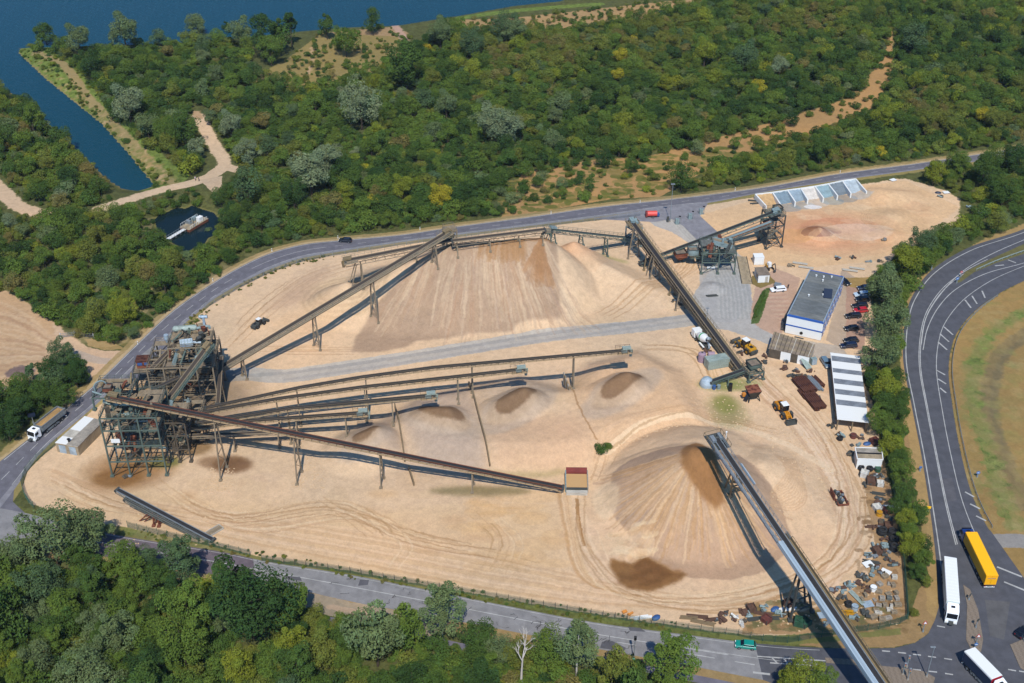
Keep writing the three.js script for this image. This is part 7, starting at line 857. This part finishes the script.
// ------------------------------------------------------------------ people
function person(label, p, turn, shirt, trousers, pose) {
  const o = thing('person', label, 'person', p, turn), N = 56, S = 1.05, mc = new MarchingCubes(N, leafAny, false, false, 60000), f = mc.field;
  const J = { head: V(0, 1.63, 0.02), neck: V(0, 1.47, 0), chest: V(0, 1.25, 0), hip: V(0, 0.95, 0), kl: V(-0.11, 0.5, 0.05 + pose * 0.12), kr: V(0.11, 0.5, 0.05 - pose * 0.08), al: V(-0.12, 0.08, -0.02 + pose * 0.2), ar: V(0.12, 0.08, -0.02 - pose * 0.2), tl: V(-0.13, 0.04, 0.14 + pose * 0.2), tr: V(0.13, 0.04, 0.14 - pose * 0.2), sl: V(-0.19, 1.38, 0), sr: V(0.19, 1.38, 0), el: V(-0.26, 1.1, -0.03), er: V(0.26, 1.1, -0.03), wl: V(-0.25, 0.86, 0.08), wr: V(0.25, 0.86, 0.08) };
  const bones = [['head', 'head', 0.1, 0.1], ['neck', 'head', 0.055, 0.06], ['chest', 'neck', 0.13, 0.06], ['sl', 'sr', 0.07, 0.07], ['hip', 'chest', 0.13, 0.15], ['hip', 'kl', 0.11, 0.07], ['hip', 'kr', 0.11, 0.07], ['kl', 'al', 0.07, 0.045], ['kr', 'ar', 0.07, 0.045], ['al', 'tl', 0.05, 0.035], ['ar', 'tr', 0.05, 0.035], ['sl', 'el', 0.06, 0.045], ['sr', 'er', 0.06, 0.045], ['el', 'wl', 0.045, 0.032], ['er', 'wr', 0.045, 0.032]];
  const q = V(0, 0, 0), ab = V(0, 0, 0);
  for (let k = 0; k < N; k++) for (let j = 0; j < N; j++) for (let i = 0; i < N; i++) { q.set(((i / N) * 2 - 1) * S, ((j / N) * 2 - 1) * S + 0.9, ((k / N) * 2 - 1) * S); let e = 0; for (const [a, b, r0, r1] of bones) { ab.copy(J[b]).sub(J[a]); const l = ab.lengthSq(), t = l ? clamp(q.clone().sub(J[a]).dot(ab) / l, 0, 1) : 0; const d = q.distanceTo(J[a].clone().addScaledVector(ab, t)) - lerp(r0, r1, t); e += Math.exp(-d * 45); } f[i + j * N + k * N * N] = Math.log(e) / 45; }
  mc.isolation = 0; mc.update(); const n = mc.count, pos = new Float32Array(n * 3), col = [];
  for (let i = 0; i < n; i++) { pos[i * 3] = mc.positionArray[i * 3] * S; pos[i * 3 + 1] = mc.positionArray[i * 3 + 1] * S + 0.9; pos[i * 3 + 2] = mc.positionArray[i * 3 + 2] * S; }
  const sk = new THREE.Color('#b98a6c'), sh = new THREE.Color(shirt), tr = new THREE.Color(trousers), hair = new THREE.Color('#3a2a1e'), shoe = new THREE.Color('#1b1a19');
  const paintAt = (x, y, z) => (y > 1.68 || (y > 1.58 && z < 0) ? hair : y > 1.45 ? sk : y < 0.1 ? shoe : y < 0.96 && Math.abs(x) < 0.2 ? tr : y < 0.9 ? sk : sh);
  const extra = mb(); for (const s of [-1, 1]) { const w = s < 0 ? J.wl : J.wr; extra.add(new THREE.SphereGeometry(0.042, 8, 6), new THREE.Matrix4().makeScale(0.7, 1.1, 1).setPosition(w.x, w.y - 0.05, w.z + 0.015)); for (let k = 0; k < 4; k++) { const b = V(w.x, w.y - 0.085, w.z - 0.02 + k * 0.022), m = b.clone().add(V(-s * 0.01, -0.04 - (k === 1 || k === 2 ? 0.008 : 0), 0.006)); extra.cyl(b, m, 0.009, 0.008, 5).cyl(m, m.clone().add(V(-s * 0.016, -0.03, 0.004)), 0.008, 0.006, 5); } extra.cyl(V(w.x, w.y - 0.04, w.z + 0.05), V(w.x - s * 0.01, w.y - 0.085, w.z + 0.085), 0.011, 0.008, 5); }
  extra.ball(0, 1.615, 0.125, 0.02, 6); for (const s of [-1, 1]) extra.ball(s * 0.1, 1.62, 0.01, 0.025, 6);
  const g0 = new THREE.BufferGeometry(); g0.setAttribute('position', new THREE.BufferAttribute(pos, 3)); g0.setAttribute('normal', new THREE.BufferAttribute(mc.normalArray.slice(0, n * 3), 3)); g0.setAttribute('uv', new THREE.BufferAttribute(new Float32Array(n * 2), 2));
  const g = mergeGeometries([g0, ...extra.g]), pp = g.attributes.position; for (let i = 0; i < pp.count; i++) { const c = paintAt(pp.getX(i), pp.getY(i), pp.getZ(i)); col.push(c.r, c.g, c.b); } g.setAttribute('color', new THREE.Float32BufferAttribute(col, 3)); mesh('body', g, std('#ffffff', 0.85, { vertexColors: true }), o);
  part('eyes', M.black, o, (b) => { for (const s of [-1, 1]) b.ball(s * 0.036, 1.65, 0.112, 0.012, 6); }).userData.kind = 'stuff'; return o;
}
person('person in dark clothes walking beside the white parked car', land(788, 288.5), 0.4, '#1d2230', '#191b22', 0.7);
person('person in a pale top standing on the sandy track above the pond', land(195.5, 180.5), 1.2, '#c9b8c0', '#5a3c3c', 0.3);
person('person in dark clothes on the sandy track, right of the paler one', land(199, 181), 2, '#23283c', '#20242e', 0.5);
// ------------------------------------------------------------------ fences, rails, posts, signs
const wireGeo = (() => { const b = mb(); for (let i = 0; i < 11; i++) b.box(-1.2 + i * 0.24, 0.95, 0, 0.035, 1.7, 0.03); for (let i = 0; i < 7; i++) b.box(0, 0.15 + i * 0.28, 0.02, 2.5, 0.035, 0.03); return mergeGeometries(b.g); })(), postGeo = new THREE.BoxGeometry(0.09, 2.1, 0.09).translate(0, 1.0, 0);
function fence(label, list, mat, every = 2.5, o = {}) {
  const pts = list[0].isVector3 ? list : poly(list), c = new THREE.CatmullRomCurve3(pts, false, 'catmullrom', 0.1), n = Math.round(c.getLength() / every), s = c.getSpacedPoints(n), root = thing(o.name ?? 'mesh_fence', label, 'fence', drop(s[0]));
  for (let i = 0; i <= n; i++) { const p = drop(s[i]).sub(root.position); const q = mesh('post', postGeo, o.post ?? mat, root); q.position.copy(p); if (i < n && !o.noPanel) { const w = drop(s[i + 1]).sub(root.position), m = mesh('wire_panel', wireGeo, mat, root); m.position.copy(p).add(w).multiplyScalar(0.5); m.rotation.y = Math.atan2(-(w.z - p.z), w.x - p.x); m.scale.set(p.distanceTo(w) / 2.5, 1, 1); } }
  return root;
}
const fenceGreen = std('#3f5a48', 0.6), fenceDark = std('#24473c', 0.6);
fence('green mesh fence between the western yard and the south road', [128, 527.5, 150, 533, 222, 549, 250, 556], fenceGreen); fence('green mesh fence along the grass strip of the south road', [262, 561, 345, 572.5, 420, 586, 512, 602, 600, 617, 690, 630, 738, 636], fenceGreen, 2.5, { post: M.dustyDark }); fence('dark green fence round the scrap yard corner', [738, 636, 760, 641, 790, 643, 815, 638, 850, 633, 880, 629, 907, 621, 905, 585, 902, 550, 896, 510, 890, 470], fenceDark); fence('wire fence on the bend at the western corner', [58, 444, 40, 458, 27, 472, 22, 487, 27, 501, 34, 508], fenceGreen); fence('thin wire fence between northern road and yard', [205, 309, 240, 288, 271, 272.5, 303, 261.5, 334, 255.8, 400, 245.5, 458, 238, 530, 228.5, 592, 221, 640, 216], M.galvan, 4); fence('fence posts along the eastern hedge', [872, 352, 868, 380, 880, 430, 888, 462], fenceDark, 2.5);
{ const root = thing('steel_gate', 'grey tubular gate across the track on the left', 'gate', land(76, 338)); const a = land(61, 338), b = land(75, 336), c = land(94, 338); for (const [p, q] of [[a, b], [b, c]]) partW('gate_leaf', M.galvan, root, (m) => { for (const h of [0.3, 0.8, 1.3]) m.bar(p.clone().add(V(0, h, 0)), q.clone().add(V(0, h, 0)), 0.09); for (let i = 0; i <= 5; i++) { const k = p.clone().lerp(q, i / 5); m.bar(k.clone().add(V(0, 0.2, 0)), k.clone().add(V(0, 1.35, 0)), 0.07); } }); for (const p of [a, b, c]) partW('gate_post', M.white, root, (m) => m.box(p.x, p.y + 0.8, p.z, 0.25, 1.7, 0.25)); const s = thing('barrier_block', 'white barrier block beside the tubular gate', 'block', land(99.5, 337)); part('block', M.whitePaint, s, (m) => m.rbox(0, 0.4, 0, 2.4, 0.8, 0.6, 0.08)); part('stripe', M.red, s, (m) => m.box(0, 0.45, 0.31, 0.5, 0.5, 0.02)); }
{ const pts = [...eastInner.slice(62, 148)].map((p, i) => p.clone().add(V(0.9, 0, 0.1))), c = new THREE.CatmullRomCurve3(pts), n = 46, s = c.getSpacedPoints(n), root = thing('guard_rail', 'long steel guard rail on the inside of the eastern road', 'guard rail', s[0].clone().setY(0)); for (let i = 0; i <= n; i++) { partW('post', M.galvan, root, (m) => m.box(s[i].x, 0.35, s[i].z, 0.12, 0.8, 0.12)); if (i < n) partW('rail', M.galvan, root, (m) => m.bar(s[i].clone().setY(0.62), s[i + 1].clone().setY(0.62), 0.09, 0.32)); } }
{ const c = new THREE.CatmullRomCurve3(poly([1040, 247, 1024, 252, 995, 262.5, 976, 271])), s = c.getSpacedPoints(14), root = thing('guard_rail', 'short pale green guard rail at the merging slip road', 'guard rail', s[0].clone().setY(0)); for (let i = 0; i <= 14; i++) { partW('post', M.galvan, root, (m) => m.box(s[i].x, 0.35, s[i].z, 0.12, 0.8, 0.12)); if (i < 14) partW('rail', M.mint, root, (m) => m.bar(s[i].clone().setY(0.62), s[i + 1].clone().setY(0.62), 0.09, 0.34)); } }
function pole(name, label, cat, u, v, h, o = {}) { const p = land(u, v), t = thing(name, label, cat, p, o.turn ?? 0); part('pole', o.mat ?? M.galvan, t, (b) => b.cyl(V(0, -0.1, 0), V(o.lean ?? 0, h, 0), 0.13, 0.07, 8)); part('base', o.base ?? M.concrete, t, (b) => b.cyl(V(0, 0, 0), V(0, 0.5, 0), 0.25, 0.2, 10)); return t; }
{ let t = pole('street_lamp', 'slim grey street lamp on the island at the junction', 'street lamp', 926.4, 677, 8.4); part('lamp_head', M.galvan, t, (b) => b.rbox(-0.3, 8.45, 0, 1, 0.16, 0.35, 0.06)); part('lamp_arm', M.galvan, t, (b) => b.bar(V(0, 8.1, 0), V(-0.5, 8.45, 0), 0.08)); t = pole('street_lamp', 'very tall mast with lamp head at the works entrance', 'street lamp', 670, 222, 13.8); part('lamp_head', M.galvan, t, (b) => b.box(0, 13.85, 0, 1.3, 0.2, 0.6)); part('control_box', M.steelDark, t, (b) => b.box(-0.8, 1, 0, 0.7, 2, 0.5)); t = pole('street_lamp', 'tall grey mast standing against the long grey conveyor', 'street lamp', 705, 334, 8.6); part('lamp_head', M.galvan, t, (b) => b.box(0, 8.6, 0, 0.9, 0.16, 0.4)); t = pole('traffic_signal', 'pole with black signal head on the south verge', 'traffic light', 633.6, 660, 6.3, { base: std('#58b39a', 0.6) }); part('signal_head', M.black, t, (b) => b.rbox(0, 6.3, 0.1, 0.5, 1, 0.4, 0.08)); part('switch_box', M.black, t, (b) => b.rbox(-0.2, 1.8, 0.1, 0.4, 0.6, 0.3, 0.05)); }
for (const [u, v, lab] of [[902.6, 674.5, 'left grey signal post on the lower traffic island'], [906.6, 667, 'right grey signal post on the lower traffic island'], [907.5, 680, 'lowest short signal post on the lower traffic island']]) { const t = pole('traffic_signal', lab, 'traffic light', u, v, 3.2); part('signal_head', M.galvan, t, (b) => b.rbox(0, 2.8, 0.12, 0.5, 1.3, 0.35, 0.06)); for (const [y, m] of [[3.2, M.lampRed], [2.8, M.orange], [2.4, M.green]]) part('lens', m, t, (b) => b.cyl(V(0, y, 0.26), V(0, y, 0.32), 0.14)); }
function sign(label, u, v, h, shape, mat, o = {}) { const t = pole('road_sign', label, 'road sign', u, v, h, { base: M.galvan }); t.rotation.y = o.turn ?? 0; const g = shape === 'disc' ? new THREE.CylinderGeometry((o.r ?? 0.5) * 0.8, (o.r ?? 0.5) * 0.8, 0.06, 24).rotateX(Math.PI / 2) : shape === 'tri' ? new THREE.CylinderGeometry(0.65, 0.65, 0.06, 3).rotateX(Math.PI / 2).rotateZ(Math.PI) : new THREE.BoxGeometry(o.w ?? 1.2, o.hh ?? 0.8, 0.06); g.translate(0, h, 0.1); mesh('sign_plate', g, mat, t); if (o.inner) { const q = shape === 'tri' ? new THREE.CylinderGeometry(0.4, 0.4, 0.03, 3).rotateX(Math.PI / 2).rotateZ(Math.PI) : new THREE.BoxGeometry(0.5, 0.14, 0.03); q.translate(0, h, 0.15); mesh('sign_symbol', q, o.inner, t); } return t; }
const signRed = std('#a83a36', 0.5), signBlue = std('#35659c', 0.5), signYellow = std('#f2b705', 0.5);
sign('red-edged triangular sign on the dry grass corner at the junction', 922.8, 631.6, 2.6, 'tri', signRed, { inner: M.whitePaint }); sign('red sign on the splitter island at the junction', 976, 644, 2.4, 'tri', signRed, { inner: M.whitePaint }); sign('round blue arrow sign at the tip of the splitter island', 974.5, 649.5, 1.6, 'disc', signBlue, { inner: M.whitePaint }); sign('yellow board beside the eastern road', 927.5, 511.5, 1.3, 'box', signYellow, { w: 1.1, hh: 0.7 }); sign('red round sign beside the curve of the eastern road', 931.5, 269, 2.2, 'disc', signRed, { r: 0.7, inner: M.whitePaint }); sign('red round sign at the merging point of the slip road', 960.4, 277, 1.8, 'disc', signRed, { inner: M.whitePaint }); sign('blue round sign at the merging point of the slip road', 956.5, 283, 1.6, 'disc', signBlue, { inner: M.whitePaint, r: 0.6 }); sign('small blue board on the verge of the eastern road', 919.7, 471, 1.2, 'box', signBlue, { w: 0.7, hh: 0.6 }); sign('blue round sign on the dry grass inside the curve', 977, 477, 1.4, 'disc', signBlue, { inner: M.whitePaint, r: 0.55 }); sign('grey back of a round sign on the splitter island', 975.5, 628, 2.4, 'disc', M.steelDark, { turn: 0.5 }); sign('dark square board beside the road above the tipper lorry', 33.5, 423, 2.6, 'box', M.navy, { w: 1.8, hh: 1.2, turn: 0.4 }); sign('grey back of a sign at the top of the splitter island', 968.5, 600, 1.6, 'disc', M.steelDark, { turn: 0.7 });
{ const src = thing('marker_post', 'white marker post beside the road, first from the left', 'marker post', V(0, 0, 0), 0, 'white marker posts along the roads'); part('post', M.whitePaint, src, (b) => b.prism([[-0.06, 0], [0.06, 0], [0.06, 1], [-0.06, 1.1]], 0.16, 0)); part('reflector', M.black, src, (b) => b.box(0, 0.82, 0, 0.18, 0.18, 0.14)); [[138, 344.5], [213, 281.5], [272, 251.5], [338, 238.5], [420, 230], [551, 214], [640, 203], [735, 190.5], [840, 173]].forEach(([u, v], i) => { if (!i) { src.position.copy(land(u, v)); return; } dup(src, `white marker post beside the northern road, ${ORD[i]} from the left`, land(u, v), 0); }); }
for (const [u, v, lab] of [[677, 224, 'left grey terminal cabinet at the entrance weighbridge'], [690, 219, 'middle grey terminal cabinet at the entrance weighbridge'], [701, 214, 'right grey terminal cabinet at the entrance weighbridge']]) { const o = thing('entry_terminal', lab, 'terminal', land(u, v)); part('cabinet', M.bluegrey, o, (b) => b.rbox(0, 1, 0, 1.2, 2, 0.9, 0.06)); part('post', M.galvan, o, (b) => b.box(0.9, 1.5, 0.3, 0.14, 3, 0.14)); part('post', M.galvan, o, (b) => b.box(-0.8, 1.2, -0.2, 0.14, 2.4, 0.14)); part('camera_head', M.black, o, (b) => b.box(0.7, 3, 0.3, 0.7, 0.3, 0.3)); }
// ------------------------------------------------------------------ scrap and stores in the yard corner
const Z1 = 'along the east fence', Z2 = 'in the lower right scrap yard', Z3 = 'on the strip above the south fence', scrapItems = [];
const S = (type, mat, word, zone, ...uv) => { for (let i = 0; i < uv.length; i += 2) scrapItems.push({ type, mat, word, zone, u: uv[i], v: uv[i + 1] }); };
S('heap', M.steelDark, 'dark heap of scrap', Z1, 831, 427, 850, 454, 874, 477, 867, 486, 880, 499, 890, 519, 883, 524, 885, 553, 890, 561); S('heap', M.scrapRust, 'rust brown heap of scrap', Z1, 859, 438, 880, 477, 879, 503, 873, 558, 878, 528, 886, 540); S('heap', M.bluegrey, 'grey heap of scrap', Z1, 839, 436, 854, 446, 877, 547, 884, 547, 867, 556, 894, 566); S('crate', M.scrapRust, 'rusty open crate', Z1, 871, 483, 888, 528, 877, 553); S('crate', M.white, 'white plastic tank in a cage', Z1, 864, 476, 880, 485, 877, 509); S('tyres', M.tyre, 'stack of black tyres', Z1, 840, 440, 861, 470, 870, 470.5, 881.5, 534, 891.5, 535, 893, 543, 893.5, 550); S('tarp', M.blue, 'blue covered bundle', Z1, 867, 444); S('crate', M.scrapRed, 'dull red box', Z1, 874.5, 443, 886, 512); S('bar', M.steelDark, 'dark lying beam', Z1, 878, 494); S('bar', M.whitePaint, 'white lying beam', Z1, 891, 507); S('drum', M.yellow, 'yellow drum', Z1, 879, 515); S('drum', M.green, 'dark green drum', Z1, 877.5, 471); S('bar', M.scrapRust, 'reddish lying beam', Z1, 876.5, 527); S('drum', M.scrapRed, 'dull red drum', Z1, 853, 437.5);
S('sheet', M.whitePaint, 'white sheet', Z2, 868, 565, 885.5, 573); S('bar', M.steelDark, 'dark lying beam', Z2, 872, 562.5); S('heap', M.bluegrey, 'grey heap of scrap', Z2, 873.7, 569, 869, 576, 848, 586, 840, 590, 850, 587, 856, 618, 829, 624); S('heap', M.steelDark, 'dark heap of scrap', Z2, 860, 575, 867, 581, 842, 598, 864, 615); S('heap', M.scrapRust, 'rust brown heap of scrap', Z2, 859, 585, 834.8, 590, 882, 574, 866, 590); S('drum', M.whitePaint, 'white tank lid on rust', Z2, 873, 590); S('tyres', M.tyre, 'black tyre', Z2, 848, 606); S('drum', M.paleBlue, 'pale blue round tank', Z2, 854.5, 609); S('plank', M.mint, 'long pale green sheet', Z2, 856.8, 598.5); S('sheet', M.paleBlue, 'pale blue sheet', Z2, 867.7, 605, 823, 616); S('bar', M.yellow, 'yellow lying rail', Z2, 846, 612.5, 849, 614.5); S('crate', M.green, 'dark green stacked crate', Z2, 799, 624, 804, 624);
S('block', M.concrete, 'grey concrete block', Z2, 879.5, 592, 886.5, 593.5, 894.5, 594, 876.5, 599, 884, 599.5, 890.5, 600, 897, 600, 877, 606, 884, 606.5, 891, 606, 898, 606, 880, 612.5, 887.5, 612, 895, 612, 881, 584, 888.5, 585, 895, 587, 886, 579, 893, 580, 874, 612, 868, 611, 872, 618, 880, 619, 889, 618, 862, 600, 866, 596);
S('crate', M.scrapRust, 'rusty open crate', Z3, 788.6, 605, 751, 610); S('heap', M.bluegrey, 'grey heap of scrap', Z3, 764, 610.5, 750, 616, 780, 615); S('bar', M.scrapRust, 'rusty lying beam', Z3, 763, 614, 698, 617, 712, 620); S('bar', M.steelDark, 'dark lying beam', Z3, 757, 619, 772, 618.5); S('bar', M.whitePaint, 'white lying beam', Z3, 787, 609.5, 641, 618); S('tarp', M.blue, 'blue covered bundle', Z3, 775, 609.5, 656, 618); S('crate', M.scrapRed, 'dull red box', Z3, 766, 621); S('heap', M.white, 'heap of white bags', Z3, 741.5, 624, 734, 619); S('heap', M.orange, 'orange barrier heap', Z3, 628, 615); S('heap', M.scrapRust, 'rust brown heap of scrap', Z3, 724, 614, 744, 612, 720, 622); S('bar', M.wood, 'stack of old planks', Z3, 688, 618, 704, 623);
S('heap', M.scrapRust, 'rust brown heap of scrap', 'in front of the workshop shed', 784, 369, 796, 371, 801, 376, 811, 372, 764, 357, 786, 363); S('heap', M.steelDark, 'dark heap of scrap', 'in front of the workshop shed', 792, 377, 765, 362, 806, 379); S('heap', M.bluegrey, 'grey heap of scrap', 'beside the bunker yard edge', 867, 262, 940, 197, 969, 208, 838, 259); S('sheet', M.whitePaint, 'white sheet', 'at the far eastern yard edge', 972, 208, 981, 213, 893, 180.5, 946, 193); S('plank', M.concretePale, 'row of pale kerb stones', 'behind the office', 800, 264, 806, 268, 850, 271, 857, 269); S('heap', M.dusty, 'low heap of stones', 'at the rim of the eastern yard', 790, 266, 884, 240, 880, 262, 853, 258); S('bar', M.steelDark, 'dark lying beam', 'on the sand by the entrance', 753, 201, 757, 203.5, 712, 296); S('tarp', M.navy, 'dark covered bundle', 'at the far eastern yard edge', 938, 193);
S('heap', M.scrapRust, 'rust brown heap of scrap', 'beside the long grey conveyor', 737, 347, 742, 353, 707, 352); S('heap', M.dustyDark, 'dusty heap of scrap', 'below the western plant', 676, 302, 683, 305, 127, 477);
{
  const g = new Map(); for (const s of scrapItems) { const k = s.word + '|' + s.zone; if (!g.has(k)) g.set(k, []); g.get(k).push(s); }
  for (const list of g.values()) list.sort((a, b) => a.v - b.v).forEach((s, i) => {
    const r = rng(Math.round(s.u * 31 + s.v * 17)), at = land(s.u + (s.type === 'block' ? rr(-2.4, 2.4, r) : 0), s.v + (s.type === 'block' ? rr(-2, 2, r) : 0)), turn = rr(-0.7, 0.7, r), label = list.length === 1 ? `${s.word} lying ${s.zone}` : i === 0 ? `${s.word} farthest back ${s.zone}` : i === list.length - 1 ? `${s.word} nearest the viewer ${s.zone}` : `${s.word}, ${ORD[i]} from the back ${s.zone}`;
    const nm = { heap: 'scrap_heap', crate: 'storage_crate', tyres: 'tyre_stack', tarp: 'covered_bundle', bar: 'lying_beam', drum: 'steel_drum', sheet: 'metal_sheet', plank: 'sheet_stack', block: 'concrete_block' }[s.type], cat = { heap: 'scrap heap', crate: 'crate', tyres: 'tyres', tarp: 'bundle', bar: 'beam', drum: 'drum', sheet: 'sheet', plank: 'panel', block: 'block' }[s.type];
    const o = thing(nm, label, cat, at, turn, list.length > 1 ? `${s.word}s ${s.zone}` : undefined), m = s.mat;
    if (s.type === 'heap') { const n = 4 + ((r() * 4) | 0); for (let k = 0; k < n; k++) { const mm = r() < 0.6 ? m : [M.scrapRust, M.steelDark, M.galvan, M.dustyDark][(r() * 4) | 0], L = rr(0.5, 1.5, r); part('scrap_piece', mm, o, (b) => (r() < 0.5 ? b.box(rr(-1, 1, r), rr(0.15, 0.6, r), rr(-0.8, 0.8, r), L, rr(0.15, 0.6, r), rr(0.3, 0.9, r), rr(0, 3, r), rr(-0.3, 0.3, r)) : b.cyl(V(rr(-1, 1, r), 0.25, rr(-0.9, 0.9, r)), V(rr(-1, 1, r), rr(0.2, 0.9, r), rr(-0.9, 0.9, r)), rr(0.12, 0.35, r), rr(0.12, 0.35, r), 8))); } }
    else if (s.type === 'crate') { const w = rr(1.5, 2.1, r), h = rr(1, 1.5, r); for (const [x, z, a, c] of [[0, 1, w, 0.1], [0, -1, w, 0.1], [1, 0, 0.1, w], [-1, 0, 0.1, w]]) part('crate_side', m, o, (b) => b.box((x * w) / 2, h / 2, (z * w) / 2, a, h, c)); part('crate_floor', m, o, (b) => b.box(0, h * 0.6, 0, w - 0.12, 0.1, w - 0.12)); part('crate_frame', M.steelDark, o, (b) => { for (const x of [-1, 1]) for (const z of [-1, 1]) b.box(x * w * 0.51, h / 2, z * w * 0.51, 0.14, h + 0.1, 0.14); }); }
    else if (s.type === 'tyres') { const big = s.u > 880 && s.v > 530 ? 1.05 : 0.75; for (let k = 0; k < 3; k++) part('tyre', M.tyre, o, (b) => b.add(new THREE.TorusGeometry(big * 0.72, big * 0.3, 8, 18), new THREE.Matrix4().makeRotationX(Math.PI / 2).setPosition(rr(-0.15, 0.15, r), big * 0.28 + k * big * 0.5, rr(-0.15, 0.15, r)))); }
    else if (s.type === 'tarp') { part('cover', m, o, (b) => b.add(new THREE.SphereGeometry(1, 12, 8, 0, 6.3, 0, 1.6), new THREE.Matrix4().makeScale(1.1, 0.6, 0.7))); part('strap', M.black, o, (b) => b.add(new THREE.TorusGeometry(1, 0.03, 6, 20, Math.PI), new THREE.Matrix4().makeScale(1.12, 0.62, 1).setPosition(0, 0, 0.1))); }
    else if (s.type === 'bar') { const L = rr(3, 5, r); o.rotation.y = 1.57 + turn * 0.4; for (let k = 0; k < 3; k++) part('beam', m, o, (b) => b.box(-0.35 + k * 0.35, 0.15, rr(-0.4, 0.4, r), 0.24, 0.26, L)); }
    else if (s.type === 'drum') { part('drum_body', m, o, (b) => b.cyl(V(0, 0, 0), V(0, 1, 0), 0.75, 0.75, 16)); part('drum_rim', M.steelDark, o, (b) => b.add(new THREE.TorusGeometry(0.75, 0.05, 6, 18), new THREE.Matrix4().makeRotationX(Math.PI / 2).setPosition(0, 1, 0))); }
    else if (s.type === 'sheet' || s.type === 'plank') { const [w, l] = s.type === 'sheet' ? [2.2, 1.8] : [1.1, 4.6]; if (s.type === 'plank') o.rotation.y = s.zone === Z2 ? 0.45 : 1.3; for (let k = 0; k < 3; k++) part('board', m, o, (b) => b.box(0, 0.3 + (k % 2) * 0.01, -l / 3 + (k * l) / 3, w, 0.07, l / 3 - 0.03)); part('bearer', M.wood, o, (b) => { b.box(-w * 0.35, 0.12, 0, 0.16, 0.24, l); b.box(w * 0.35, 0.12, 0, 0.16, 0.24, l); }); }
    else { o.rotation.y = 0.1 + turn * 0.7; const w = rr(0.6, 1.6, r), h = rr(0.3, 0.9, r), c = [M.concrete, M.dusty, M.steel, M.dusty, M.concretePale][(r() * 5) | 0]; part('block_body', c, o, (b) => b.rbox(0, h / 2, 0, w, h, rr(0.8, 1.2, r), 0.07)); for (const x of [-0.2, 0.2]) part('lifting_eye', M.steelDark, o, (b) => b.add(new THREE.TorusGeometry(0.09, 0.025, 5, 10, Math.PI), new THREE.Matrix4().makeTranslation(x, h, 0))); }
  });
}
{ const p = land(839.5, 500), o = thing('scrap_chassis', 'rusty machine chassis loaded with grey parts on the sand right of the stockpile', 'machine', p, 0.12); part('frame', M.rust, o, (b) => { b.box(-1.2, 0.6, 0, 0.25, 0.5, 5); b.box(1.2, 0.6, 0, 0.25, 0.5, 5); b.box(0, 0.6, -2.4, 2.4, 0.4, 0.25); b.box(0, 0.6, 2.4, 2.4, 0.4, 0.25); b.box(-1.5, 1.2, -1, 0.2, 1.6, 3); }); const r = rng(8); for (let i = 0; i < 9; i++) part('machine_part', i % 2 ? M.galvan : M.steelDark, o, (b) => b.box(rr(-0.8, 0.8, r), 1.1, -2 + i * 0.5, rr(0.4, 0.9, r), rr(0.4, 0.9, r), rr(0.3, 0.6, r), rr(0, 1, r))); for (const s of [-1, 1]) for (const z of [-1.5, 1.5]) wheel(o, s * 1.3, 0.45, z, 0.45, 0.3); }
// low hedge between lane and parking
{ const a = P(768, 288), b = P(752, 322), o = thing('clipped_hedge', 'low dark green hedge strip between lane and brick parking', 'hedge', a.clone().lerp(b, 0.5), heading(a, b)), L = a.distanceTo(b), r = rng(3), m = mb(); const g = crownGeometry(771, { lobes: 18, n: 2200, size: 0.16, form: 'bush', height: 0.7, low: 0, fat: 0.8 }); g.scale(1.3, 1.1, L / 2); mesh('foliage', g, leafMat.dark, o); part('stem', barkMat, o, (q) => { for (let i = 0; i < 8; i++) q.cyl(V(rr(-0.5, 0.5, r), 0, -L / 2 + (i + 0.5) * L / 8), V(0, 0.5, -L / 2 + (i + 0.5) * L / 8), 0.05); }).userData.kind = 'stuff'; }
// scattered stones on the sand
{ const r = rng(99), list = []; const put = (u, v) => { const p = P(u, v); p.y = groundH(p.x, p.z); list.push(p); }; for (let i = 0; i < 160; i++) { const t = r(); put(lerp(605, 830, t) + rr(-4, 4, r), 455 - 34 * Math.sin(t * 2.6) + 10 * t + rr(-3, 3, r)); } for (let i = 0; i < 220; i++) put(rr(770, 845, r), rr(430, 520, r)); for (let i = 0; i < 120; i++) put(rr(290, 325, r), rr(455, 490, r)); for (let i = 0; i < 90; i++) put(rr(205, 235, r), rr(468, 492, r)); for (let i = 0; i < 120; i++) put(rr(690, 760, r), rr(378, 425, r)); for (let i = 0; i < 130; i++) put(rr(45, 330, r), rr(500, 545, r)); for (let i = 0; i < 120; i++) put(rr(755, 900, r), rr(590, 632, r)); const im = new THREE.InstancedMesh(new THREE.IcosahedronGeometry(0.2, 0), std('#b59a78', 0.95), list.length), m4 = new THREE.Matrix4(); list.forEach((p, i) => im.setMatrixAt(i, m4.compose(p, new THREE.Quaternion().setFromEuler(new THREE.Euler(r() * 3, r() * 3, 0)), V(rr(0.5, 1.6, r), rr(0.5, 1.1, r), rr(0.5, 1.6, r))))); im.name = 'scattered_stones'; im.userData.kind = 'stuff'; im.userData.label = 'loose stones strewn over the sandy yard'; im.castShadow = im.receiveShadow = true; scene.add(im); }
renderer.render(scene, camera);
